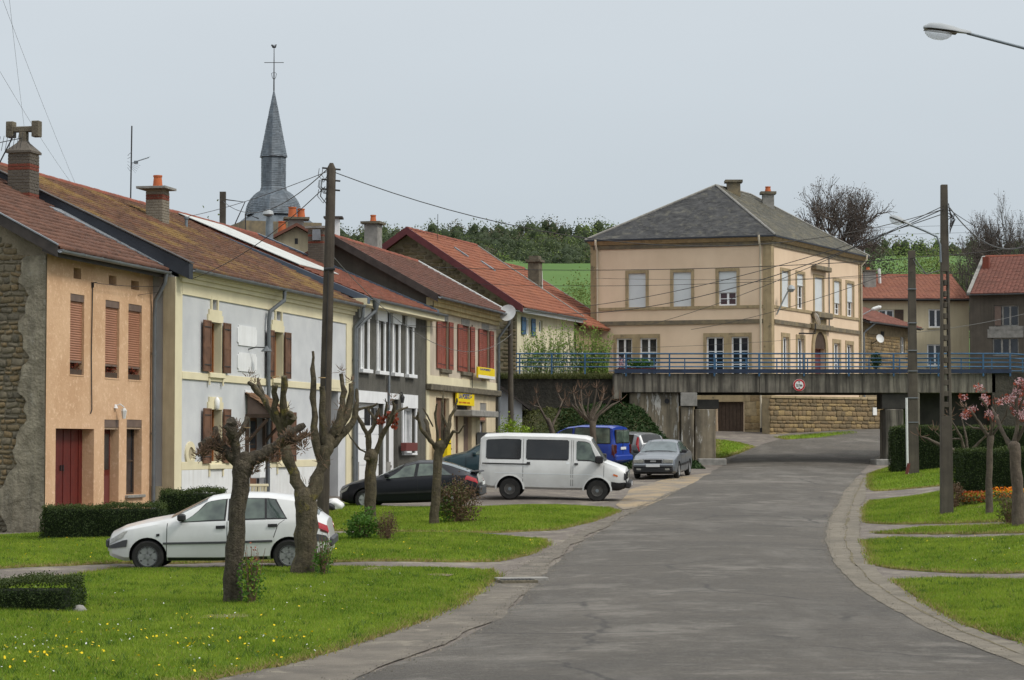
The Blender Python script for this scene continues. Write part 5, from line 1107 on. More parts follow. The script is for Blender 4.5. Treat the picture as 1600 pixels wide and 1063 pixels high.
# concrete flue behind the wooden pole
q = W(521, 372, 100); fl = empty('flue', (q.x, q.y, 0), 0, 'pale square chimney flue right behind the wooden pole top', 'chimney'); zt = W(521, 342, 100).z; B('shaft', 'white_paint', fl, -.25, .25, -.2, .3, 6, zt); B('cap', 'fascia_dark', fl, -.4, .4, -.35, .45, zt, zt + .08)

# ------------------------------------------------------------------ the big hipped house beyond the bridge
C0 = W(1205, 600, 123); eL = np.array([.950, -.311]); eL /= np.linalg.norm(eL); eR = np.array([.447, .894]); eR /= np.linalg.norm(eR)
LL = 9.5; A0 = np.array([C0.x, C0.y]) - eL * LL
PL = Plane(A0[0], A0[1], math.atan2(eL[1], eL[0])); PR = Plane(C0.x, C0.y, math.atan2(eR[1], eR[0])); LR = PR.uv(1345, 500)[0]
mh = empty('hipped_house', (C0.x, C0.y, 0), 0, 'large pinkish beige two storey house with hipped slate roof and sandstone bands', 'house')
class framed:
    def __init__(s, h, pl): s.h = h; s.M = Matrix.Translation((pl.o[0] - h.location.x, pl.o[1] - h.location.y, 0)) @ Matrix.Rotation(pl.ang, 4, 'Z')
    def __enter__(s): s.before = set(o.name for o in bpy.data.objects)
    def __exit__(s, *a):
        for o in list(bpy.data.objects):
            if o.name not in s.before and o.parent == s.h: o.matrix_basis = s.M @ o.matrix_basis
zem = PL.uv(1198, 374)[1]; zbm = gz(C0.x, C0.y) - .8; zst0, zst1 = PL.uv(1200, 505)[1], PL.uv(1200, 498.5)[1]; zsl0, zsl1 = PL.uv(1200, 481)[1], PL.uv(1200, 476.5)[1]
def surround(q, mat='sandstone', w=.16, top=.16, y=-.035): a, b, c, d = q; MB().box(a - w, a - .002, y, -.001, c, d + top).box(b + .002, b + w, y, -.001, c, d + top).box(a - .001, b + .001, y, -.001, d + .002, d + top).build('window_surround', mat, mh)
with framed(mh, PL):
    up = [PL.box(982, 1009, 427, 477), PL.box(1052, 1080, 426, 477), PL.box(1123, 1151, 424, 477)]; zc, zd = zsl1 + .0, up[2][3]; up = [(q[0], q[1], zc, zd) for q in up]
    lo = [PL.box(963.5, 988, 529, 592), PL.box(1000, 1027, 528, 592), PL.box(1104, 1131, 526, 592), PL.box(1143, 1170, 526, 592)]; zl0, zl1 = lo[3][2], lo[3][3]; lo = [(q[0], q[1], zl0, zl1) for q in lo]
    gd = PL.box(1121, 1162, 628, 690)
    wall_holes(MB(), 0, LL, zbm, zem, [(*q, .2) for q in up + lo] + [(*gd, .3)], .2).build('facade', 'render_pink', mh)
    for i, q in enumerate(up):
        surround(q)
        if i < 2: roller(mh, q, 'roller_grey', .06, .05, bulge=.002)
        else: zmid = q[2] + (q[3] - q[2]) * .41; roller(mh, (q[0], q[1], zmid, q[3]), 'roller_grey', .06, .05, bulge=.002); window(mh, (q[0], q[1], q[2], zmid), .19, 'pvc_white', 'pane_red', 2, 2, .08)
    for q in lo: window(mh, q, .19, 'pvc_white', 'pane_dark', 2, 3, .075)
    for i in (0, 2):
        a, b, c, d = lo[i][0], lo[i + 1][1], lo[i][2], lo[i][3]; m = MB(); m.box(a - .16, a - .002, -.035, -.001, c, d + .2).box(b + .002, b + .16, -.035, -.001, c, d + .2).box(lo[i][1] + .002, lo[i + 1][0] - .002, -.035, -.001, c, d).box(a - .001, b + .001, -.035, -.001, d + .002, d + .2); m.build('window_surround', 'sandstone', mh)
    for x0, x1 in ((-.25, .12), (LL - .40, LL + .04)): B('quoin', 'sandstone', mh, x0, x1, -.05, .0 - .001, zbm, zem - .02)
    B('string_course', 'sandstone_dark', mh, .121, LL - .401, -.09, -.001, zst0, zst1); B('sill_band', 'sandstone', mh, .121, LL - .401, -.06, -.001, zsl0, zsl1)
    zb1 = PL.uv(1180, 612)[1]; segs = ((0.121, gd[0] - .05), (gd[1] + .05, LL - .401))
    for x0, x1 in segs: B('basement_wall', 'sandstone', mh, x0, x1, -.05, -.001, zbm, zb1 - .003)
    B('basement_lintel', 'sandstone', mh, gd[0] - .049, gd[1] + .049, -.05, -.001, gd[3] + .002, zb1 - .003)
    # ashlar blocks beside the garage
    AS = stone_set(('ochre_a', 'sandstone', 'ochre_b'), 2, .05)
    lay_stones(mh, lambda u, z, o: (u, o - .05, z), 0, gd[1] + .08, LL - .42, gd[2] + .6, zb1 - .02, (.34, .38), (.55, .95), AS, .02, .1, None, .02, 'stone', 60, 3)
    g = B('garage_door', 'wood_dark', mh, gd[0], gd[1], .2, .25, gd[2], gd[3])
    for i in range(7): w = (gd[1] - gd[0]) / 7; B('plank', 'door_red' if False else 'wood_dark', g, gd[0] + w * i + .012, gd[0] + w * (i + 1) - .012, .175, .199, gd[2] + .02, gd[3] - .03)
    for x0 in (0.14, LL - .52): pipe(mh, [(x0, -.45, zem + .2), (x0, -.45, zem - .05), (x0, -.12, zem - .4), (x0, -.12, gd[2] + .7)], .055, 'pipe_cream')
    pipe(mh, [(LL - .52, -.12, gd[2] + .7), (LL - .52, -.12, zbm)], .06, 'iron', 'downpipe_foot', False)
with framed(mh, PR):
    ur = [PR.box(1221, 1233, 424, 477), PR.box(1245, 1256, 428, 480), PR.box(1272.5, 1286, 433, 483), PR.box(1303, 1313, 441, 490), PR.box(1323, 1333, 444, 491)]; zc, zd = zsl1, ur[0][3]; ur = [(q[0], q[1], zc, zd) for q in ur]
    lr = [PR.box(1223, 1232, 527, 592), PR.box(1246, 1256, 530, 592), PR.box(1303, 1312, 537, 592), PR.box(1323, 1332, 539, 592)]; zl1r = lr[0][3]; lr = [(q[0], q[1], zl0, zl1r) for q in lr]
    dr = PR.box(1271.5, 1289, 533, 592); dr = (dr[0], dr[1], zl0, PR.uv(1280, 545)[1])
    wall_holes(MB(), 0, LR, zbm, zem, [(*q, .2) for q in ur + lr] + [(*dr, .35)], .2).build('facade', 'render_pink', mh)
    fr = (1.0, .3, 1.0, .62, .52)
    for q, f in zip(ur, fr):
        surround(q, w=.18)
        zm = q[3] - (q[3] - q[2]) * f; roller(mh, (q[0], q[1], zm + (.05 if f == 1 else 0), q[3]), 'roller_grey', .06, .05, bulge=.002)
        if f < 1: window(mh, (q[0], q[1], q[2], zm), .19, 'pvc_white', 'pane_dark', 2, 2, .09)
    for q in lr: surround(q, w=.22, top=.22); window(mh, q, .19, 'pvc_white', 'pane_dark', 2, 2, .1)
    B('quoin', 'sandstone', mh, -.03, .38, -.05, -.001, zbm, zem - .02); B('quoin', 'sandstone', mh, LR - .4, LR + .03, -.05, -.001, zbm, zem - .02)
    B('string_course', 'sandstone_dark', mh, .381, LR - .401, -.10, -.001, zst0, zst1); B('sill_band', 'sandstone', mh, .381, LR - .401, -.06, -.001, zsl0, zsl1)
    q = ur[2]; B('window_hood', 'sandstone_dark', mh, q[0] - .55, q[1] + .55, -.35, -.036, q[3] + .35, q[3] + .62, bevel=.04); B('balcony_ledge', 'sandstone_dark', mh, q[0] - .6, q[1] + .6, -.40, -.061, q[2] - .36, q[2] - .02, bevel=.05); B('panel', 'sandstone', mh, q[0] - .35, q[1] + .35, -.08, -.002, zst1 + .03, q[2] - .37)
    pw = PR.box(1273.5, 1284, 493, 499); pl_ = B('name_plaque', 'plaque_blue', mh, pw[0], pw[1], -.1, -.082, pw[2], pw[3])
    B('door', 'shutter_dark_red', mh, dr[0], dr[1], .25, .3, dr[2], dr[3]); cx, r = (dr[0] + dr[1]) / 2, (dr[1] - dr[0]) / 2
    MB().prism([(cx + r * math.cos(t), dr[3] + r * math.sin(t)) for t in np.linspace(0, math.pi, 12)], 'y', -.02, .02).build('fanlight', 'wood_dark', mh)
    m = MB()
    for k in range(11):
        t0, t1 = math.pi * k / 11, math.pi * (k + 1) / 11
        def E(t, q_, y): return (cx + r * q_ * math.cos(t), y, dr[3] + r * q_ * math.sin(t))
        m.hexa([E(t0, 1, -.08), E(t1, 1, -.08), E(t1, 1.4, -.08), E(t0, 1.4, -.08), E(t0, 1, -.002), E(t1, 1, -.002), E(t1, 1.4, -.002), E(t0, 1.4, -.002)])
    m.box(dr[0] - r * .4, dr[0] - .002, -.08, -.002, dr[2], dr[3]).box(dr[1] + .002, dr[1] + r * .4, -.08, -.002, dr[2], dr[3]); m.build('door_arch', 'sandstone', mh)
    B('door_hood', 'sandstone_dark', mh, dr[0] - .7, dr[1] + .7, -.3, -.101, zst0 - .05, zst1 + .03, bevel=.03); B('door_panel', 'sandstone', mh, dr[0] - .6, dr[1] + .6, -.05, -.002, dr[3] + r * 1.45, zst0 - .06)
    pipe(mh, [(LR - .2, -.45, zem + .2), (LR - .2, -.45, zem - .05), (LR - .2, -.12, zem - .4), (LR - .2, -.12, zst0 - 3)], .055, 'pipe_cream'); xc = PR.uv(1294, 450)[0]; pipe(mh, [(xc, -.06, zem - .1), (xc, -.06, zst1)], .03, 'pipe_grey', 'wall_cable', False)
    ds = PR.uv(1253, 500); dd_ = empty('satellite_dish', (0, 0, 0)); dd_.parent = mh; MB().tube([(ds[0] - .5, 0, ds[1] - .75), (ds[0], -.75, ds[1] - .75), (ds[0], -.75, ds[1] - .2)], .04, 6).build('dish_arm', 'iron', dd_); dish(dd_, (ds[0], -.8, ds[1]), .36, (.55, -.75, .35), 'reflector')
    lm = PR.uv(1217, 452); la_ = PR.uv(1212, 480); ll_ = empty('wall_lamp', (0, 0, 0)); ll_.parent = mh; MB().tube([(la_[0], -.05, la_[1] - .4), (la_[0], -.4, la_[1] + .3), (la_[0] + .1, -.7, lm[1] - .05)], .04, 6).build('lamp_arm', 'lamp_grey', ll_); MB().lathe([(.1, -.2), (.22, -.05), (.16, .12), (.05, .17)], (la_[0] + .15, -.8, lm[1]), 10).build('lamp_head', 'lamp_grey', ll_, smooth=50)
# rear walls, cornice, roof: worked out from the four corners
cA, cC, cB = np.array([A0[0], A0[1]]), np.array([C0.x, C0.y]), PR.o + PR.e * LR; cD = cA + (cB - cC); O2 = np.array([C0.x, C0.y])
def loc3(p, z): return (p[0] - O2[0], p[1] - O2[1], z)
for p, q in ((cB, cD), (cD, cA)): MB().quad(loc3(p, zbm), loc3(q, zbm), loc3(q, zem), loc3(p, zem)).build('rear_wall', 'render_pink', mh)
cen = (cA + cB + cC + cD) / 4
def grow(p, d):
    # push a corner outward along both walls
    sL = -1 if (p is cA or p is cD) else 1; sR = -1 if (p is cA or p is cC) else 1
    return p + PL.e * d * sL + PR.e * d * sR
def ring(d0, z0, d1, z1, mat, name):
    m = MB(); lowp = [grow(p, d0) for p in (cA, cC, cB, cD)]; hip = [grow(p, d1) for p in (cA, cC, cB, cD)]
    m.add([loc3(p, z0) for p in lowp] + [loc3(p, z1) for p in hip] , [(i, (i + 1) % 4, (i + 1) % 4 + 4, i + 4) for i in range(4)] + [(3, 2, 1, 0), (4, 5, 6, 7)]); return m.build(name, mat, mh)
ring(.08, zem - .32, .10, zem - .10, 'sandstone_dark', 'cornice'); ring(.16, zem - .095, .34, zem + .10, 'sandstone', 'cornice'); ring(.42, zem + .105, .42, zem + .19, 'black_flash', 'gutter')
q1 = W(1122, 289, 128.5); Ev = [grow(p, .40) for p in (cA, cC, cB, cD)]; zev = zem + .17; zap = q1.z
mid = (cA + cC) / 2 + PR.e * 4.9; mid2 = mid + PR.e * (LR - 9.6); EvA, EvC, EvB, EvD = [np.array(loc3(p, zev)) for p in Ev]; M1, M2 = np.array(loc3(mid, zap)), np.array(loc3(mid2, zap))
rf = MB().add([tuple(p) for p in (EvA, EvC, EvB, EvD, M1, M2)], [(0, 1, 4), (1, 2, 5, 4), (2, 3, 5), (3, 0, 4, 5), (3, 2, 1, 0)]).build('roof', 'slate', mh)
slates('slates', 'slate', rf, EvA, EvC, M1, M1, .13, .2); slates('slates', 'slate_moss', rf, EvC, EvB, M2, M1, .13, .2)
for p, q in ((EvA, M1), (EvC, M1), (M1, M2), (EvB, M2)): MB().tube([p + [0, 0, .03], q + [0, 0, .03]], .06, 6).build('ridge_capping', 'cap_concrete', rf)
def chim_at(px, pyb, pyt, Y, w, mat, potm=None):
    p = W(px, pyb, Y); t = W(px, pyt, Y).z; l = loc3((p.x, p.y), 0); c = B('chimney', mat, mh, l[0] - w, l[0] + w, l[1] - w * .8, l[1] + w * .8, p.z - 1.2, t); B('chimney_slab', 'ledge_dark', c, l[0] - w - .12, l[0] + w + .12, l[1] - w * .8 - .12, l[1] + w * .8 + .12, t, t + .14)
    if potm: pot(c, l[0], l[1], t + .14, .17, .3)
    return c
chim_at(1146, 301, 286, 130, .36, 'sandstone_dark'); chim_at(1200, 322, 304, 133, .32, 'cap_concrete', True)
# terrace wall of rubble to the right of the house, carrying its forecourt
q0, q1_ = W(1208, 650, 121.5), W(1378, 650, 126.5); ang = math.atan2(q1_.y - q0.y, q1_.x - q0.x); Lw = math.hypot(q1_.x - q0.x, q1_.y - q0.y)
tw = empty('terrace_wall', (q0.x, q0.y, 0), ang, 'long ochre rubble wall with coping seen under the bridge', 'wall'); zt = W(1290, 624, 124).z; zb_ = gz(q0.x, q0.y) - .5
B('wall_core', 'mortar_ochre', tw, -.2, Lw + 6, .06, .6, zb_, zt); SMo = stone_set(('ochre_a', 'ochre_b', 'ochre_c', 'stone_b'), 4, .10)
lay_stones(tw, lambda u, z, o: (u, .06 + o, z), 0, -.2, Lw + .6, zb_ + .2, zt, (.15, .29), (.24, .62), SMo, .05, .16, None, .025, 'stone', 300, 11, .10)
n = 8
for i in range(n): B('coping_stone', 'sandstone', tw, -.2 + (Lw + 6.2) * i / n + .01, -.2 + (Lw + 6.2) * (i + 1) / n - .01, -.06, .66, zt + .002, zt + .14, bevel=.02)
B('sign_board', 'sign_white', tw, *[Plane(q0.x, q0.y, ang).uv(x, 643)[0] for x in (1363, 1369)], -.06, -.01, Plane(q0.x, q0.y, ang).uv(1366, 649)[1], Plane(q0.x, q0.y, ang).uv(1366, 637)[1])
m = MB(); ft = B('forecourt', 'gravel_grey', None, .61, Lw + 6, .61, 24, zb_, zt - .2); ft.location = (q0.x, q0.y, 0); ft.rotation_euler = (0, 0, ang); tag(ft, kind='structure')
# ------------------------------------------------------------------ houses on the right
sp = W(1346, 520, 142); PS = Plane(sp.x, sp.y, R(62)); st = empty('stone_outbuilding', (sp.x, sp.y, 0), PS.ang, 'ochre stone outbuilding with plum roof next to the big hipped house', 'house')
zs = PS.uv(1352, 503)[1]; Ls = PS.uv(1421, 520)[0]; wq = PS.box(1408, 1414, 527, 552); zbs = 5.0
wall_holes(MB(), 0, Ls, zbs, zs, [(*wq, .2)], .2).build('facade', 'mortar_ochre', st); MB().box(.002, Ls, .25, 6, zbs, zs - .02).build('walls', 'mortar_ochre', st)
lay_stones(st, lambda u, z, o: (u, o, z), 0, .02, Ls, zs - 3.2, zs - .05, (.16, .22), (.35, .7), SMo, .02, .1, lambda u, z: not (wq[0] - .2 < u < wq[1] + .2), .03, 'stone', 200, 21)
B('window_surround', 'cap_concrete', st, wq[0] - .19, wq[0] - .002, -.05, .1, wq[2], wq[3]); window(st, wq, .18, 'pvc_white', 'pane_dark', 1, 2, .06)
rfp = MB().slab((-.3, -.6, zs - .05), (Ls + .5, -.6, zs - .05), (Ls + .5, 3.2, zs + 1.4), (-.3, 3.2, zs + 1.4), .12).build('roof', 'fascia_dark', st); tiles('tiles', 'tile_plum', rfp, (-.3, -.65, zs - .02), (Ls + .5, -.65, zs - .02), (Ls + .5, 3.2, zs + 1.42), (-.3, 3.2, zs + 1.42), .25, .25); gutter(st, -.3, Ls + .5, -.7, zs - .05, 'pipe_grey')
pipe(st, [(.5, -.7, zs - .1), (.2, -.3, zs - .5), (.12, -.12, zs - .7), (.12, -.12, zbs)], .06, 'zinc'); ds = PS.uv(1362, 530); dish(st, (ds[0], -.5, ds[1]), .27, (-.6, -.8, .35), 'satellite_dish'); MB().tube([(ds[0], 0, ds[1] - .3), (ds[0], -.5, ds[1])], .03, 5).build('dish_arm', 'iron', st); B('vent', 'plastic_black', st, *[PS.uv(x, 520)[0] for x in (1376, 1381)], -.03, -.01, PS.uv(1378, 526)[1], PS.uv(1378, 518)[1])
# street lamp arm on that roof
q = PS.uv(1368, 484); lo_ = empty('roof_lamp', PS.world(q[0], .4, q[1] - .5), 0, 'white street lamp on a bent arm above the outbuilding roof', 'lamp'); MB().tube([(-1.2, 0, -1.2), (-.6, 0, .1), (.2, 0, .52)], .035, 6).build('lamp_arm', 'lamp_grey', lo_); o = MB().lathe([(.06, 0), (.12, .1), (.12, .5), (.05, .62)], (0, 0, 0), 8).build('lamp_head', 'dish_white', lo_); o.location = (.15, 0, .5); o.rotation_euler = (0, R(72), 0)
# cream house with red roof, facing the street
rp = W(1346, 520, 152); PC = Plane(rp.x, rp.y, R(2)); rc = empty('cream_house', (rp.x, rp.y, 0), PC.ang, 'cream rendered house with long red tiled roof behind the lattice pole', 'house')
zE = PC.uv(1430, 468)[1]; Lc = PC.uv(1514, 500)[0]; yRr, zRr = 5.0, PC.uv(1430, 431, 5.0)[1]
cw_ = [PC.box(1373, 1397, 484, 500), PC.box(1451, 1474, 483, 512), PC.box(1449, 1474, 538, 572)]
gable_house_shell(rc, Lc, 10, 4.0, zE, zRr - .1, yRr, ('render_cream', 'render_cream'), [(*q, .2) for q in cw_], x0=0)
for q in cw_: window(rc, q, .18, 'pvc_white', 'pane_dark', 2, 1, .09, sill='render_cream2')
shutter(rc, cw_[0][1] + .03, cw_[0][1] + .6, cw_[0][2] - .3, cw_[0][3], 'wood_dark', -.09)
roof_pair(rc, -.2, Lc, -.4, zE + .05, yRr, zRr, 'tile_red_far', tw=.26, th=.3); gutter(rc, -.2, Lc, -.5, zE, 'pipe_grey'); B('soffit', 'fascia_dark', rc, -.2, Lc, -.4, -.002, zE - .12, zE - .05)
c = B('chimney', 'cap_concrete', rc, *[PC.uv(x, 440, 2.2)[0] for x in (1351, 1368)], 2.0, 2.8, zE, PC.uv(1358, 424, 2.2)[1]); zt = PC.uv(1358, 424, 2.2)[1]; B('chimney_slab', 'ledge_dark', c, PC.uv(1351, 440, 2.2)[0] - .1, PC.uv(1368, 440, 2.2)[0] + .1, 1.9, 2.9, zt, zt + .08); pot(c, PC.uv(1357, 424, 2.2)[0], 2.4, zt + .08, .12, .2)
vx = PC.uv(1376, 430, 3)[0]; MB().tube([(vx, 3, zE), (vx - .1, 3, PC.uv(1376, 420, 3)[1])], .1, 8).build('vent_pipe', 'dish_white', rc)
# dark house at the edge
dp = W(1515, 520, 149); PD = Plane(dp.x, dp.y, R(-20)); rd_ = empty('brown_house', (dp.x, dp.y, 0), PD.ang, 'dark brown rendered house with dull red roof at the right edge', 'house')
zE = PD.uv(1560, 460)[1]; Ld = 9.0; yRr, zRr = 6.0, PD.uv(1570, 401, 6.0)[1]
dw = [PD.box(1553, 1592, 477, 510), PD.box(1551, 1592, 528, 556)]
gable_house_shell(rd_, Ld, 12, 4.0, zE, zRr - .1, yRr, ('render_brown', 'render_brown'), [(*q, .2) for q in dw], x0=0)
for i, q in enumerate(dw): window(rd_, q, .18, 'cap_concrete', 'pane_dark', 3, 1, .08); B('lintel', 'cap_concrete', rd_, q[0] - .3, q[1] + .3, -.05, -.001, q[3] + .003 if i else q[2] - .3, (q[3] + .55) if i else q[2] - .003)
B('shutter_panel', 'box_brown', rd_, dw[0][0] + .05, dw[0][0] + .45, .02, .06, dw[0][2] + .05, dw[0][3] - .05)
roof_pair(rd_, .12, Ld, -.4, zE + .05, yRr, zRr, 'tile_plum', tw=.26, th=.26); verge(rd_, -.1, .12, -.4, zE + .08, yRr, zRr + .03, .05, .1, 'cap_concrete', 'verge_capping'); gutter(rd_, -.1, Ld, -.5, zE, 'pipe_grey')
xx = PD.uv(1541, 410, 4.0)[0]; B('chimney', 'brick_red', rd_, xx - .2, xx + .2, 3.7, 4.3, zE, PD.uv(1541, 402, 4.0)[1]); 
# ------------------------------------------------------------------ bridge, embankment
YB = 103.4
def bx_(px, Y=YB): return W(px, 600, Y).x
zt_, zu_ = W(1200, 584, YB).z, W(1200, 613.5, YB).z; xl0, xr0 = bx_(970), bx_(1556)
br = empty('bridge', (bx_(1240), YB, 0), 0, 'low concrete bridge with stained beams crossing over the road', 'bridge')
ox = br.location.x
def bb(name, mat, px0, px1, dy0, dy1, z0, z1, bevel=.0): return B(name, mat, br, bx_(px0) - ox, bx_(px1) - ox, dy0, dy1, z0, z1, bevel)
bb('beam', 'concrete', 970, 1186, 0, .55, zu_, zt_, .02); bb('beam', 'concrete', 1186.7, 1556, 0, .55, zu_ - .02, zt_, .02); bb('beam', 'concrete_shaded', 970, 1556, 5.0, 5.5, zu_, zt_, .02)
bb('deck_slab', 'concrete_shaded', 970, 1556, .56, 4.99, zu_ + .3, zt_ - .05); bb('deck_edge', 'blue_dark', 960, 1580, -.12, -.005, zt_ + .02, W(1200, 577, YB).z)
zg0 = gz(bx_(1090), YB) - .5
bb('wing_wall', 'concrete_lime', 984, 1061, .25, .9, zg0, zu_ - .01); bb('pier', 'concrete_lime', 1064, 1084, -.02, 1.2, zg0, zu_ - .62, .03); bb('pier_cap', 'cap_concrete', 1063, 1089, -.12, 1.25, zu_ - .6, zu_ - .005, .02)
bb('pier', 'concrete_lime', 1086, 1119, .25, 1.7, zg0, zu_ - .72, .04); bb('pier_top_shade', 'concrete_shaded', 1090, 1124, .3, 1.75, zu_ - .7, zu_ - .3); bb('footing', 'cap_concrete', 1090, 1134, -.25, 1.6, zg0, gz(bx_(1120), YB) + .28, .04)  # near-black blocks on the piers stand in for the shaded gap below the deck
bb('pier', 'concrete', 1383, 1412, 0.1, 1.6, zg0, zu_ - .72, .04); bb('pier_top_shade', 'concrete_shaded', 1379, 1420, .15, 1.7, zu_ - .7, zu_ - .02); bb('footing', 'cap_concrete', 1366, 1420, -.3, 1.5, zg0, gz(bx_(1390), YB) + .25, .04); bb('pier', 'concrete', 1425, 1437, 0, 1.2, zg0, zu_ - .01, .03)
bb('wing_wall', 'concrete_shaded', 1438, 1560, 1.2, 1.6, zg0, zu_ + .05); bb('abutment', 'wall_black', 1550, 1760, .0, 1.5, zg0, zt_ + .05)
bb('abutment', 'concrete', 958, 971.5, -.06, .9, zu_ - .3, zt_ + .02, .03)
# joint bracket and drain hole
o = MB().lathe([(.11, 0), (.11, .03)], (0, 0, 0), 12).build('drain_hole', 'plastic_black', br); p = W(1042, 627, YB + .24); o.location = (p.x - ox, .23, p.z); o.rotation_euler = (R(90), 0, 0)
# railing
rl = empty('bridge_railing', (ox, YB - .06, 0), 0, 'blue tubular railing along the near edge of the bridge', 'railing')
zr = [W(1200, y, YB).z for y in (553, 560, 566, 573.5)]; xL, xR = bx_(806) - ox, bx_(1580) - ox
for z, r in zip(zr, (.035, .02, .02, .025)): MB().tube([(xL, 0, z), (xR, 0, z)], r, 6).build('rail', 'blue_paint', rl)
for px in (812, 862, 914, 978, 1046, 1116, 1186, 1256, 1326, 1396, 1466, 1536, 1578): x = bx_(px) - ox; MB().box(x - .035, x + .035, -.05, .02, zt_ - (.12 if px > 960 else .02), zr[0] + .02).build('post', 'blue_paint', rl)
for a, b in ((1580, 1760),):
    for z, r in zip(zr, (.035, .02, .02, .025)): MB().tube([(bx_(a) - ox, 0, z), (bx_(b) - ox, -.8, z - .45)], r, 6).build('rail', 'blue_paint', rl)
r2 = empty('bridge_railing', (ox, YB + 5.6, 0), 0, 'second blue railing along the far edge of the bridge', 'railing')
for z, r in zip(zr, (.03, .02, .02, .025)): MB().tube([(xL, 0, z), (xR + 4, 0, z)], r, 6).build('rail', 'blue_paint', r2)
for px in range(830, 1620, 48): x = bx_(px, YB + 5.6) - ox; MB().box(x - .025, x + .025, -.02, .02, zt_ - .1, zr[0]).build('post', 'blue_paint', r2)
# height limit sign on the beam
p = W(1248.5, 602, YB - .05); sg = empty('height_sign', (p.x, YB - .06, p.z), 0, 'round red and white height limit sign on the bridge beam', 'sign')
def disc(name, r, y0, y1, mat): o = MB().lathe([(r, y0), (r, y1)], (0, 0, 0), 28).build(name, mat, sg); o.rotation_euler = (R(90), 0, 0); return o
disc('plate', .265, 0, .03, 'sign_white'); disc('ring', .255, .031, .036, 'sign_red'); disc('face', .185, .037, .041, 'sign_white')
text(sg, '2,6m', .15, 'sign_black', (0, -.046, -.005), width=.27, bold=.006)
for s_ in (1, -1): MB().prism([(-.055, s_ * .165), (.055, s_ * .165), (0, s_ * .095)], 'y', -.046, -.041).build('arrow_mark', 'sign_black', sg)
# retaining wall on the left and the platform behind
p0, p1 = W(800, 600, YB + .6), W(972, 600, YB + .4); zt2 = W(890, 590, YB + .5).z; ew = empty('retaining_wall', (p0.x, p0.y, 0), 0, 'blackened retaining wall with grass growing along its top', 'wall'); Lw = p1.x - p0.x
m = MB(); n = 46; rr = random.Random(3); base = []
for i in range(n + 1):
    for j in range(9): base.append((Lw * i / n * 1.0 - 0.0, -.0 + rr.uniform(-.05, .05), zg0 + (zt2 - zg0) * j / 8))
m.add(base, [(i * 9 + j, (i + 1) * 9 + j, (i + 1) * 9 + j + 1, i * 9 + j + 1) for i in range(n) for j in range(8)]); m.build('wall_face', 'wall_black', ew, smooth=80); B('wall_body', 'wall_black', ew, -6, Lw, .07, .7, zg0, zt2 - .02)
em = B('embankment', 'field_green', None, -40, bx_(1060), YB + 1.32, YB + 7.5, 0, zt2 - .08); tag(em, kind='structure'); em2 = B('embankment', 'field_green', None, bx_(1440), 60, YB + 1.7, YB + 7.5, 0, zt2 - .08); tag(em2, kind='structure')
# ivy bank in front of wall and wing
xs = np.linspace(bx_(800), bx_(1085), 60); ys = np.linspace(YB - 5.2, YB + .5, 26); X, Y = np.meshgrid(xs, ys)
crest = np.interp(X, [bx_(800), bx_(900), bx_(975), bx_(1000), bx_(1040), bx_(1080)], [4.1, 4.25, 4.5, 4.2, 3.0, 1.9]); t = sst((Y - (YB - 5.0)) / 5.2) ** 1.1
Z = zg(X, Y) * (1 - t) + crest * t - .03 + .10 * np.sin(X * 3.1) * np.sin(Y * 2.3) * t; Z[0] -= .15; Z[:, -1] = np.minimum(Z[:, -1], zg(X[:, -1], Y[:, -1]) + .05)
V = np.stack([X.ravel(), Y.ravel(), Z.ravel()], 1); nx, ny = len(xs), len(ys); i, j = np.meshgrid(np.arange(nx - 1), np.arange(ny - 1)); a = (j * nx + i).ravel()
bank = tag(link('bank', me_np('bank', V, np.stack([a, a + 1, a + nx + 1, a + nx], 1), smooth=True), 'bank_earth'), kind='structure')
# ------------------------------------------------------------------ poles, lamps, cables, aerials
def base_of(px, py, Y): p = W(px, py, Y); return Vector((p.x, p.y, gz(p.x, p.y)))
pw = base_of(503, 830, 51); top = W(518, 255, 51); wp = empty('wooden_pole', pw, 0, 'tall dark wooden utility pole in front of the pale grey house', 'pole')
d = top - pw; MB().tube([(0, 0, -.3), d * .3, d * .7, d * .985, d * 1.0], [.135, .13, .115, .10, .04], 12).build('shaft', 'wood_pole', wp, smooth=50)
for t, n in ((.955, 4), (.93, 3), (.985, 2)):
    p = d * t
    MB().tube([p + Vector((-.2, 0, .02)), p + Vector((.2, 0, -.02))], .02, 5).build('bracket', 'iron', wp)
    for k in range(n): a = random.uniform(-.28, -.12); MB().tube([p + Vector((a, -.05, 0)), p + Vector((a - .02, -.08, -.15)), p + Vector((a + .1, -.08, -.3)), p + Vector((-.05, -.08, -.1 * k))], .009, 4).build('cable_loop', 'cable', wp)
MB().tube([d * .72 + Vector((-.1, -.1, 0)), d * .72 + Vector((.14, -.1, .01))], .035, 6).build('clamp', 'iron', wp); MB().tube([d * .715 + Vector((0, -.12, 0)), d * .5 + Vector((-.0, -.13, 0)), d * .2 + Vector((0, -.14, 0))], .012, 5).build('riser_cable', 'cable', wp)
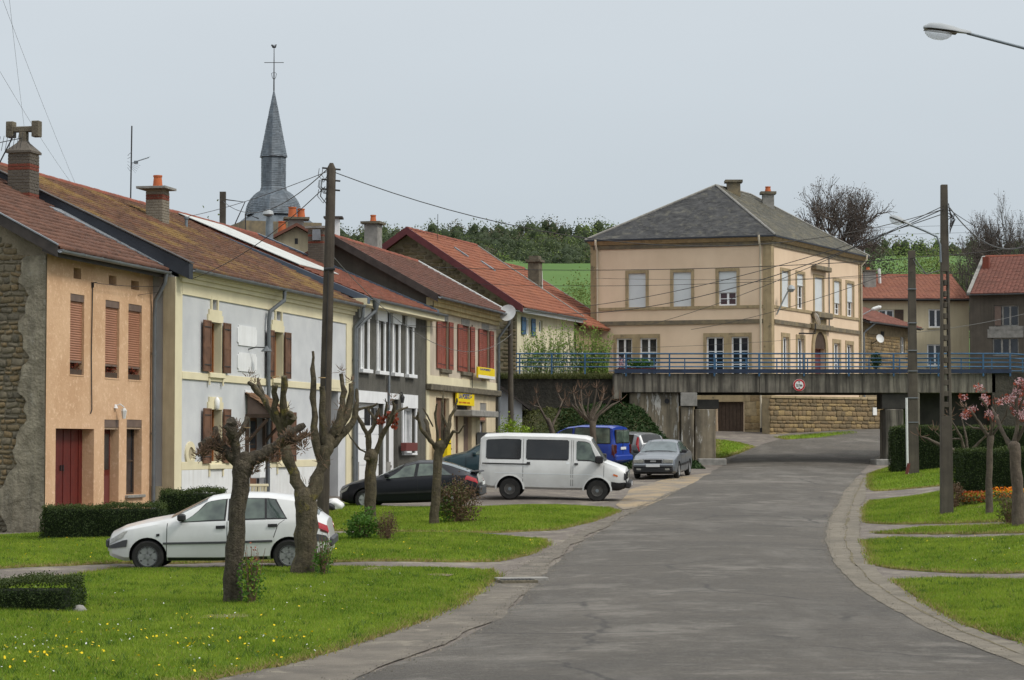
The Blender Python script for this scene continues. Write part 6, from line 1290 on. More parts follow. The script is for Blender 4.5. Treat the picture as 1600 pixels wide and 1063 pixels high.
# square lattice concrete pole with a street lamp
pl = base_of(1479, 783, 60.7); tl = W(1477, 289, 60.7); H = tl.z - pl.z; lp = empty('lattice_pole', pl, 0, 'concrete ladder pole with oblong openings standing on the right lawn', 'pole')
s0, s1 = .16, .08
def pw_(z): return s0 + (s1 - s0) * z / H
z1 = W(1478, 650, 60.7).z - pl.z; z2 = W(1478, 425, 60.7).z - pl.z
m = MB(); m.hexa([(-s0, -.13, -.3), (s0, -.13, -.3), (s0, .13, -.3), (-s0, .13, -.3), (-pw_(z1), -.12, z1), (pw_(z1), -.12, z1), (pw_(z1), .12, z1), (-pw_(z1), .12, z1)])
n = 13; zs = np.linspace(z1, z2, n + 1)
for s in (-1, 1):
    m.hexa([(s * pw_(z1), -.12, z1), (s * (pw_(z1) - .075), -.12, z1), (s * (pw_(z1) - .075), .12, z1), (s * pw_(z1), .12, z1), (s * pw_(z2), -.10, z2), (s * (pw_(z2) - .05), -.10, z2), (s * (pw_(z2) - .05), .10, z2), (s * pw_(z2), .10, z2)])
for i in range(1, n): z = zs[i]; w = pw_(z) - .07; m.box(-w, w, -.11, .11, z - .07, z + .07)
m.hexa([(-pw_(z2), -.10, z2), (pw_(z2), -.10, z2), (pw_(z2), .10, z2), (-pw_(z2), .10, z2), (-s1, -.09, H), (s1, -.09, H), (s1, .09, H), (-s1, .09, H)]); m.build('shaft', 'conc_pole', lp, bevel=.008)
def lp_pt(px, py, dy=0.): p = W(px, py, 60.7 + dy) - pl; return p
MB().tube([lp_pt(1470, 410, -.12), lp_pt(1469, 383, -.12), lp_pt(1464, 370, -.12), lp_pt(1445, 361, -.15), lp_pt(1421, 351, -.2)], .028, 8).build('lamp_arm', 'galv', lp, smooth=60)
def cobra(par, p0, p1, w=.13, h=.13, glass=True):
    """road lantern lying from p0 (tail) to p1 (nose)"""
    ax = (p1 - p0); L = ax.length; ax.normalize(); up = Vector((0, 0, 1)); up = (up - ax * up.dot(ax)).normalized(); sd = ax.cross(up); m = MB(); secs = ((0, .35, .4), (.22, .5, .55), (.40, .9, .8), (.65, 1.05, 1.0), (.88, .9, .85), (1.0, .35, .35))
    V = []; n = 10
    for t, a, b in secs:
        for k in range(n): an = math.pi * k / (n - 1); V.append(p0 + ax * L * t + sd * math.cos(an) * w * a + up * math.sin(an) * h * b)
    F = [(i * n + k, i * n + k + 1, (i + 1) * n + k + 1, (i + 1) * n + k) for i in range(len(secs) - 1) for k in range(n - 1)] + [((i + 1) * n, (i + 1) * n + n - 1, i * n + n - 1, i * n) for i in range(len(secs) - 1)] + [tuple(range(n)), tuple(range(len(secs) * n - 1, len(secs) * n - n - 1, -1))]
    o = m.add(V, F).build('lamp_head', 'lamp_grey', par, smooth=45)
    MB().add([p0 + ax * L * t + sd * s * w * a - up * .012 for t, a in ((.3, .6), (.98, .5)) for s in (-1, 1)] + [p0 + ax * L * t + sd * s * w * a - up * .03 for t, a in ((.3, .6), (.98, .5)) for s in (-1, 1)], [(0, 1, 3, 2), (4, 5, 7, 6), (0, 1, 5, 4), (2, 3, 7, 6), (0, 2, 6, 4), (1, 3, 7, 5)]).build('gasket', 'ledge_dark', o)
    if glass:
        V = []; c = p0 + ax * L * .68 - up * .03
        for j in range(5):
            ph = math.pi / 2 * j / 4.001
            for k in range(16): an = 2 * math.pi * k / 16; V.append(c + ax * math.cos(an) * L * .30 * math.cos(ph) + sd * math.sin(an) * w * .95 * math.cos(ph) - up * math.sin(ph) * h * 1.15)
        F = [(i * 16 + k, i * 16 + (k + 1) % 16, (i + 1) * 16 + (k + 1) % 16, (i + 1) * 16 + k) for i in range(4) for k in range(16)]; MB().add(V, F).build('lamp_glass', 'lamp_glass', o, smooth=80)
    return o
cobra(lp, lp_pt(1423, 352, -.2), lp_pt(1390, 339, -.25), .10, .10, True)
for k in range(6): m = MB(); p = lp_pt(1484 + random.uniform(0, 10), 322 + random.uniform(-4, 40), -.1); m.tube([lp_pt(1482, 318 + 5 * k, -.12), p, lp_pt(1484, 350 + 3 * k, -.12)], .014, 4); m.build('cable_loop', 'cable', lp)
# second concrete pole with protecting tube
p2 = base_of(1427, 728, 88); t2 = W(1427, 392, 88); H2 = t2.z - p2.z; cp = empty('concrete_pole', p2, 0, 'solid dark concrete pole by the right bridge pier', 'pole')
MB().hexa([(-.20, -.15, -.3), (.20, -.15, -.3), (.20, .15, -.3), (-.20, .15, -.3), (-.12, -.1, H2), (.12, -.1, H2), (.12, .1, H2), (-.12, .1, H2)]).build('shaft', 'conc_pole', cp, bevel=.01)
for y in (452, 505, 548, 580, 622, 660): z = W(1427, y, 88).z - p2.z; w = .2 - .08 * z / H2 + .012; B('band', 'zinc', cp, -w, w, -.16, .15, z - .015, z + .015)
zz = W(1422, 622, 88).z - p2.z; MB().tube([(-.24, -.16, 0), (-.26, -.16, zz)], .045, 8).build('cable_guard', 'dish_white', cp); MB().tube([(-.30, -.2, 0), (-.2, -.2, .5)], .06, 6).build('rust_clamp', 'shutter_dark_red', cp)
MB().tube([(.1, -.12, H2 - .3), (.5, -.2, H2 - .9), (1.0, -.2, H2 - .75)], .02, 5).build('cable_loop', 'cable_light', cp)
# concrete pole by the shed
p3 = base_of(799, 690, 99.5); t3 = W(797, 478, 99.5); sp_ = empty('slim_pole', p3, 0, 'slim grey pole between the post office and the retaining wall', 'pole'); MB().tube([(0, 0, -.2), (t3 - p3)], [.13, .10], 10).build('shaft', 'conc_pole', sp_, smooth=50)
dh = empty('satellite_dish', W(794, 490, 98.2), 0, 'round white satellite dish under the eaves end of the post office', 'dish'); dish(dh, (0, 0, 0), .36, (-.35, -.9, .3), 'reflector'); MB().tube([(-.5, .3, -.1), (0, .05, 0)], .03, 6).build('arm', 'iron', dh)
# posts behind the roofs
q = W(348, 350, 96); o = empty('telegraph_pole', (q.x, q.y, 3), 0, 'short grey pole rising behind the lichen covered roof', 'pole'); MB().box(-.12, .12, -.1, .1, 0, W(348, 300, 96).z - 3).build('shaft', 'conc_pole', o); m = MB(); m.tube([(.1, 0, W(348, 312, 96).z - 3), (.9, 0, W(348, 316, 96).z - 3), (.5, 0, W(348, 350, 96).z - 3)], .025, 5); m.build('stay', 'iron', o)
q = W(421, 360, 98); o = empty('street_lamp', (q.x, q.y, 4), 0, 'grey street lamp post rising in front of the church dome', 'lamp'); zz = W(421, 338, 98).z - 4; MB().lathe([(.2, 0), (.16, zz - .4), (.13, zz)], (0, 0, 0), 10).build('shaft', 'galv', o, smooth=60); MB().lathe([(.1, 0), (.24, .08), (.2, .22), (.06, .28)], (-.05, -.1, zz - .02), 10).build('lamp_head', 'lamp_grey', o, smooth=60); MB().tube([(-.45, 0, zz - .1), (-1.0, 0, zz - .8 + .9), (-1.0, 0, zz - 2)], .03, 5).build('stay', 'iron', o)
# aerials
def aerial(name, base, top, label, n, bl, dirv):
    e = empty(name, base, 0, label, 'aerial'); h = top - base; MB().tube([(0, 0, 0), h], .025, 6).build('mast', 'iron', e); z = h.length; return e, h
q = W(204, 318, 78); e1, h = aerial('roof_aerial', q, W(206, 197, 78), 'tall roof aerial mast with a small yagi, rising over the lichen covered roof', 0, 0, 0)
c = W(206, 255, 78) - q; dirv = Vector((.95, -.3, .25)).normalized(); side = Vector((.3, .9, 0.1)).normalized(); m = MB().tube([c, c + dirv * .65], .012, 4); m.box(c.x + .08, c.x + .2, c.y - .06, c.y + .06, c.z - .02, c.z + .07); 
for k in range(7): p = c + dirv * (.12 + .08 * k); m.tube([p - side * .16 + Vector((0, 0, -.02)), p + side * .16 + Vector((0, 0, .05))], .007, 4)
for k in range(5): a = -.14 + .07 * k; m.tube([c + Vector((-.14, 0, a * 1.4 + .05)), c + Vector((-.05 + .1 * abs(k - 2) * .3, -.2, a * 2.4))], .007, 4); m.tube([c + Vector((-.02, 0, -.04 * k)), c + Vector((.3 - .04 * k, -.1, -.1 - .06 * k))], .006, 4)
m.build('yagi', 'galv', e1)
q = W(-14, 300, 60); e2, h = aerial('roof_aerial', q, W(-12, 190, 60), 'roof aerial at the very left edge beside the brick chimney', 0, 0, 0); c = W(-10, 225, 60) - q; m = MB()
m.tube([c, c + Vector((.75, -.2, .12))], .012, 4)
for k in range(7): p = c + Vector((.1 + .1 * k, -.02 * k, .015 * k)); m.tube([p + Vector((0, 0, -.2)), p + Vector((.05, .1, .2))], .008, 4)
m.tube([c + Vector((.1, 0, -.6)), c + Vector((.55, 0, .3))], .02, 4); m.build('yagi', 'iron', e2)
# near street lamp whose arm reaches in at the upper right
pp = onground(1790, 33); nl = empty('street_lamp', pp, 0, 'street lamp head on a long thin arm at the upper right corner', 'lamp'); a1 = W(1600, 75.5, 33) - pp; a2 = W(1511, 52, 33) - pp; a0 = W(1760, 122, 33) - pp
MB().tube([(0, 0, -.2), (0, 0, a0.z - 1.0), Vector((-.1, 0, a0.z - .35)), a0 + Vector((-.1, 0, 0)), a1, a2], [.09, .06, .045, .03, .022, .022], 8).build('mast', 'galv', nl, smooth=60); cobra(nl, a2 + Vector((.05, 0, -.01)), W(1443, 44, 33) - pp, .115, .10)
# cables
def cable(a, b, sag, r=.012, mat='cable', label='', group='overhead cables', n=26):
    a, b = Vector(a), Vector(b); pts = [a.lerp(b, t) - Vector((0, 0, sag * 4 * t * (1 - t))) for t in np.linspace(0, 1, n)]
    o = MB().tube(pts, r * .72, 5).build('cable', mat); return tag(o, label, 'cable', group)
WT, LT = W(524, 270, 51), W(1474, 327, 60.6)
cable(WT, LT, 1.25, .014, label='thick overhead cable sagging from the wooden pole to the ladder pole')
cable(W(508, 292, 51), ROW.world(uv(283, 440)[0], -.3, uv(283, 436)[1]), .25, .014, label='cable from the wooden pole down to the grey house gutter')
cable(W(512, 264, 51), W(348, 314, 96), .7, .016, label='cable from the wooden pole over the roofs to the rear pole')
cable(W(512, 268, 51), W(190, 345, 110), .4, .012, label='thin cable from the wooden pole passing above the chimney with pot')
cable(LT, W(800, 486, 99.4), 1.0, .018, label='overhead cable from the ladder pole down to the slim pole')
cable(LT + Vector((0, 0, -.12)), W(902, 480, 100), .35, .016, label='overhead cable from the ladder pole towards the stone gabled house')
cable(LT + Vector((0, 0, .08)), W(1012, 508, 122), .3, .016, label='overhead cable from the ladder pole to the hipped house front')
cable(W(1484, 325, 60.6), W(1660, 338, 60), .95, .022, 'cable_light', 'pale sagging cable leaving the ladder pole to the right')
cable(W(1484, 328, 60.6), W(1660, 395, 60), .25, .012, label='thin cable leaving the ladder pole downwards to the right')
cable(W(1427, 402, 87.8), W(1700, 366, 90), .15, .02, label='cable from the dark concrete pole to the upper right edge')
cable(W(1427, 404, 87.8), W(640, 416, 110), .3, .02, label='long cable from the dark concrete pole across the hipped house upper windows')
cable(W(1427, 425, 87.8), W(660, 440, 110), .35, .014, label='lower long cable from the dark concrete pole across the shutters')
cable(W(1427, 412, 87.8), W(1080, 515, 121), .3, .016, label='cable from the dark concrete pole slanting to the hipped house string course')
cable(W(1427, 405, 87.8), W(1474, 396, 60.6), .5, .016, label='short slack cable between the two right hand poles')
cable(W(604, 362, 320), W(1700, 346, 330), .5, .03, label='distant power line above the wooded hill, upper wire', group='distant power lines'); cable(W(606, 372, 320), W(1700, 358, 330), .5, .03, label='distant power line above the wooded hill, lower wire', group='distant power lines')
cable(ROW.world(uv(556, 503)[0], -.3, uv(556, 503)[1]), W(799, 516, 99.4), .05, .013, label='cable strung along the fronts under the roughcast house eaves')
cable(W(515, 395, 51), W(799, 522, 99.3), 1.35, .014, 'cable_light', 'slack pale cable drooping in front of the red shutters')
cable(ROW.world(uv(143, 443, .6)[0], .45, uv(143, 443, .6)[1]), ROW.world(-.2, .35, uv(236, 448, .6)[1]), .03, .01, label='short cable on the orange front below the little vents')
cable(W(75, 472, 57.8), ROW.world(-.15, .3, uv(236, 455, .5)[1]), .05, .008, label='thin wire in front of the orange stucco above the roller shutters')
for i, (x0, y0, x1, y1, lb) in enumerate(((-5, -25, 118, 288, 'thin aerial wire at upper left reaching from the frame corner'), (12, -25, 40, 215, 'steepest thin aerial wire near the left chimney'), (-10, 95, 112, 287, 'lower thin aerial wire slanting left of the chimney'))): cable(W(x0, y0, 120), W(x1, y1, 170), .2, .012, 'cable_light', lb, 'thin aerial wires')
cable(W(905, 545, 112), W(1250, 530, 122), .1, .012, label='wire across the hipped house ground floor lintels'); cable(W(930, 435, 124), W(1427, 432, 88), .1, .012, label='upper wire skimming the hipped house upper windows')
cable(W(1427, 520, 88), W(1700, 462, 95), .2, .014, 'cable_light', 'pale wire from the dark concrete pole past the brown house')
# ------------------------------------------------------------------ vegetation
def leaf_cloud(P, size, rng, flat=0.):
    """one bent-free leaf quad per point, random turn"""
    n = len(P); a = rng.normal(size=(n, 3)); a /= np.linalg.norm(a, axis=1)[:, None]; b = np.cross(a, rng.normal(size=(n, 3))); b /= np.linalg.norm(b, axis=1)[:, None]
    s = (rng.uniform(.6, 1.3, n) * size)[:, None]; V = np.stack([P - a * s * .5, P + b * s * .3, P + a * s * .5, P - b * s * .3], 1); return V.reshape(-1, 3), np.arange(4 * n).reshape(-1, 4)
def leaves(name, P, size, mat, parent=None, rng=RNG):
    V, F = leaf_cloud(np.asarray(P, float), size, rng); o = link(name, me_np(name, V, F, rng.random(len(F))), mat, parent); o['kind'] = 'stuff'; return o
def ell(n, c, r, shell=.55):
    d = RNG.normal(size=(n, 3)); d /= np.linalg.norm(d, axis=1)[:, None]; q = RNG.uniform(shell, 1, n)[:, None] ** .7; return np.array(c) + d * q * np.array(r)
def px_tree(name, label, Y, segs, mat='bark', cat='tree', group=None, base=None, seg=10, jit=.05, depth=.5, seed=0, sub=3, fix=True):
    """tree measured from its outline: segs = [(part name, [(px, py, radius in px), ...]), ...]; limbs swing in depth"""
    rr = random.Random(seed); x0, y0, _ = segs[0][1][0]; b = base_of(x0, y0, Y); e = empty(name, b, 0, label, cat, group); s = FPX / Y; zfix = b.z - W(x0, y0, Y).z
    if not fix: b.z -= zfix; zfix = 0; e.location = b
    ends = []; deps = []
    for pn, pts in segs:
        q = []; d0 = min(deps, key=lambda t: (t[0] - pts[0][0]) ** 2 + (t[1] - pts[0][1]) ** 2)[2] if deps else 0.; dirn = rr.uniform(-1, 1) * depth
        for i, (x, y, r) in enumerate(pts):
            dy = d0 + (dirn * i / max(1, len(pts) - 1) if pn != 'trunk' else 0); p = W(x, y, Y + dy); p.z += zfix; q.append((p - b, r / s * (.82 if pn == 'trunk' else .66))); 
            if i: xa, ya, da = lastp; deps += [(xa + (x - xa) * k / 6, ya + (y - ya) * k / 6, da + (dy - da) * k / 6) for k in range(7)]
            lastp = (x, y, dy)
        P, Rr = [], []
        for i in range(len(q) - 1):
            for k in range(sub):
                t = k / sub; P.append(q[i][0].lerp(q[i + 1][0], t) + Vector((rr.uniform(-1, 1), rr.uniform(-1, 1), 0)) * q[i][1] * (.12 if pn == 'trunk' else .34)); Rr.append((q[i][1] + (q[i + 1][1] - q[i][1]) * t) * (rr.uniform(.93, 1.09) if pn == 'trunk' else rr.uniform(.80, 1.22)))
        P.append(q[-1][0]); Rr.append(q[-1][1])
        if pn != 'trunk': P.insert(0, P[0] - (P[1] - P[0]).normalized() * Rr[0] * 1.6); Rr.insert(0, Rr[0] * .6)
        if pn == 'trunk': P.insert(0, P[0] - Vector((0, 0, .25))); Rr.insert(0, Rr[0] * 1.2); Rr[1] *= 1.1; d_ = (P[-1] - P[-2]).normalized(); P += [P[-1] + d_ * Rr[-1] * .55, P[-1] + d_ * Rr[-1] * .8]; Rr += [Rr[-1] * .75, Rr[-1] * .3]
        MB().tube(P, Rr, seg, True, jit).build(pn, mat, e, smooth=60); ends.append((P[-1], Rr[-1], (P[-1] - P[-2]).normalized()))
    return e, b, s, ends
def sticks(parent, centers, n, L, r, mat='twig', name='twigs', up=.4):
    m = MB()
    for c, rad in centers:
        for k in range(n):
            d = Vector((random.gauss(0, 1), random.gauss(0, 1), random.gauss(up, 1))).normalized(); p = Vector(c) + d * rad * random.uniform(.3, .9); l = L * random.uniform(.4, 1.2); q = p + d * l * .5 + Vector((random.gauss(0, .02), random.gauss(0, .02), .02)); m.tube([p, q, q + (d + Vector((0, 0, .4))).normalized() * l * .5], [r, r * .8, r * .4], 4, False)
    o = m.build(name, mat, parent); o['kind'] = 'stuff'; return o
# --- four pollards on the left lawn
T = 'trunk'; Lb = 'limb'; PG = 'pollarded trees'
e, b, s, ends = px_tree('pollard_tree', 'stout pollarded tree with shaggy clubbed stubs in front of the white hatchback', 35.5, [
 (T, [(362, 968, 19), (365, 900, 17), (371, 820, 16.5), (377, 765, 16.5), (380, 742, 19), (382, 734, 16)]),
 (Lb, [(375, 745, 14), (352, 723, 12), (328, 706, 12), (313, 716, 11)]), (Lb, [(370, 738, 10), (348, 716, 9), (338, 698, 9), (336, 686, 7)]),
 (Lb, [(374, 738, 14), (368, 708, 12), (362, 690, 14), (360, 674, 11)]), (Lb, [(368, 702, 7), (380, 688, 7), (386, 670, 6)]),
 (Lb, [(384, 740, 16), (410, 728, 14), (436, 710, 13), (458, 692, 11), (476, 681, 6)]), (Lb, [(432, 712, 9), (455, 706, 9), (476, 697, 8)]), (Lb, [(450, 698, 7), (452, 684, 6)])], 'bark', group=PG, seed=2, depth=.35)
def L(px, py, Y=35.5, dy=0., base=None): return W(px, py, Y + dy) - base
sticks(e, [(L(x, y, base=b), r) for x, y, r in ((312, 714, .10), (335, 690, .12), (360, 680, .20), (352, 700, .16), (372, 690, .18), (345, 718, .08), (440, 700, .16), (465, 690, .14), (472, 700, .12), (415, 722, .12), (395, 735, .1), (452, 685, .12), (318, 708, .1), (328, 700, .1), (366, 672, .14), (476, 684, .1), (430, 716, .12))], 60, .075, .0075)
MB().lathe([(.05, 0), (.05, .01)], L(386, 669, base=b), 10).build('cut_face', 'cut_wood', e)
e, b, s, ends = px_tree('pollard_tree', 'tall forked mossy tree with upright cut stems behind the white hatchback', 41.6, [
 (T, [(476, 892, 25), (478, 840, 21), (480, 795, 20), (478, 762, 20)]),
 (Lb, [(470, 762, 15), (458, 728, 13), (450, 695, 13), (441, 664, 12)]), (Lb, [(443, 668, 9), (430, 642, 7.5), (414, 615, 6.5), (396, 592, 7), (388, 585, 4)]), (Lb, [(414, 615, 5), (408, 596, 5), (403, 580, 3)]), (Lb, [(438, 662, 8.5), (430, 625, 8), (430, 590, 7.5)]), (Lb, [(444, 664, 8.5), (442, 620, 8), (444, 576, 7)]), (Lb, [(448, 650, 9), (456, 640, 9), (450, 632, 5)]),
 (Lb, [(488, 764, 16), (503, 722, 13), (509, 690, 15), (516, 672, 15)]), (Lb, [(500, 712, 10), (492, 655, 9), (490, 610, 7), (489, 565, 5), (489, 537, 3)]), (Lb, [(508, 676, 10), (503, 632, 8), (503, 592, 6.5)]), (Lb, [(520, 668, 11), (534, 632, 9), (537, 600, 7), (533, 572, 5)]), (Lb, [(530, 662, 9), (546, 625, 8), (548, 588, 5)]), (Lb, [(522, 682, 8), (552, 650, 6.5), (559, 615, 5), (557, 596, 3)]), (Lb, [(540, 660, 5), (560, 628, 3.5), (588, 621, 2)])], 'bark_moss', group=PG, seed=4, depth=.6)
for x, y, r in ((430, 589, .075), (503, 591, .065)): MB().tube([L(x, y, 41.6, base=b), L(x, y - 1.2, 41.6, base=b)], r, 10).build('cut_face', 'cut_wood', e)
sticks(e, [(L(x, y, 41.6, base=b), r) for x, y, r in ((390, 590, .1), (400, 600, .1), (445, 640, .1), (480, 760, .15), (535, 640, .1), (520, 670, .16), (548, 595, .06), (533, 580, .06), (444, 660, .12), (503, 720, .1))], 16, .12, .006)
e, b, s, ends = px_tree('pollard_tree', 'slender pollarded tree with hanging rust leaves in front of the black coupe', 62, [
 (T, [(577, 806, 11.5), (579, 760, 11), (580, 715, 11), (581, 702, 13)]), (Lb, [(577, 706, 6), (575, 672, 6), (566, 655, 5), (556, 638, 3), (552, 630, 2)]), (Lb, [(575, 672, 5), (586, 652, 4.5), (592, 630, 3)]), (Lb, [(585, 706, 6.5), (598, 672, 6), (610, 645, 5.5), (616, 628, 4), (614, 618, 2)]), (Lb, [(610, 642, 4), (622, 634, 3), (637, 628, 2)]), (Lb, [(600, 665, 4), (612, 650, 4), (616, 640, 2)]), (Lb, [(588, 650, 3), (575, 632, 3), (590, 622, 2)]), (Lb, [(578, 702, 2.5), (562, 694, 2), (548, 676, 1.5), (544, 668, 1)]), (Lb, [(602, 640, 3), (604, 622, 2), (602, 615, 1)]), (Lb, [(578, 710, 4), (570, 709, 3)])], 'bark_moss', group=PG, seed=5, depth=.5)
P = [ell(22, L(x, y, 62, -.1, base=b), (.09, .12, .15)) for x, y in ((600, 655), (594, 657), (618, 655), (617, 664), (608, 650))]; leaves('hanging_leaves', np.concatenate(P), .12, 'leaf_red', e)
sticks(e, [(L(x, y, 62, base=b), .08) for x, y in ((614, 622), (608, 632), (555, 635))], 10, .2, .008)
e, b, s, ends = px_tree('pollard_tree', 'thin straight pollarded tree with cup of bare branches before the black coupe tail', 58, [
 (T, [(678, 820, 9.5), (682, 755, 8), (685, 705, 8.5), (688, 690, 12)]), (Lb, [(680, 693, 5.5), (668, 678, 4.5), (657, 662, 4), (652, 645, 4), (653, 638, 2)]), (Lb, [(672, 682, 4), (668, 660, 5), (664, 650, 4)]), (Lb, [(653, 650, 3), (647, 646, 2.5)]), (Lb, [(686, 690, 4), (682, 664, 3.5), (680, 640, 2.5), (683, 625, 2)]), (Lb, [(690, 690, 4), (692, 650, 3), (692, 616, 2), (694, 602, 1.2)]), (Lb, [(695, 690, 6), (700, 665, 6.5), (703, 645, 4), (712, 632, 3), (714, 617, 2)]), (Lb, [(697, 692, 4), (708, 668, 3), (717, 671, 2.5), (726, 658, 1.5)]), (Lb, [(676, 660, 2), (668, 644, 2), (661, 632, 1.3)]), (Lb, [(698, 660, 3), (690, 640, 2)])], 'bark_moss', group=PG, seed=6, depth=.5)
# pollards by the bank
for lb, Y, sg, sd_ in (('small twisted bare tree on the bank left of the blue van', 100.5, [(T, [(866, 690, 5.5), (862, 672, 5), (856, 656, 4.5)]), (Lb, [(857, 660, 4), (846, 642, 3), (840, 628, 2), (838, 616, 1)]), (Lb, [(862, 668, 3), (873, 645, 2.5), (878, 628, 2), (872, 615, 1)]), (Lb, [(848, 645, 2), (842, 636, 1.5), (834, 634, 1)]), (Lb, [(875, 640, 2), (883, 625, 1)])], 7),
 ('bushy pollard with spreading brown branches in front of the blue van', 93, [(T, [(927, 742, 6.5), (927, 700, 6), (926, 664, 6.5)])] + [(Lb, [(926, 666, 4), (920 + dx * .35, 652, 3), (922 + dx * .8, 636, 2.2), (924 + dx, y, 1.3)]) for dx, y in ((-35, 640), (-28, 618), (-16, 612), (-4, 624), (8, 610), (20, 618), (34, 622), (44, 630), (-20, 630), (14, 630))], 8)):
    e, b, s, ends = px_tree('pollard_tree', lb, Y, sg, 'bark_grey', group=PG, seed=sd_, depth=.9, seg=7, fix=sd_ != 7); sticks(e, [(p, .1) for p, r, d in ends[1:]], 9, .35, .012, 'twig', up=1.2)
# right side: two in blossom, one bare stump of a tree
def blossoms(e, b, Y, pts, n=60, red=25):
    leaves('blossom', np.concatenate([ell(n, L(x, y, Y, random.uniform(-.5, .5), base=b), (.12, .15, .10), .2) for x, y in pts]), .045, 'blossom_pink', e); leaves('leaves', np.concatenate([ell(red, L(x + random.uniform(-3, 3), y + random.uniform(-3, 5), Y, random.uniform(-.4, .4), base=b), (.15, .15, .12), .2) for x, y in pts]), .07, 'leaf_red', e)
e, b, s, ends = px_tree('blossom_tree', 'slim tree with pink blossom clusters between ladder pole and right edge', 58, [(T, [(1546, 789, 7.5), (1545, 730, 6.5), (1546, 680, 6), (1548, 662, 7)]), (Lb, [(1546, 665, 4), (1530, 640, 3.5), (1517, 622, 2.5), (1506, 612, 1.5)]), (Lb, [(1548, 664, 4), (1550, 640, 3), (1540, 612, 2.5), (1530, 600, 1.5)]), (Lb, [(1549, 664, 3.5), (1561, 645, 3), (1572, 628, 2), (1575, 612, 1.2)]), (Lb, [(1536, 650, 2.5), (1520, 648, 2), (1508, 640, 1.2)]), (Lb, [(1552, 645, 2.5), (1556, 620, 2), (1552, 596, 1.2)])], 'bark_grey', group='trees in blossom', seed=11, depth=.7, seg=8)
blossoms(e, b, 58, [(1506, 622), (1510, 645), (1507, 650), (1537, 622), (1540, 630), (1546, 646), (1553, 652), (1521, 638), (1562, 628), (1530, 605), (1573, 625)])
e, b, s, ends = px_tree('blossom_tree', 'thicker blossoming tree cut by the right edge of the picture', 52, [(T, [(1592, 828, 13), (1590, 770, 11), (1586, 715, 11), (1584, 700, 12)]), (Lb, [(1582, 704, 7), (1566, 676, 5), (1555, 652, 4), (1549, 640, 2)]), (Lb, [(1586, 704, 7), (1590, 665, 5), (1588, 625, 4), (1596, 600, 2.5)]), (Lb, [(1590, 690, 5), (1606, 660, 4), (1612, 630, 2)]), (Lb, [(1590, 650, 3), (1580, 632, 2.5), (1584, 606, 2)]), (Lb, [(1594, 640, 3), (1602, 618, 2), (1600, 596, 1)])], 'bark_grey', group='trees in blossom', seed=12, depth=.7, seg=8)
blossoms(e, b, 52, [(1590, 612), (1597, 604), (1594, 628), (1598, 650), (1590, 645), (1581, 622), (1606, 640), (1604, 598), (1594, 596), (1585, 634)], 90, 40)
e, b, s, ends = px_tree('pollard_tree', 'grey pollarded stump with crooked side branches behind the right hedges', 76, [(T, [(1509, 720, 9.5), (1509, 690, 9), (1510, 662, 9.5)])] + [(Lb, q) for q in ([(1503, 665, 5), (1484, 655, 5), (1468, 650, 4), (1450, 640, 3), (1437, 636, 1.5)], [(1506, 660, 4), (1500, 635, 3), (1490, 618, 2), (1484, 605, 1)], [(1512, 660, 4), (1508, 630, 2.5), (1502, 608, 1.5), (1507, 592, 1)], [(1480, 653, 3), (1468, 636, 2), (1460, 628, 1.2)], [(1514, 662, 4), (1530, 645, 3), (1545, 630, 1.5)], [(1498, 640, 2.5), (1486, 640, 2), (1478, 628, 1)])], 'bark_grey', group=PG, seed=13, depth=.8, seg=8)
sticks(e, [(p, .12) for p, r, d in ends[1:]], 10, .3, .012, 'twig', up=.8)
# --- hedges
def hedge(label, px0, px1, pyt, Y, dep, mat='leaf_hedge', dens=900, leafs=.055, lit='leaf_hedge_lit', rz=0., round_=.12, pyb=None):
    pa, pb = onground(px0, Y), onground(px1, Y); zt = W((px0 + px1) / 2, pyt, Y).z; L_ = pb.x - pa.x; zb = min(pa.z, pb.z) - .1; h = zt - zb
    e = empty('hedge', ((pa.x + pb.x) / 2, Y, zb), rz, label, 'hedge', 'clipped hedges'); e.rotation_euler = (0, 0, rz); hw, r = L_ / 2, round_
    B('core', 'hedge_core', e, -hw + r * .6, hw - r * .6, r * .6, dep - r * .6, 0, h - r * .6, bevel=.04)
    A = dens; 
    def face(n, f): u, v = RNG.random(int(n)), RNG.random(int(n)); return f(u, v)
    Pf = [face(L_ * h * A, lambda u, v: np.stack([(u - .5) * L_, RNG.normal(0, .04, len(u)) + .16 * np.clip((v * h - h + r) / r, 0, 1) ** 2, v * h], 1)), face(dep * h * A, lambda u, v: np.stack([hw + RNG.normal(0, .025, len(u)), u * dep, v * h], 1)), face(dep * h * A, lambda u, v: np.stack([-hw + RNG.normal(0, .025, len(u)), u * dep, v * h], 1))]
    P = np.concatenate(Pf); P[:, 1] += .05 * np.sin(P[:, 0] * 5) * np.sin(P[:, 2] * 6); k_ = np.clip((P[:, 2] - h + .2) / .2, 0, 1); P[:, 0] *= 1 - k_ * .10 / hw; P[:, 2] += k_ * (.03 * np.sin(P[:, 0] * 2.3) + .02 * np.sin(P[:, 0] * 7)); leaves('foliage', P, leafs, mat, e)
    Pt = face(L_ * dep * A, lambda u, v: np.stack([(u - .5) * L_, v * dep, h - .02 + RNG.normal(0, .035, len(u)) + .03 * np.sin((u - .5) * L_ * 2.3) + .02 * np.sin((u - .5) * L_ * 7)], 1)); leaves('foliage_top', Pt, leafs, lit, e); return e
hedge('long low clipped hedge below the orange house front', 64, 254, 791, 50.5, .9, dens=3000, leafs=.034)
hedge('taller clipped hedge behind the white hatchback bonnet', 248, 346, 767, 54, 1.2, dens=2600, leafs=.036)
hedge('rounded dark hedge end at the lower left corner', -80, 116, 908, 34.6, 1.0, dens=4500, leafs=.03, round_=.25)
hedge('wide clipped hedge beyond the right bridge pier', 1398, 1640, 667, 91, 1.4, dens=1300, leafs=.05)
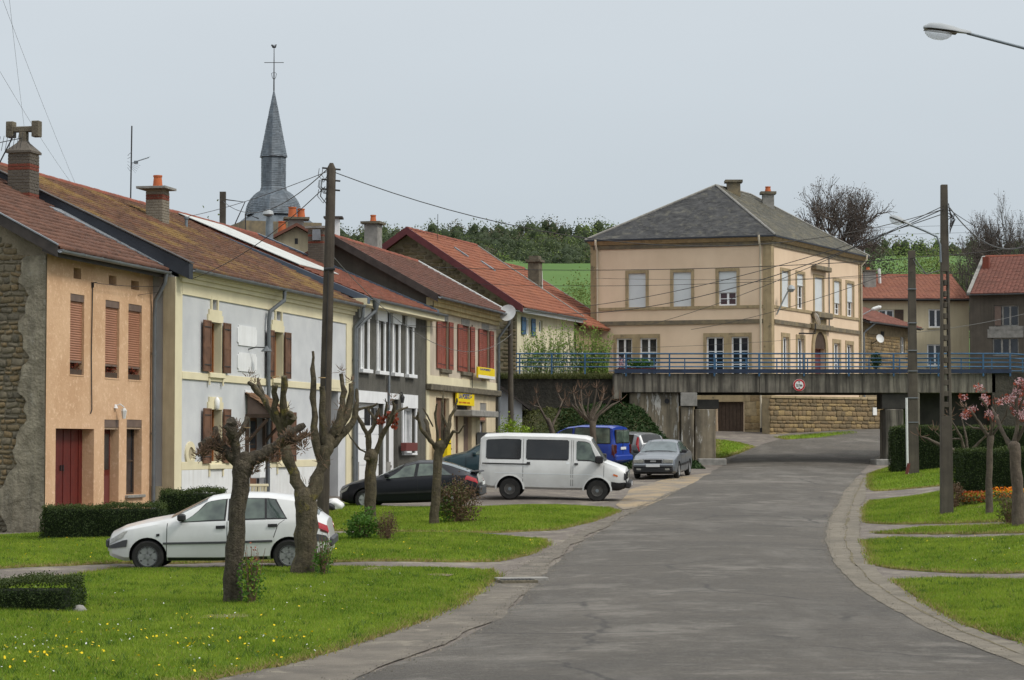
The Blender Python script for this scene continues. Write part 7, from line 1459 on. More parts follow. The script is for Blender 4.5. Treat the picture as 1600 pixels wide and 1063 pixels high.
hedge('dark block of hedge behind the orange flowers', 1504, 1640, 702, 71, 1.6, dens=1800, leafs=.045)
p = base_of(124, 946, 34.7); m = MB(); m.lathe([(.02, -.05), (.11, 0), (.12, .06), (.06, .13), (.01, .14)], (0, 0, 0), 8); o = m.build('rock', 'cap_concrete', None, smooth=60); o.location = p + Vector((0, 0, .05)); tag(o, 'pale rock at the end of the lower left hedge', 'rock')
# --- bushes
def bush(name, label, px, py, Y, r, n, size, mat, stems='twig', cat='bush', group=None, up=1., kids=(), shell=.3):
    b = base_of(px, py, Y); e = empty(name, b, 0, label, cat, group); m = MB()
    for k in range(26): a = random.uniform(0, 6.28); q = random.uniform(.3, 1); m.tube([(random.uniform(-.06, .06), random.uniform(-.06, .06), -.05), (math.cos(a) * r[0] * q * .5, math.sin(a) * r[1] * q * .5, r[2] * .9), (math.cos(a) * r[0] * q, math.sin(a) * r[1] * q, r[2] * random.uniform(1.2, 1.9) * up)], [.012, .009, .004], 4, False)
    m.build('stems', stems, e)['kind'] = 'stuff'
    if n: 
        P = ell(n, (0, 0, r[2] * 1.0), r, shell); c = ell(9, (0, 0, r[2]), np.array(r) * .9, .5); P = np.concatenate([P[:n // 2], c[RNG.integers(0, 9, n // 2)] + RNG.normal(0, .22, (n // 2, 3)) * np.array(r)]); P = P[P[:, 2] > 0]; leaves('foliage', P, size, mat, e)
    for n2, s2, m2, q in kids: P = ell(n2, (q[0], 0, r[2] * q[1]), np.array(r) * q[2], .2); leaves('foliage', P[P[:, 2] > 0], s2, m2, e)
    return e
BG = 'bushes on the left lawn'
bush('bush', 'leafy bright green bush at the foot of the slender pollard', 568, 845, 51.5, (.36, .34, .36), 1300, .075, 'leaf_bush', group=BG)
bush('bush', 'brown twiggy bush right of the leafy green one', 605, 845, 51, (.22, .24, .36), 900, .04, 'leaf_rust', group=BG, up=1.1)
bush('bush', 'large reddish green bush behind the black coupe tail light', 718, 818, 58.6, (.58, .55, .58), 1900, .06, 'leaf_rust', group=BG, up=1.05, kids=((1100, .06, 'leaf_olive', (-.12, 1.1, .9)), (250, .09, 'leaf_bush', (-.35, .7, .7))))
bush('bush', 'lime green clipped bush behind the roof of the white van', 802, 690, 96, (.85, .8, 1.0), 4200, .10, 'leaf_lime', kids=((200, .1, 'leaf_rust', (-.1, .9, .7)),))
bush('rose_shoot', 'small rose shoots with red tips beside the stout pollard', 392, 962, 35.2, (.22, .2, .42), 420, .055, 'leaf_bush', cat='plant', up=1.2, kids=((30, .05, 'leaf_red', (0, 1.8, .7)), (160, .05, 'leaf_lime', (0, 1.1, 1.0)),)); bush('rose_shoot', 'rose shoots by the forked tree and white car bumper', 506, 886, 41.2, (.22, .18, .36), 420, .055, 'leaf_bush', cat='plant', up=1.2, kids=((60, .05, 'leaf_lime', (.05, 1.3, .8)),))
bush('bush', 'dark reddish shrub between ladder pole and hedge block', 1491, 784, 62.5, (.26, .3, .42), 900, .06, 'leaf_rust'); bush('bush', 'olive twiggy shrub in front of the right edge tree', 1577, 826, 53, (.32, .3, .34), 700, .05, 'leaf_olive', up=1.3, kids=((300, .04, 'leaf_rust', (.1, 1.2, .9)),))
# flower bed
for lb, x0, x1, mat in (('rust red wallflowers left of the slim blossom tree', 1500, 1540, 'flower_rust'), ('orange wallflowers right of the slim blossom tree', 1549, 1612, 'flower_orange')):
    a, c = onground(x0, 62.8), onground(x1, 62.8); e = empty('flower_bed', (a + c) / 2, 0, lb, 'flowers', 'wallflower bed'); Lx = (c.x - a.x) / 2
    n = 900; P = np.stack([RNG.uniform(-Lx, Lx, n), RNG.uniform(-.4, .4, n), RNG.uniform(.02, .34, n)], 1); leaves('foliage', P, .07, 'leaf_olive', e); n = 420; P = np.stack([RNG.uniform(-Lx, Lx, n), RNG.uniform(-.45, .4, n), RNG.uniform(.2, .48, n)], 1); leaves('blooms', P, .065, mat, e)
# ivy bank, wall-top grass, flowering willow behind the railing
Pb, _ = scatter_on(bank.data, 42000, RNG); Pb = Pb + RNG.normal(0, .05, Pb.shape); hi = Pb[Pb[:, 2] > 3.4]
iv = leaves('ivy', Pb[(Pb[:, 0] > 2.0)], .12, 'leaf_ivy'); tag(iv, 'dark ivy covering the bank beside the bridge', 'ivy', kind='stuff'); br_ = leaves('undergrowth', Pb[(Pb[:, 0] <= 3.2) & (RNG.random(len(Pb)) < .6)], .1, 'leaf_olive'); tag(br_, 'olive undergrowth on the bank below the black wall', 'undergrowth', kind='stuff')
n = 5000; xx = RNG.uniform(-1, bx_(975), n); P = np.stack([xx, RNG.uniform(YB + .35, YB + 1.4, n), np.full(n, zt2 - .05)], 1); blades('wall_top_grass', P, .26, .03, 'leaf_olive', RNG, .5)
b = W(870, 585, 107.5); b.z = zt2 - .1; e = empty('flowering_shrub', b, 0, 'willowy shrub with white blossom behind the blue railing', 'shrub'); m = MB(); P1 = []; P2 = []
for k in range(210):
    x0 = random.uniform(-1.5, 2.3); y0 = random.uniform(-.5, .5); hgt = random.uniform(1.2, 2.9) * (1 - .10 * abs(x0 - .5)); lean = random.uniform(-.35, .55); pts = [Vector((x0, y0, 0)), Vector((x0 + lean * .4, y0, hgt * .5)), Vector((x0 + lean, y0 + .1, hgt))]; m.tube(pts, [.014, .01, .004], 4, False)
    for q in range(46): t = random.random(); p = pts[0].lerp(pts[1], t * 2) if t < .5 else pts[1].lerp(pts[2], t * 2 - 1); (P2 if (t < .62 and random.random() < .5 and x0 < 1.0) else P1).append(p + Vector((random.gauss(0, .05), random.gauss(0, .06), random.gauss(0, .05))))
m.build('stems', 'leaf_olive', e)['kind'] = 'stuff'; leaves('foliage', np.array(P1), .10, 'leaf_willow', e); leaves('blossom', np.array(P2), .09, 'blossom_white', e)
b = W(992, 580, 103.6); e = empty('planter', b, 0, 'green plants with mauve flowers on the bridge edge before the left windows', 'planter'); B('trough', 'shutter_dark_red', e, -.75, .9, .1, .35, -.05, .14); leaves('foliage', ell(900, (.25, .2, .32), (.65, .2, .25), .2), .09, 'leaf_bush', e); leaves('blooms', ell(160, (-.55, .2, .4), (.3, .2, .28), .2), .06, 'blossom_pink', e)
b = W(1369, 577, 108); e = empty('conifer', b, 0, 'small dark clipped conifer standing behind the bridge railing', 'shrub'); P = ell(900, (0, 0, .4), (.28, .28, .4), .3); leaves('foliage', P, .08, 'leaf_ivy', e); MB().tube([(0, 0, -.5), (0, 0, .5)], .05, 6).build('trunk', 'bark_dark', e)
bush('bush', 'green shrub and weeds at the foot of the right railing end', 1580, 590, 104.6, (1.0, .4, .35), 500, .12, 'leaf_olive'); o = bpy.data.objects[-1] if False else None
# --- bare trees
def bare_tree(name, label, base, H, spread, seed, mat='bark_dark', levels=5, r0=.28, buds=None, nb=0, trunk=.28, thick=1.0, group=None, wide=None):
    rr = random.Random(seed); e = empty(name, base, 0, label, 'tree', group); m = MB(); tips = []
    def grow_(p, d, l, r, lev):
        mid = p + d * l * .5 + Vector((rr.gauss(0, .04), rr.gauss(0, .04), rr.gauss(0, .03))) * l; q = p + (d + Vector((rr.gauss(0, .09), rr.gauss(0, .09), .05))).normalized() * l; m.tube([p, mid, q], [r, r * .85, r * .66], 6 if lev < 2 else 3, False)
        if lev >= levels: tips.append(q); return
        if lev >= 2: tips.append(mid)
        k = rr.choice((3, 3, 4)) if lev else 7
        for i in range(k):
            az = rr.uniform(0, 6.28) if lev else 6.28 * i / k + rr.uniform(-.4, .4); tilt = (rr.uniform(.3, .95) if lev else (.15, .5, .75, .9, 1.0, .6, .35)[i % 7]) * spread; ax = d.orthogonal().normalized(); ax.rotate(Matrix.Rotation(az, 3, d)); nd = (d * math.cos(tilt) + ax * math.sin(tilt) + Vector((0, 0, .12))).normalized(); grow_(q if i < 2 or lev == 0 else mid.lerp(q, rr.random()), nd, l * rr.uniform(.58, .82), r * rr.uniform(.5, .68), lev + 1)
    grow_(Vector((0, 0, -.3)), Vector((rr.gauss(0, .04), rr.gauss(0, .04), 1)).normalized(), H * trunk, r0 * thick, 0)
    A_ = np.array([tuple(p) for p in m.v]); kz = H / np.percentile(A_[:, 2], 99.8); kx = (wide or H * .36) / np.percentile(np.abs(A_[:, 0]), 99); m.v = [tuple(p) for p in A_ * [kx, kx, kz]]; tips = [Vector((p.x * kx, p.y * kx, p.z * kz)) for p in tips]; m.build('trunk', mat, e)
    if buds:
        t = np.array([tuple(p) for p in tips]); P = t[RNG.integers(0, len(t), nb)] + RNG.normal(0, H * .009, (nb, 3)); leaves('crown', P, H * .009, buds, e)
    return e
BT = 'bare trees'
def gb(px, Y, zoff=0.): p = onground(px, Y); p.z += zoff; return p
bare_tree('bare_tree', 'large bare spring tree with round crown behind the hipped house roof', gb(1302, 165, 3.0), 12.6, .95, 3, mat='bark_far', levels=6, r0=.30, buds='leaf_bud', nb=7000, trunk=.26, group=BT, wide=3.7)
bare_tree('bare_tree', 'tall bare tree at the right edge above the brown house', gb(1580, 175, 3), 12.0, .8, 5, mat='bark_far', levels=6, r0=.26, buds='leaf_bud', nb=2500, trunk=.25, group=BT, wide=3.6)
for i, (px, Y, H, lb) in enumerate(((585, 190, 9.5, 'bare tree left of the grey chimney behind the roofs'), (615, 205, 10, 'bare tree just above the maroon gable peak'), (548, 180, 8.5, 'bare tree immediately right of the wooden pole behind the roofs'), (690, 230, 9, 'bare tree above the red roof ridge'), (650, 215, 8, 'thin bare tree between the two chimneys and the red roof'), (1530, 190, 10, 'slender bare tree right of the ladder pole top'))): bare_tree('bare_tree', lb, gb(px, Y, 1.5), H, .8, 20 + i, mat='bark_far', levels=5, r0=.18, buds='leaf_forest_bare', nb=900, group=BT)
def round_tree(label, px, Y, H, w, mat, n=2600, zoff=0., size=.5, pyt=None):
    b = gb(px, Y, zoff); 
    if pyt: H = W(px, pyt, Y).z - b.z
    e = empty('leafy_tree', b, 0, label, 'tree', 'leafy trees behind the houses'); MB().tube([(0, 0, -.5), (0, 0, H * .5)], [w * .12, w * .05], 7).build('trunk', 'bark_dark', e); c = ell(16, (0, 0, H * .58), (w, w, H * .34), .35); k = RNG.integers(0, 16, n); P = c[k] + RNG.normal(0, .21, (n, 3)) * np.array([w, w, H * .36]); leaves('crown', P, size, mat, e)
round_tree('rounded light green bush tree on the meadow beside the hipped house', 906, 175, 5, 3.0, 'leaf_forest_lime', 9000, 1.5, .17, 420); round_tree('small green tree top behind the lichen covered roof ridge', 312, 140, 6, 1.3, 'leaf_forest', 1500, 0, .22, 324)
for px, Y, pyt, w, mat, lb in ((1440, 215, 375, 5, 'leaf_forest_lime', 'lime coloured tree behind the ladder pole'), (1385, 210, 430, 4, 'leaf_forest_lime', 'low light green bush above the cream house chimney'), (1500, 205, 400, 4.5, 'leaf_forest', 'green tree above the cream house ridge'), (1400, 230, 395, 5, 'leaf_forest_dark', 'dark green tree right of the hipped house eaves'), (1560, 220, 365, 5, 'leaf_forest_dark', 'dark tree above the brown house roof'), (1350, 200, 385, 4, 'leaf_forest_dark', 'dark shrubby tree touching the hipped house right eaves')): round_tree(lb, px, Y, 9, w, mat, 7000, 0, .24, pyt)
# --- the wood on the hill: one mass
def wood(name, label, specs, seed):
    rng = np.random.default_rng(seed); by = {}; cores = []
    for (px, py, Y, w, h, mat) in specs:
        p = W(px, py, Y); c0 = np.array([p.x, p.y, p.z - h * .5]); k = 9; cc = rng.normal(size=(k, 3)); cc /= np.linalg.norm(cc, axis=1)[:, None]; cc = c0 + cc * np.array([w * .55, w * .5, h * .36]); n = 1150; dv = rng.normal(size=(n, 3)); dv *= (rng.random(n) ** .4 / np.linalg.norm(dv, axis=1))[:, None]; P = cc[rng.integers(0, k, n)] + dv * np.array([w, w, h * .62]) * .46; by.setdefault(mat, []).append((P, w)); cores += [(*q, w * .24, w * .24, h * .15) for q in cc] + [(*c0, w * .55, w * .5, h * .36)]
    e = empty(name, (0, 400, gz(0, 400)), 0, label, 'wood'); e['kind'] = 'stuff'
    bm = bmesh.new(); bmesh.ops.create_icosphere(bm, subdivisions=1, radius=1); iv_ = np.array([tuple(v.co) for v in bm.verts]); if_ = np.array([[v.index for v in f.verts] for f in bm.faces]); bm.free()
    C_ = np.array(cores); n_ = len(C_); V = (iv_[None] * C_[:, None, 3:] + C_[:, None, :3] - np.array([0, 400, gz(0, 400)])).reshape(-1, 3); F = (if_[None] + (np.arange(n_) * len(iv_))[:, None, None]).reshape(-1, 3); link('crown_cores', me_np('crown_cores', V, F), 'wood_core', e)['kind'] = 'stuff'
    for mat, l in by.items():
        P = np.concatenate([q for q, w in l]) - np.array([0, 400, gz(0, 400)]); o = leaves('crowns', P, .42, mat, e, rng)
    return e
rr = random.Random(17); specs = []
def skyline(px): return float(np.interp(px, [200, 500, 640, 700, 780, 860, 900, 960, 1010, 1100, 1200, 1340, 1420, 1480, 1600, 1700], [350, 345, 345, 338, 336, 334, 345, 332, 330, 335, 345, 366, 366, 366, 366, 366]))
def field_top(px): return float(np.interp(px, [200, 780, 870, 940, 1300, 1340, 1700], [440, 425, 413, 413, 440, 460, 470]))
for row in range(7):
    t = row / 5.5; Y = 470 - 95 * t
    px = 250
    while px < 1700:
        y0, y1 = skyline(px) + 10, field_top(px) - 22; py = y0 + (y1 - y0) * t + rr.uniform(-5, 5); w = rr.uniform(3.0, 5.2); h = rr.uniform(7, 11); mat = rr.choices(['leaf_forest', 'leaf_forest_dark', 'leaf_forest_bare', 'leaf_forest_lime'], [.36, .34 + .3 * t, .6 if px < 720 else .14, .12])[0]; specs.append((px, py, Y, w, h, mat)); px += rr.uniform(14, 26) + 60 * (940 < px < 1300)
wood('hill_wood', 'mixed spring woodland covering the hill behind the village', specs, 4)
# ------------------------------------------------------------------ vehicles (own frame: x forward, y to the left, z up from the ground)
def _ip(tab, x): t = sorted(tab); return np.interp(x, [a for a, b in t], [b for a, b in t])
class Car:
    def __init__(c, name, label, sp, paint, loc, rz, cat='car', group='parked vehicles'):
        c.sp = sp; c.e = empty(name, loc, rz, label, cat, group); c.settle(loc, rz); c.body(paint)
    def settle(c, loc, rz):
        """stand the car on its four wheels"""
        a, b = c.sp['axles']; w = .7; f = np.array([math.cos(rz), math.sin(rz)]); l = np.array([-f[1], f[0]]); o = np.array([loc[0], loc[1]])
        z = {(i, j): gz(*(o + f * x + l * y)) for i, x in enumerate((a, b)) for j, y in enumerate((w, -w))}
        pit = math.atan2((z[0, 0] + z[0, 1] - z[1, 0] - z[1, 1]) / 2, a - b); rol = math.atan2((z[0, 0] + z[1, 0] - z[0, 1] - z[1, 1]) / 2, 2 * w)
        c.e.rotation_euler = (rol, -pit, rz); c.e.location.z = sum(z.values()) / 4 + c.sp.get('lift', .0)
    def sec(c, x):
        sp = c.sp; bo, be, to, w, tw = (float(_ip(sp[k], x)) for k in ('bot', 'belt', 'top', 'wid', 'tw')); cr = sp.get('crown', .03); r = min(.05, max(.012, (to - be) * .25)); be = min(be, to - .015)
        return np.array([(0, bo), (w * .86, bo), (w * .965, bo + .07), (w, bo + .42 * (be - bo)), (w * .99, be - .08), (w * .955, be), (tw, to - r), (tw - .07, to - .01), (tw * .5, to + cr * .75), (0, to + cr)])
    def S(c, x, s, side=1, off=0.):
        def raw(x, s): p = c.sec(x); k = min(int(s), 8); t = s - k; q = p[k] * (1 - t) + p[k + 1] * t; return np.array([x, q[0], q[1]])
        p = raw(x, s)
        if off:
            dx = raw(x + .02, s) - raw(x - .02, s); ds = raw(x, min(s + .04, 9)) - raw(x, max(s - .04, 0)); n = np.cross(ds, dx); L = np.linalg.norm(n); n = n / L if L > 1e-9 else np.array([0, 1, 0]); 
            if n[1] < 0 and s < 7: n = -n
            if s >= 7 and n[2] < 0: n = -n
            p = p + n * off
        p[1] *= side; return p
    def body(c, paint):
        sp = c.sp; ks = sorted({round(x, 3) for k in ('bot', 'belt', 'top', 'wid', 'tw') for x, _ in sp[k]}); x0, x1 = ks[0], ks[-1]; xs = sorted(set(ks) | set(np.round(np.linspace(x0, x1, 46), 3))); V = []; F = []; n = 18
        for x in xs:
            p = c.sec(x); ring = [(x, -q[0], q[1]) for q in p[1:9]][::-1]; V += [(x, *p[0])] + [(x, q[0], q[1]) for q in p[1:9]] + [(x, *p[9])] + ring
        for i in range(len(xs) - 1):
            for k in range(n): F.append((i * n + k, i * n + (k + 1) % n, (i + 1) * n + (k + 1) % n, (i + 1) * n + k))
        F += [tuple(range(n - 1, -1, -1)), tuple((len(xs) - 1) * n + k for k in range(n))]
        m = MB(); m.add(V, F); o = m.build('body', paint, c.e); o.data.materials.append(MATS['plastic_black'])
        # wheel arches are cut out of the shell
        R_ = sp['r'] + sp.get('arch', .055); cut = MB()
        for wx in sp['axles']:
            for sd in (-1, 1):
                w = float(_ip(sp['wid'], wx)); pts = [(wx + R_ * math.cos(t), sp['r'] + R_ * math.sin(t)) for t in np.linspace(0, 2 * math.pi, 28, endpoint=False)]; cut.prism(pts, 'y', sd * (w - .26), sd * (w + .3))
        co = cut.build('cutter', 'plastic_black', c.e); md = o.modifiers.new('b', 'BOOLEAN'); md.operation = 'DIFFERENCE'; md.object = co; md.solver = 'EXACT'
        try: md.material_mode = 'TRANSFER'
        except Exception: pass
        bpy.context.view_layer.update(); me = bpy.data.meshes.new_from_object(o.evaluated_get(bpy.context.evaluated_depsgraph_get())); o.modifiers.clear(); o.data = me; bpy.data.objects.remove(co); me.shade_smooth(); me.set_sharp_from_angle(angle=R(sp.get('sharp', 24))); c.b = o
        for wx in sp['axles']:
            for sd in (-1, 1): c.wheel(wx, sd)
    def wheel(c, wx, sd):
        sp = c.sp; r = sp['r']; w = sp.get('tw_', .18); y = sd * (float(_ip(sp['wid'], wx)) - w * .55); q_ = .62 if sp.get('rim', ('', 6))[1] else .5; t = MB().lathe([(r * q_, -w / 2 + .01), (r * .9, -w / 2), (r, -w * .32), (r, w * .32), (r * .9, w / 2), (r * q_, w / 2 - .01), (r * q_ * .97, 0)], (0, 0, 0), 28).build('wheel', 'tyre', c.e, smooth=40); t.location = (wx, y, r); t.rotation_euler = (R(90), 0, 0 if sd < 0 else math.pi)
        rm, n = sp.get('rim', ('rim', 6)); k_ = 1 if n else .82; MB().lathe([(r * .63 * k_, w * .40), (r * .64 * k_, w * .52), (r * .58 * k_, w * .50), (r * .52 * k_, w * .28), (r * .2, w * .24), (.01, w * .24)], (0, 0, 0), 28).build('rim', rm if n == 0 else 'plastic_grey', t, smooth=40)
        if n:
            m = MB()
            for k in range(n): a = 2 * math.pi * k / n; ca, sa = math.cos(a), math.sin(a); q = [(r * .10, -.045), (r * .58, -.055), (r * .58, .075), (r * .10, .045)]; m.hexa([(x * ca - y_ * sa, x * sa + y_ * ca, w * .26) for x, y_ in q] + [(x * ca - y_ * sa, x * sa + y_ * ca, w * .46) for x, y_ in q])
            m.lathe([(r * .60, w * .40), (r * .645, w * .5), (r * .57, w * .5), (r * .55, w * .40)], (0, 0, 0), 28); m.build('spokes', rm, t)
        else:
            m = MB()
            for k in range(8): a = 2 * math.pi * k / 8; m.lathe([(.018, w * .25), (.018, w * .29)], (r * .38 * math.cos(a), r * .38 * math.sin(a), 0), 6)
            m.build('vent_holes', 'plastic_black', t)
        MB().lathe([(r * .17, w * .25), (r * .15, w * .48), (.01, w * .49)], (0, 0, 0), 14).build('hub_cap', rm if n else 'galv', t, smooth=40)
    def patch(c, name, mat, q, s0, s1, off=.006, sides=(1, -1), nx=8, ns=4, parent=None, th=.004):
        """panel on the shell between section stations s0..s1; q = (xb0, xb1, xt0, xt1) along lower and upper edge"""
        out = []
        for sd in sides:
            V = []
            for dz in (off, off - th):
                for j in range(ns + 1):
                    v = j / ns
                    for i in range(nx + 1): u = i / nx; x = (q[0] + (q[1] - q[0]) * u) * (1 - v) + (q[2] + (q[3] - q[2]) * u) * v; V.append(c.S(x, s0 + (s1 - s0) * v, sd, dz))
            F = [(j * (nx + 1) + i, j * (nx + 1) + i + 1, (j + 1) * (nx + 1) + i + 1, (j + 1) * (nx + 1) + i) for j in range(ns) for i in range(nx)]; N = (nx + 1) * (ns + 1)
            bd = [i for i in range(nx + 1)] + [(j + 1) * (nx + 1) - 1 for j in range(1, ns + 1)] + [ns * (nx + 1) + i for i in range(nx - 1, -1, -1)] + [j * (nx + 1) for j in range(ns - 1, 0, -1)]
            F += [(bd[k], bd[(k + 1) % len(bd)], bd[(k + 1) % len(bd)] + N, bd[k] + N) for k in range(len(bd))]; o = MB().add(V, F).build(name, mat, parent or c.e, smooth=50); out.append(o)
        return out
    def top(c, name, mat, x0, x1, w0, w1, off=.008, n=8):
        """panel across the top of the shell (windscreen, rear glass): from x0 (half width w0 of the edge) to x1"""
        V = []
        for dz in (off, off - .004):
            for i in range(n + 1):
                x = x0 + (x1 - x0) * i / n; f = w0 + (w1 - w0) * i / n
                for k in range(-5, 6):
                    y = f * k / 5; p = c.sec(x); yy = abs(y) * p[6][0]; z = np.interp(yy, [0, p[8][0], p[7][0], p[6][0]], [p[9][1], p[8][1], p[7][1], p[6][1]]); V.append((x + (dz if x > 0 else -dz) * .6, math.copysign(yy, y), z + dz))
        F = [(i * 11 + k, i * 11 + k + 1, (i + 1) * 11 + k + 1, (i + 1) * 11 + k) for i in range(n) for k in range(10)]; return MB().add(V, F).build(name, mat, c.e, smooth=60)
    def box(c, name, mat, x0, x1, y0, y1, z0, z1, bevel=.01, both=False, parent=None):
        r = B(name, mat, parent or c.e, x0, x1, y0, y1, z0, z1, bevel)
        if both: B(name, mat, parent or c.e, x0, x1, -y1, -y0, z0, z1, bevel)
        return r
    def window(c, q, s0=5.08, s1=5.95, mat='car_glass', trim=.03): c.patch('window_trim', 'plastic_black', (q[0] + trim, q[1] - trim, q[2] + trim, q[3] - trim), s0 - .05, s1 + .03, .004); c.patch('window', mat, q, s0, s1, .009)
    def seam(c, x, s0, s1, dx=0., w=.012): c.patch('door_seam', 'plastic_black', (x + w / 2, x - w / 2, x + dx + w / 2, x + dx - w / 2), s0, s1, .003, nx=1, ns=8, th=.002)
    def mirror(c, x, z, mat='plastic_black', s=1.):
        y = float(_ip(c.sp['wid'], x))
        for sd in (1, -1): o = c.box('mirror', mat, x - .06 * s, x + .08 * s, sd * (y - .03), sd * (y + .17 * s), z, z + .13 * s, .03); MB().box(x - .03, x + .03, sd * (y - .12), sd * (y - .03), z + .0, z + .05).build('mirror_arm', mat, o)
def car_at(px, Y): return onground(px, Y) + Vector((0, 0, .03))
# --- white five door hatchback
sp306 = dict(top=[(2.0, .60), (1.96, .70), (1.75, .80), (1.35, .90), (.98, .965), (.86, .985), (.16, 1.325), (-.05, 1.36), (-.4, 1.385), (-.9, 1.375), (-1.3, 1.325), (-1.5, 1.27), (-1.84, .99), (-1.97, .90), (-2.02, .62)],
 belt=[(2.0, .58), (1.7, .76), (1.0, .885), (0, .91), (-1, .935), (-1.7, .945), (-2.02, .80)], wid=[(2.0, .56), (1.93, .70), (1.8, .78), (1.5, .83), (0, .845), (-1.3, .84), (-1.8, .79), (-2.02, .66)], tw=[(2.0, .5), (1.5, .72), (.95, .745), (.16, .575), (-1.3, .56), (-1.6, .60), (-2.02, .58)], bot=[(2.0, .30), (1.7, .21), (0, .20), (-1.7, .23), (-2.02, .34)], r=.29, axles=(1.26, -1.30), rim=('rim_alloy', 6))
c = Car('hatchback', 'white five door hatchback parked across the path behind the stout pollard', sp306, 'car_white', car_at(349, 43.8), math.pi)
c.window((.66, -.12, .20, -.14)); c.window((-.22, -.86, -.22, -.84)); c.window((-.90, -1.24, -.88, -1.02)); c.top('windscreen', 'screen_glass', .84, .20, .95, .95); c.top('rear_window', 'car_glass', -1.54, -1.82, .86, .86)
for x, dx in ((.92, -.02), (-.18, 0)): c.seam(x, 2.2, 5.0, dx)
c.seam(-1.02, 3.3, 5.0, -.2)
c.patch('side_moulding', 'plastic_grey', (.98, -1.0, .98, -1.0), 3.05, 3.17, .016, ns=1); c.patch('front_bumper', 'plastic_grey', (1.985, 1.64, 1.985, 1.62), 3.10, 3.62, .02, ns=2); c.patch('rear_bumper', 'plastic_grey', (-1.66, -2.0, -1.64, -2.0), 3.05, 3.5, .02, ns=2); c.box('front_bumper_face', 'plastic_grey', 1.98, 2.06, -.58, .58, .44, .60, .03); c.box('rear_bumper_face', 'plastic_grey', -2.09, -2.0, -.64, .64, .44, .60, .03)
c.patch('headlight', 'lamp_clear', (1.96, 1.70, 1.93, 1.62), 3.85, 4.75, .010); c.patch('indicator', 'plastic_black', (1.10, 1.04, 1.10, 1.04), 3.55, 3.70, .012, ns=1); c.patch('tail_light', 'lamp_red', (-1.72, -1.99, -1.80, -2.0), 3.9, 4.95, .012); c.patch('tail_light', 'lamp_dark_red', (-1.86, -2.0, -1.86, -2.0), 3.75, 3.88, .012)
for x in (.02, -.92): c.patch('door_handle', 'plastic_black', (x, x - .17, x, x - .17), 3.86, 4.06, .02, ns=1)
c.mirror(.62, .93, 'plastic_black'); c.patch('sill', 'plastic_grey', (.9, -.9, .9, -.9), 1.1, 1.9, .004, ns=1); c.box('number_plate', 'plate_white', 2.061, 2.07, -.26, .26, .36, .46, .002)
# --- black coupe
spx = dict(top=[(2.05, .55), (2.0, .66), (1.7, .78), (1.3, .88), (.95, .945), (.85, .965), (.1, 1.30), (-.3, 1.385), (-.8, 1.375), (-1.25, 1.26), (-1.9, 1.02), (-2.05, .98), (-2.1, .62)], belt=[(2.05, .54), (1.7, .74), (1.0, .865), (0, .91), (-1, .96), (-1.8, .965), (-2.1, .84)], wid=[(2.05, .5), (1.95, .68), (1.75, .78), (1.4, .84), (0, .85), (-1.4, .845), (-1.9, .78), (-2.1, .66)], tw=[(2.05, .48), (1.5, .70), (.95, .74), (.1, .58), (-.9, .56), (-1.6, .58), (-2.1, .58)], bot=[(2.05, .28), (1.7, .18), (0, .18), (-1.7, .22), (-2.1, .34)], r=.30, axles=(1.24, -1.30), rim=('rim', 5))
c = Car('coupe', 'black three door coupe between two pollards, facing left', spx, 'car_black', car_at(643, 70.2), R(173))
c.window((.62, -.22, .08, -.26)); c.window((-.32, -1.35, -.36, -.95)); c.top('windscreen', 'screen_glass', .82, .14, .95, .95); c.top('rear_window', 'screen_glass', -1.0, -1.82, .92, .9); c.seam(.85, 2.2, 5.0); c.seam(-.34, 2.2, 5.0)
c.patch('headlight', 'lamp_clear', (2.02, 1.78, 1.98, 1.70), 3.8, 4.6, .01); c.patch('tail_light', 'lamp_red', (-1.72, -2.07, -1.78, -2.08), 3.85, 4.9, .012); c.patch('rear_bumper', 'car_black', (-1.80, -2.09, -1.80, -2.09), 1.6, 3.5, .012); c.box('rear_bumper_face', 'plastic_grey', -2.17, -2.09, -.62, .62, .36, .64, .04); c.box('spoiler', 'car_black', -2.12, -1.86, -.56, .56, 1.03, 1.07, .015); c.box('spoiler_mount', 'car_black', -2.0, -1.94, -.5, .5, .98, 1.035, .01)
c.patch('door_handle', 'plastic_black', (-.08, -.22, -.08, -.22), 4.3, 4.5, .015, ns=1); c.mirror(.55, .93, 'car_black'); c.patch('side_moulding', 'plastic_black', (.95, -1.0, .95, -1.0), 2.9, 3.1, .014, ns=1); c.box('number_plate', 'plate_white', -2.18, -2.171, -.26, .26, .66, .76, .002); c.top('boot_reflection', 'lamp_clear', -2.02, -2.09, .9, .9, .01, 3)  # pale strip across the boot is a reflection put into the colour
# --- white minibus van
spv = dict(top=[(2.36, .62), (2.34, .95), (2.30, 1.04), (1.70, 1.24), (1.62, 1.27), (1.18, 1.96), (1.02, 2.02), (.4, 2.06), (-1.6, 2.06), (-2.2, 2.02), (-2.33, 1.92), (-2.38, .75)], belt=[(2.36, .58), (2.30, .92), (1.7, 1.14), (1.2, 1.22), (-2.3, 1.22), (-2.38, .70)], wid=[(2.36, .80), (2.28, .88), (2.0, .94), (1.2, .965), (-2.0, .965), (-2.38, .90)], tw=[(2.36, .74), (2.0, .86), (1.65, .88), (1.1, .80), (.6, .81), (-2.1, .80), (-2.38, .80)], bot=[(2.36, .46), (2.1, .36), (0, .34), (-2.0, .36), (-2.38, .48)], r=.34, axles=(1.42, -1.36), rim=('rim_steel', 0), arch=.085, crown=.035, sharp=30)
c = Car('minibus', 'long white minibus van parked broadside with black wheels', spv, 'van_white', car_at(866, 76.2), R(-5), 'van')
def vwin(q, s0=5.12, s1=5.86, mat='car_glass_dark'): c.window(q, s0, s1, mat, .035)
vwin((-2.14, -1.02, -2.14, -1.02)); vwin((-.86, .50, -.86, .50)); vwin((.74, 1.52, .74, 1.18), mat='car_glass')
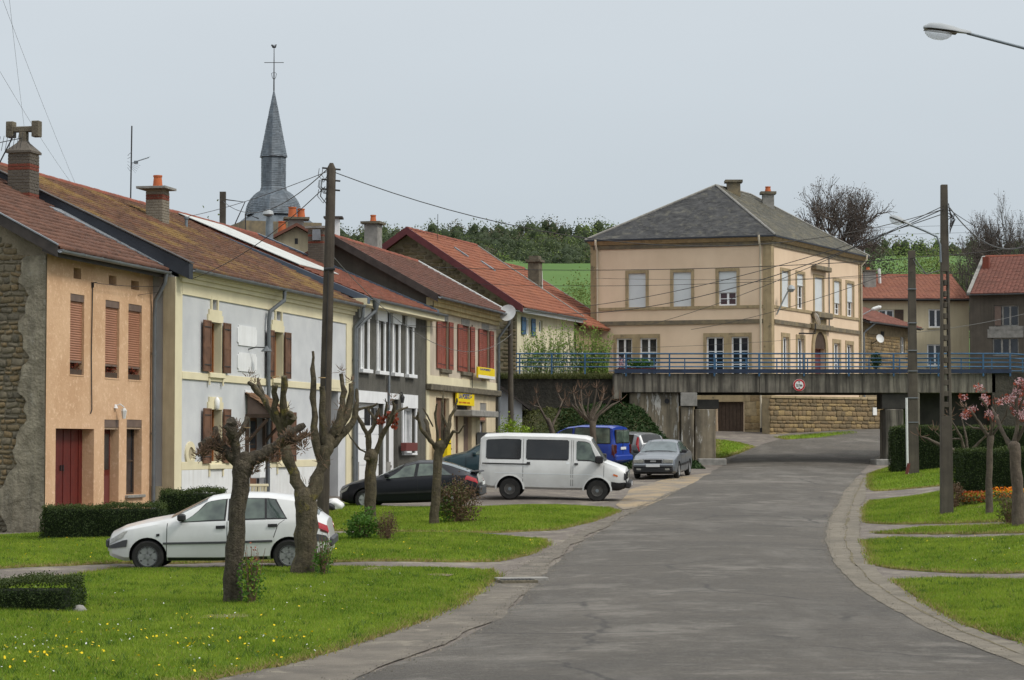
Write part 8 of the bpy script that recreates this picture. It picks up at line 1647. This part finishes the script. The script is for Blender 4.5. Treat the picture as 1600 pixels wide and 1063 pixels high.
for x in (-.95, .58, .64): c.seam(x, 2.2, 5.9)
c.seam(1.62, 2.5, 5.0); c.patch('slide_rail', 'plastic_black', (-2.25, -.75, -2.25, -.75), 3.95, 4.12, .02, ns=1); c.patch('crease', 'roller_grey', (-2.3, 1.62, -2.3, 1.62), 3.28, 3.33, .004, ns=1)
c.patch('sliding_door_handle', 'plastic_black', (-.83, -.72, -.83, -.72), 3.95, 4.7, .03, ns=1, nx=2); c.patch('door_handle', 'plastic_black', (.68, .80, .68, .80), 4.0, 4.7, .03, ns=1, nx=2); c.patch('lock_plate', 'roller_grey', (.42, .52, .42, .52), 4.4, 4.9, .008, ns=1, nx=2)
c.top('windscreen', 'screen_glass', 1.63, 1.20, .92, .92); c.top('wiper', 'plastic_black', 1.66, 1.62, .6, .6, .02, 1); c.mirror(1.46, 1.22, 'plastic_black', 1.75); c.box('grille', 'plastic_black', 2.345, 2.375, -.70, .70, .74, .96, .01)
for sd in (1, -1): hl = c.box('headlight', 'lamp_clear', 2.36, 2.40, sd * .44, sd * .70, .77, .93, .015); c.box('headlight_frame', 'plastic_black', 2.335, 2.36, sd * .40, sd * .82, .72, .97, .01)
c.patch('headlight_side', 'plastic_black', (2.26, 2.35, 2.26, 2.345), 3.3, 4.75, .012, nx=2)
for k in range(4): c.box('grille_bar', 'plastic_grey', 2.376, 2.384, -.42, .42, .765 + .05 * k, .785 + .05 * k, .0)
c.box('front_bumper', 'plastic_black', 2.30, 2.48, -.90, .90, .44, .64, .04); c.patch('bumper_corner', 'plastic_black', (1.86, 2.35, 1.86, 2.35), 1.2, 2.9, .02); c.patch('indicator', 'lamp_orange', (1.92, 2.06, 1.92, 2.06), 3.55, 3.72, .012, ns=1, nx=2); c.box('number_plate', 'plate_white', 2.481, 2.49, -.26, .26, .50, .61, .002)
for wx in spv['axles']:
    R0 = spv['r'] + .085
    for sd in (1, -1):
        m = MB(); N = 14; w = float(_ip(spv['wid'], wx)) + .004
        for k in range(N):
            t0, t1 = math.pi * k / N, math.pi * (k + 1) / N
            def E(t, q, y): return (wx + q * math.cos(t), sd * y, spv['r'] + q * math.sin(t))
            m.hexa([E(t0, R0, w - .05), E(t1, R0, w - .05), E(t1, R0 + .05, w - .05), E(t0, R0 + .05, w - .05), E(t0, R0, w + .012), E(t1, R0, w + .012), E(t1, R0 + .05, w + .004), E(t0, R0 + .05, w + .004)])
        m.build('arch_lip', 'van_white', c.e)
# --- grey saloon facing the camera
spa = dict(top=[(2.22, .60), (2.2, .74), (1.9, .84), (1.3, .92), (1.0, .95), (.9, .97), (.25, 1.33), (-.1, 1.39), (-.8, 1.38), (-1.05, 1.34), (-1.65, 1.04), (-2.0, 1.0), (-2.2, .96), (-2.25, .6)], belt=[(2.22, .58), (2.15, .70), (1.7, .82), (.9, .90), (0, .92), (-1.5, .95), (-2.25, .86)], wid=[(2.22, .74), (2.12, .81), (1.7, .845), (0, .855), (-1.8, .84), (-2.25, .74)], tw=[(2.22, .70), (1.6, .76), (.95, .75), (.25, .59), (-.9, .57), (-1.6, .66), (-2.25, .66)], bot=[(2.22, .26), (1.8, .18), (0, .18), (-1.8, .22), (-2.25, .32)], r=.305, axles=(1.36, -1.26), rim=('rim', 8))
c = Car('saloon', 'grey saloon car facing the camera on the gravel by the bridge', spa, 'car_grey', car_at(1036, 90), R(-103))
c.window((.66, -.10, .22, -.12)); c.window((-.16, -.95, -.16, -.85)); c.window((-.99, -1.30, -.90, -1.05)); c.top('windscreen', 'screen_glass', .88, .28, .94, .94); c.top('rear_window', 'car_glass', -1.1, -1.62, .92, .9)
for x in (.88, -.13): c.seam(x, 2.2, 5.0)
c.box('grille', 'plastic_black', 2.19, 2.235, -.33, .33, .60, .735, .01); c.box('grille_frame', 'rim', 2.18, 2.225, -.36, .36, .585, .75, .01); c.box('headlight', 'lamp_clear', 2.16, 2.235, .37, .74, .60, .735, .015, True)
for k in range(4): m = MB().lathe([(.026, 0), (.034, 0), (.034, .006), (.026, .006)], (0, 0, 0), 14).build('ring_emblem', 'rim', c.e); m.location = (2.237, -.075 + .05 * k, .67); m.rotation_euler = (0, R(90), 0)
c.box('front_bumper', 'car_grey', 2.15, 2.30, -.76, .76, .45, .58, .04); c.box('bumper_lower', 'plastic_black', 2.14, 2.28, -.74, .74, .25, .45, .04); c.box('number_plate', 'plate_white', 2.301, 2.31, -.26, .26, .46, .565, .002); t = text(c.e, '80 AB 08', .09, 'sign_black', (2.312, 0, .512), R(90), 'plate_lettering', .002, .42) if False else None
for k in range(3): c.box('bumper_slot', 'plastic_grey', 2.281, 2.286, -.6, .6, .29 + .05 * k, .305 + .05 * k, .0)
c.box('fog_light', 'lamp_clear', 2.281, 2.29, .45, .62, .34, .41, .005, True); c.mirror(.66, .93, 'plastic_black'); c.patch('side_moulding', 'plastic_black', (1.0, -1.0, 1.0, -1.0), 2.95, 3.2, .014, ns=1); MB().tube([(.2, 0, 1.38), (-.1, 0, 1.75)], .006, 4).build('car_aerial', 'iron', c.e); c.top('wiper', 'plastic_black', .92, .87, .7, .7, .015, 1)
# --- blue van-based car seen from behind
spb = dict(top=[(2.05, .62), (2.0, .82), (1.6, .98), (1.25, 1.06), (.55, 1.58), (.2, 1.72), (-.4, 1.80), (-1.7, 1.80), (-1.93, 1.74), (-2.05, 1.05), (-2.08, .6)], belt=[(2.05, .6), (1.6, .92), (1.0, 1.0), (-2.0, 1.06), (-2.08, .58)], wid=[(2.05, .62), (1.9, .78), (1.5, .85), (-1.8, .86), (-2.08, .80)], tw=[(2.05, .55), (1.3, .76), (.5, .66), (-1.8, .70), (-2.05, .74)], bot=[(2.05, .3), (1.6, .2), (-1.7, .22), (-2.08, .34)], r=.305, axles=(1.3, -1.38), rim=('rim_steel', 0))
c = Car('blue_van', 'bright blue high roofed car parked behind the white minibus', spb, 'car_blue', car_at(902, 98.6), R(153))
c.window((.85, -.05, .45, -.08)); c.window((-.22, -.95, -.22, -.95)); c.window((-1.12, -1.85, -1.12, -1.78)); c.top('windscreen', 'screen_glass', 1.22, .6, .94, .94)
for x in (-.14, -1.04): c.seam(x, 2.2, 5.9)
c.box('rear_window', 'car_glass', -2.075, -2.02, -.62, .62, 1.12, 1.62, .02); c.box('window_trim', 'plastic_black', -2.06, -1.98, -.66, .66, 1.08, 1.66, .02); c.box('rear_bumper', 'car_blue', -2.18, -2.04, -.80, .80, .38, .62, .04); c.box('number_plate', 'plate_white', -2.10, -2.085, -.26, .26, .84, .95, .002); c.patch('tail_light', 'lamp_dark_red', (-1.94, -2.06, -1.94, -2.06), 3.0, 4.9, .015, nx=2); c.box('tail_light', 'lamp_dark_red', -2.10, -2.04, .66, .80, .68, 1.05, .01, True); c.mirror(.78, 1.02); c.patch('side_moulding', 'plastic_black', (.9, -1.0, .9, -1.0), 2.9, 3.3, .014, ns=1); c.box('boot_seam', 'plastic_black', -2.082, -2.07, -.01, .01, .65, 1.7, 0)
# --- silver estate whose red lamps show behind the blue one
sph = {k: ([(x, z + (.05 if k in ('top', 'belt') else 0)) for x, z in v] if isinstance(v, list) else v) for k, v in sp306.items()}; sph['top'] = [(2.0, .6), (1.96, .72), (1.7, .86), (1.0, 1.0), (.9, 1.03), (.2, 1.42), (-.3, 1.48), (-1.4, 1.45), (-1.75, 1.38), (-2.0, 1.02), (-2.06, .62)]; sph['bot'] = [(2.0, .3), (1.7, .2), (-1.7, .22), (-2.06, .34)]; sph['wid'] = [(2.0, .56), (1.8, .78), (1.5, .83), (-1.5, .84), (-2.06, .74)]; sph['belt'] = [(2.0, .58), (1.7, .8), (1, .93), (-1.8, .98), (-2.06, .6)]; sph['tw'] = [(2.0, .5), (1.4, .72), (.95, .745), (.2, .6), (-1.6, .6), (-2.06, .64)]
c = Car('estate_car', 'silver car with tall red tail lights half hidden by the blue car', sph, 'car_silver', car_at(975, 101.5), R(126))
c.window((.7, -.14, .18, -.16), mat='car_glass_dark'); c.window((-.22, -1.5, -.22, -1.4), mat='car_glass_dark'); c.top('rear_window', 'car_glass_dark', -1.74, -1.98, .82, .85); c.patch('tail_light', 'lamp_red', (-1.84, -2.05, -1.66, -1.80), 4.2, 5.9, .02, nx=3); c.box('rear_bumper', 'plastic_black', -2.14, -2.04, -.74, .74, .38, .62, .04); c.box('tailgate', 'car_black', -2.09, -2.03, -.5, .5, .68, 1.0, .02); c.mirror(.62, 1.0)
# --- dark teal car behind the minibus
spt = {k: ([(x, z * 1.12 + .06) if k in ('top', 'belt', 'bot') else (x, z) for x, z in v] if isinstance(v, list) else v) for k, v in sph.items()}; spt['r'] = .34
c = Car('teal_car', 'dark teal car nose showing between the black coupe and the minibus', spt, 'car_teal', car_at(772, 83.5), R(176)); c.window((.7, -.14, .18, -.16)); c.window((-.22, -1.4, -.22, -1.3)); c.top('windscreen', 'screen_glass', .88, .24, .95, .95); c.mirror(.62, 1.12, 'car_teal'); c.patch('headlight', 'lamp_clear', (1.96, 1.70, 1.93, 1.66), 3.85, 4.75, .010); c.seam(.92, 2.2, 5.0); c.seam(-.18, 2.2, 5.0); c.patch('bumper', 'plastic_grey', (1.985, 1.62, 1.985, 1.60), 2.2, 3.4, .02)
# ------------------------------------------------------------------ odds and ends
p = base_of(808, 922, 40.6); dg = empty('storm_drain', p + Vector((0, 0, .05)), R(12), 'storm drain with metal grate and concrete slab at the verge', 'drain'); B('slab', 'cap_concrete', dg, -.3, .6, .2, .5, -.06, .03, .01); B('frame', 'ledge_dark', dg, -.32, .32, -.22, .18, -.06, .012, .005)
for k in range(9): B('bar', 'iron', dg, -.27 + .063 * k, -.24 + .063 * k, -.19, .15, .012, .022)
# things left by the grey house wall
def on(px, Y, dz=0.): q = onground(px, Y); q.z += dz; return q
ch = empty('garden_chair', on(398, 62), R(205), 'pale plastic garden chair behind the white hatchback roof', 'chair')
for x in (-.24, .24):
    for y in (-.22, .24): MB().tube([(x * 1.1, y * 1.15, 0), (x, y, .42)], .022, 6).build('leg', 'beige_panel', ch)
    MB().tube([(x, -.22, .42), (x * 1.08, -.2, .63), (x * 1.05, .24, .66)], .022, 6).build('armrest', 'beige_panel', ch)
B('seat', 'beige_panel', ch, -.25, .25, -.24, .25, .40, .44, .01)
for k in range(5): MB().hexa([(-.22 + .09 * k, .24, .44), (-.16 + .09 * k, .24, .44), (-.16 + .09 * k, .27, .44), (-.22 + .09 * k, .27, .44), (-.22 + .09 * k, .33, .88), (-.16 + .09 * k, .33, .88), (-.16 + .09 * k, .36, .88), (-.22 + .09 * k, .36, .88)]).build('back_slat', 'trim_cream', ch)
B('back_rail', 'trim_cream', ch, -.26, .26, .32, .37, .86, .93, .01)
def sack(label, px, Y, r, mat, seed, dz=0., name='rubbish_bag', cat='bag'):
    rr = random.Random(seed); bm = bmesh.new(); bmesh.ops.create_icosphere(bm, subdivisions=3, radius=1)
    ph = [(rr.uniform(2, 5), rr.uniform(0, 6)) for _ in range(4)]
    for v in bm.verts: d = 1 + .13 * math.sin(v.co.x * ph[0][0] + ph[0][1]) * math.sin(v.co.z * ph[1][0] + ph[1][1]) + .1 * math.sin(v.co.y * ph[2][0] * 2 + v.co.z * 4); v.co = Vector((v.co.x * r[0] * d, v.co.y * r[1] * d, (v.co.z * d * .9 + .75) * r[2]))
    me = bpy.data.meshes.new(name); bm.to_mesh(me); bm.free(); me.shade_smooth(); o = link(name, me, mat); o.location = on(px, Y, dz); return tag(o, label, cat, 'clutter by the grey house')
sack('white plastic sack next to the black coupe nose', 523, 67, (.24, .22, .22), 'white_paint', 1); sack('dark rubbish bag left of the white sack', 512, 66.5, (.22, .2, .15), 'plastic_black', 2); sack('grey bundle against the grey house plinth behind the car roof', 446, 63.5, (.42, .3, .34), 'grey_render', 3); sack('brown dusty heap beside the grey bundle', 430, 64, (.35, .3, .24), 'tan_render', 4)
o = B('mail_cabinet', 'pvc_white', None, -.22, .22, -.15, .15, .7, 1.25, .02); q = ROW.world(uv(385, 720)[0], -.35, 0); o.location = (q.x, q.y, gz(q.x, q.y) + .2); o.rotation_euler = (0, 0, RZ); tag(o, 'white box on the wall below the porch of the grey house', 'box')
MB().box(-.03, .03, -.03, .03, -.3, .7).build('post', 'iron', o)
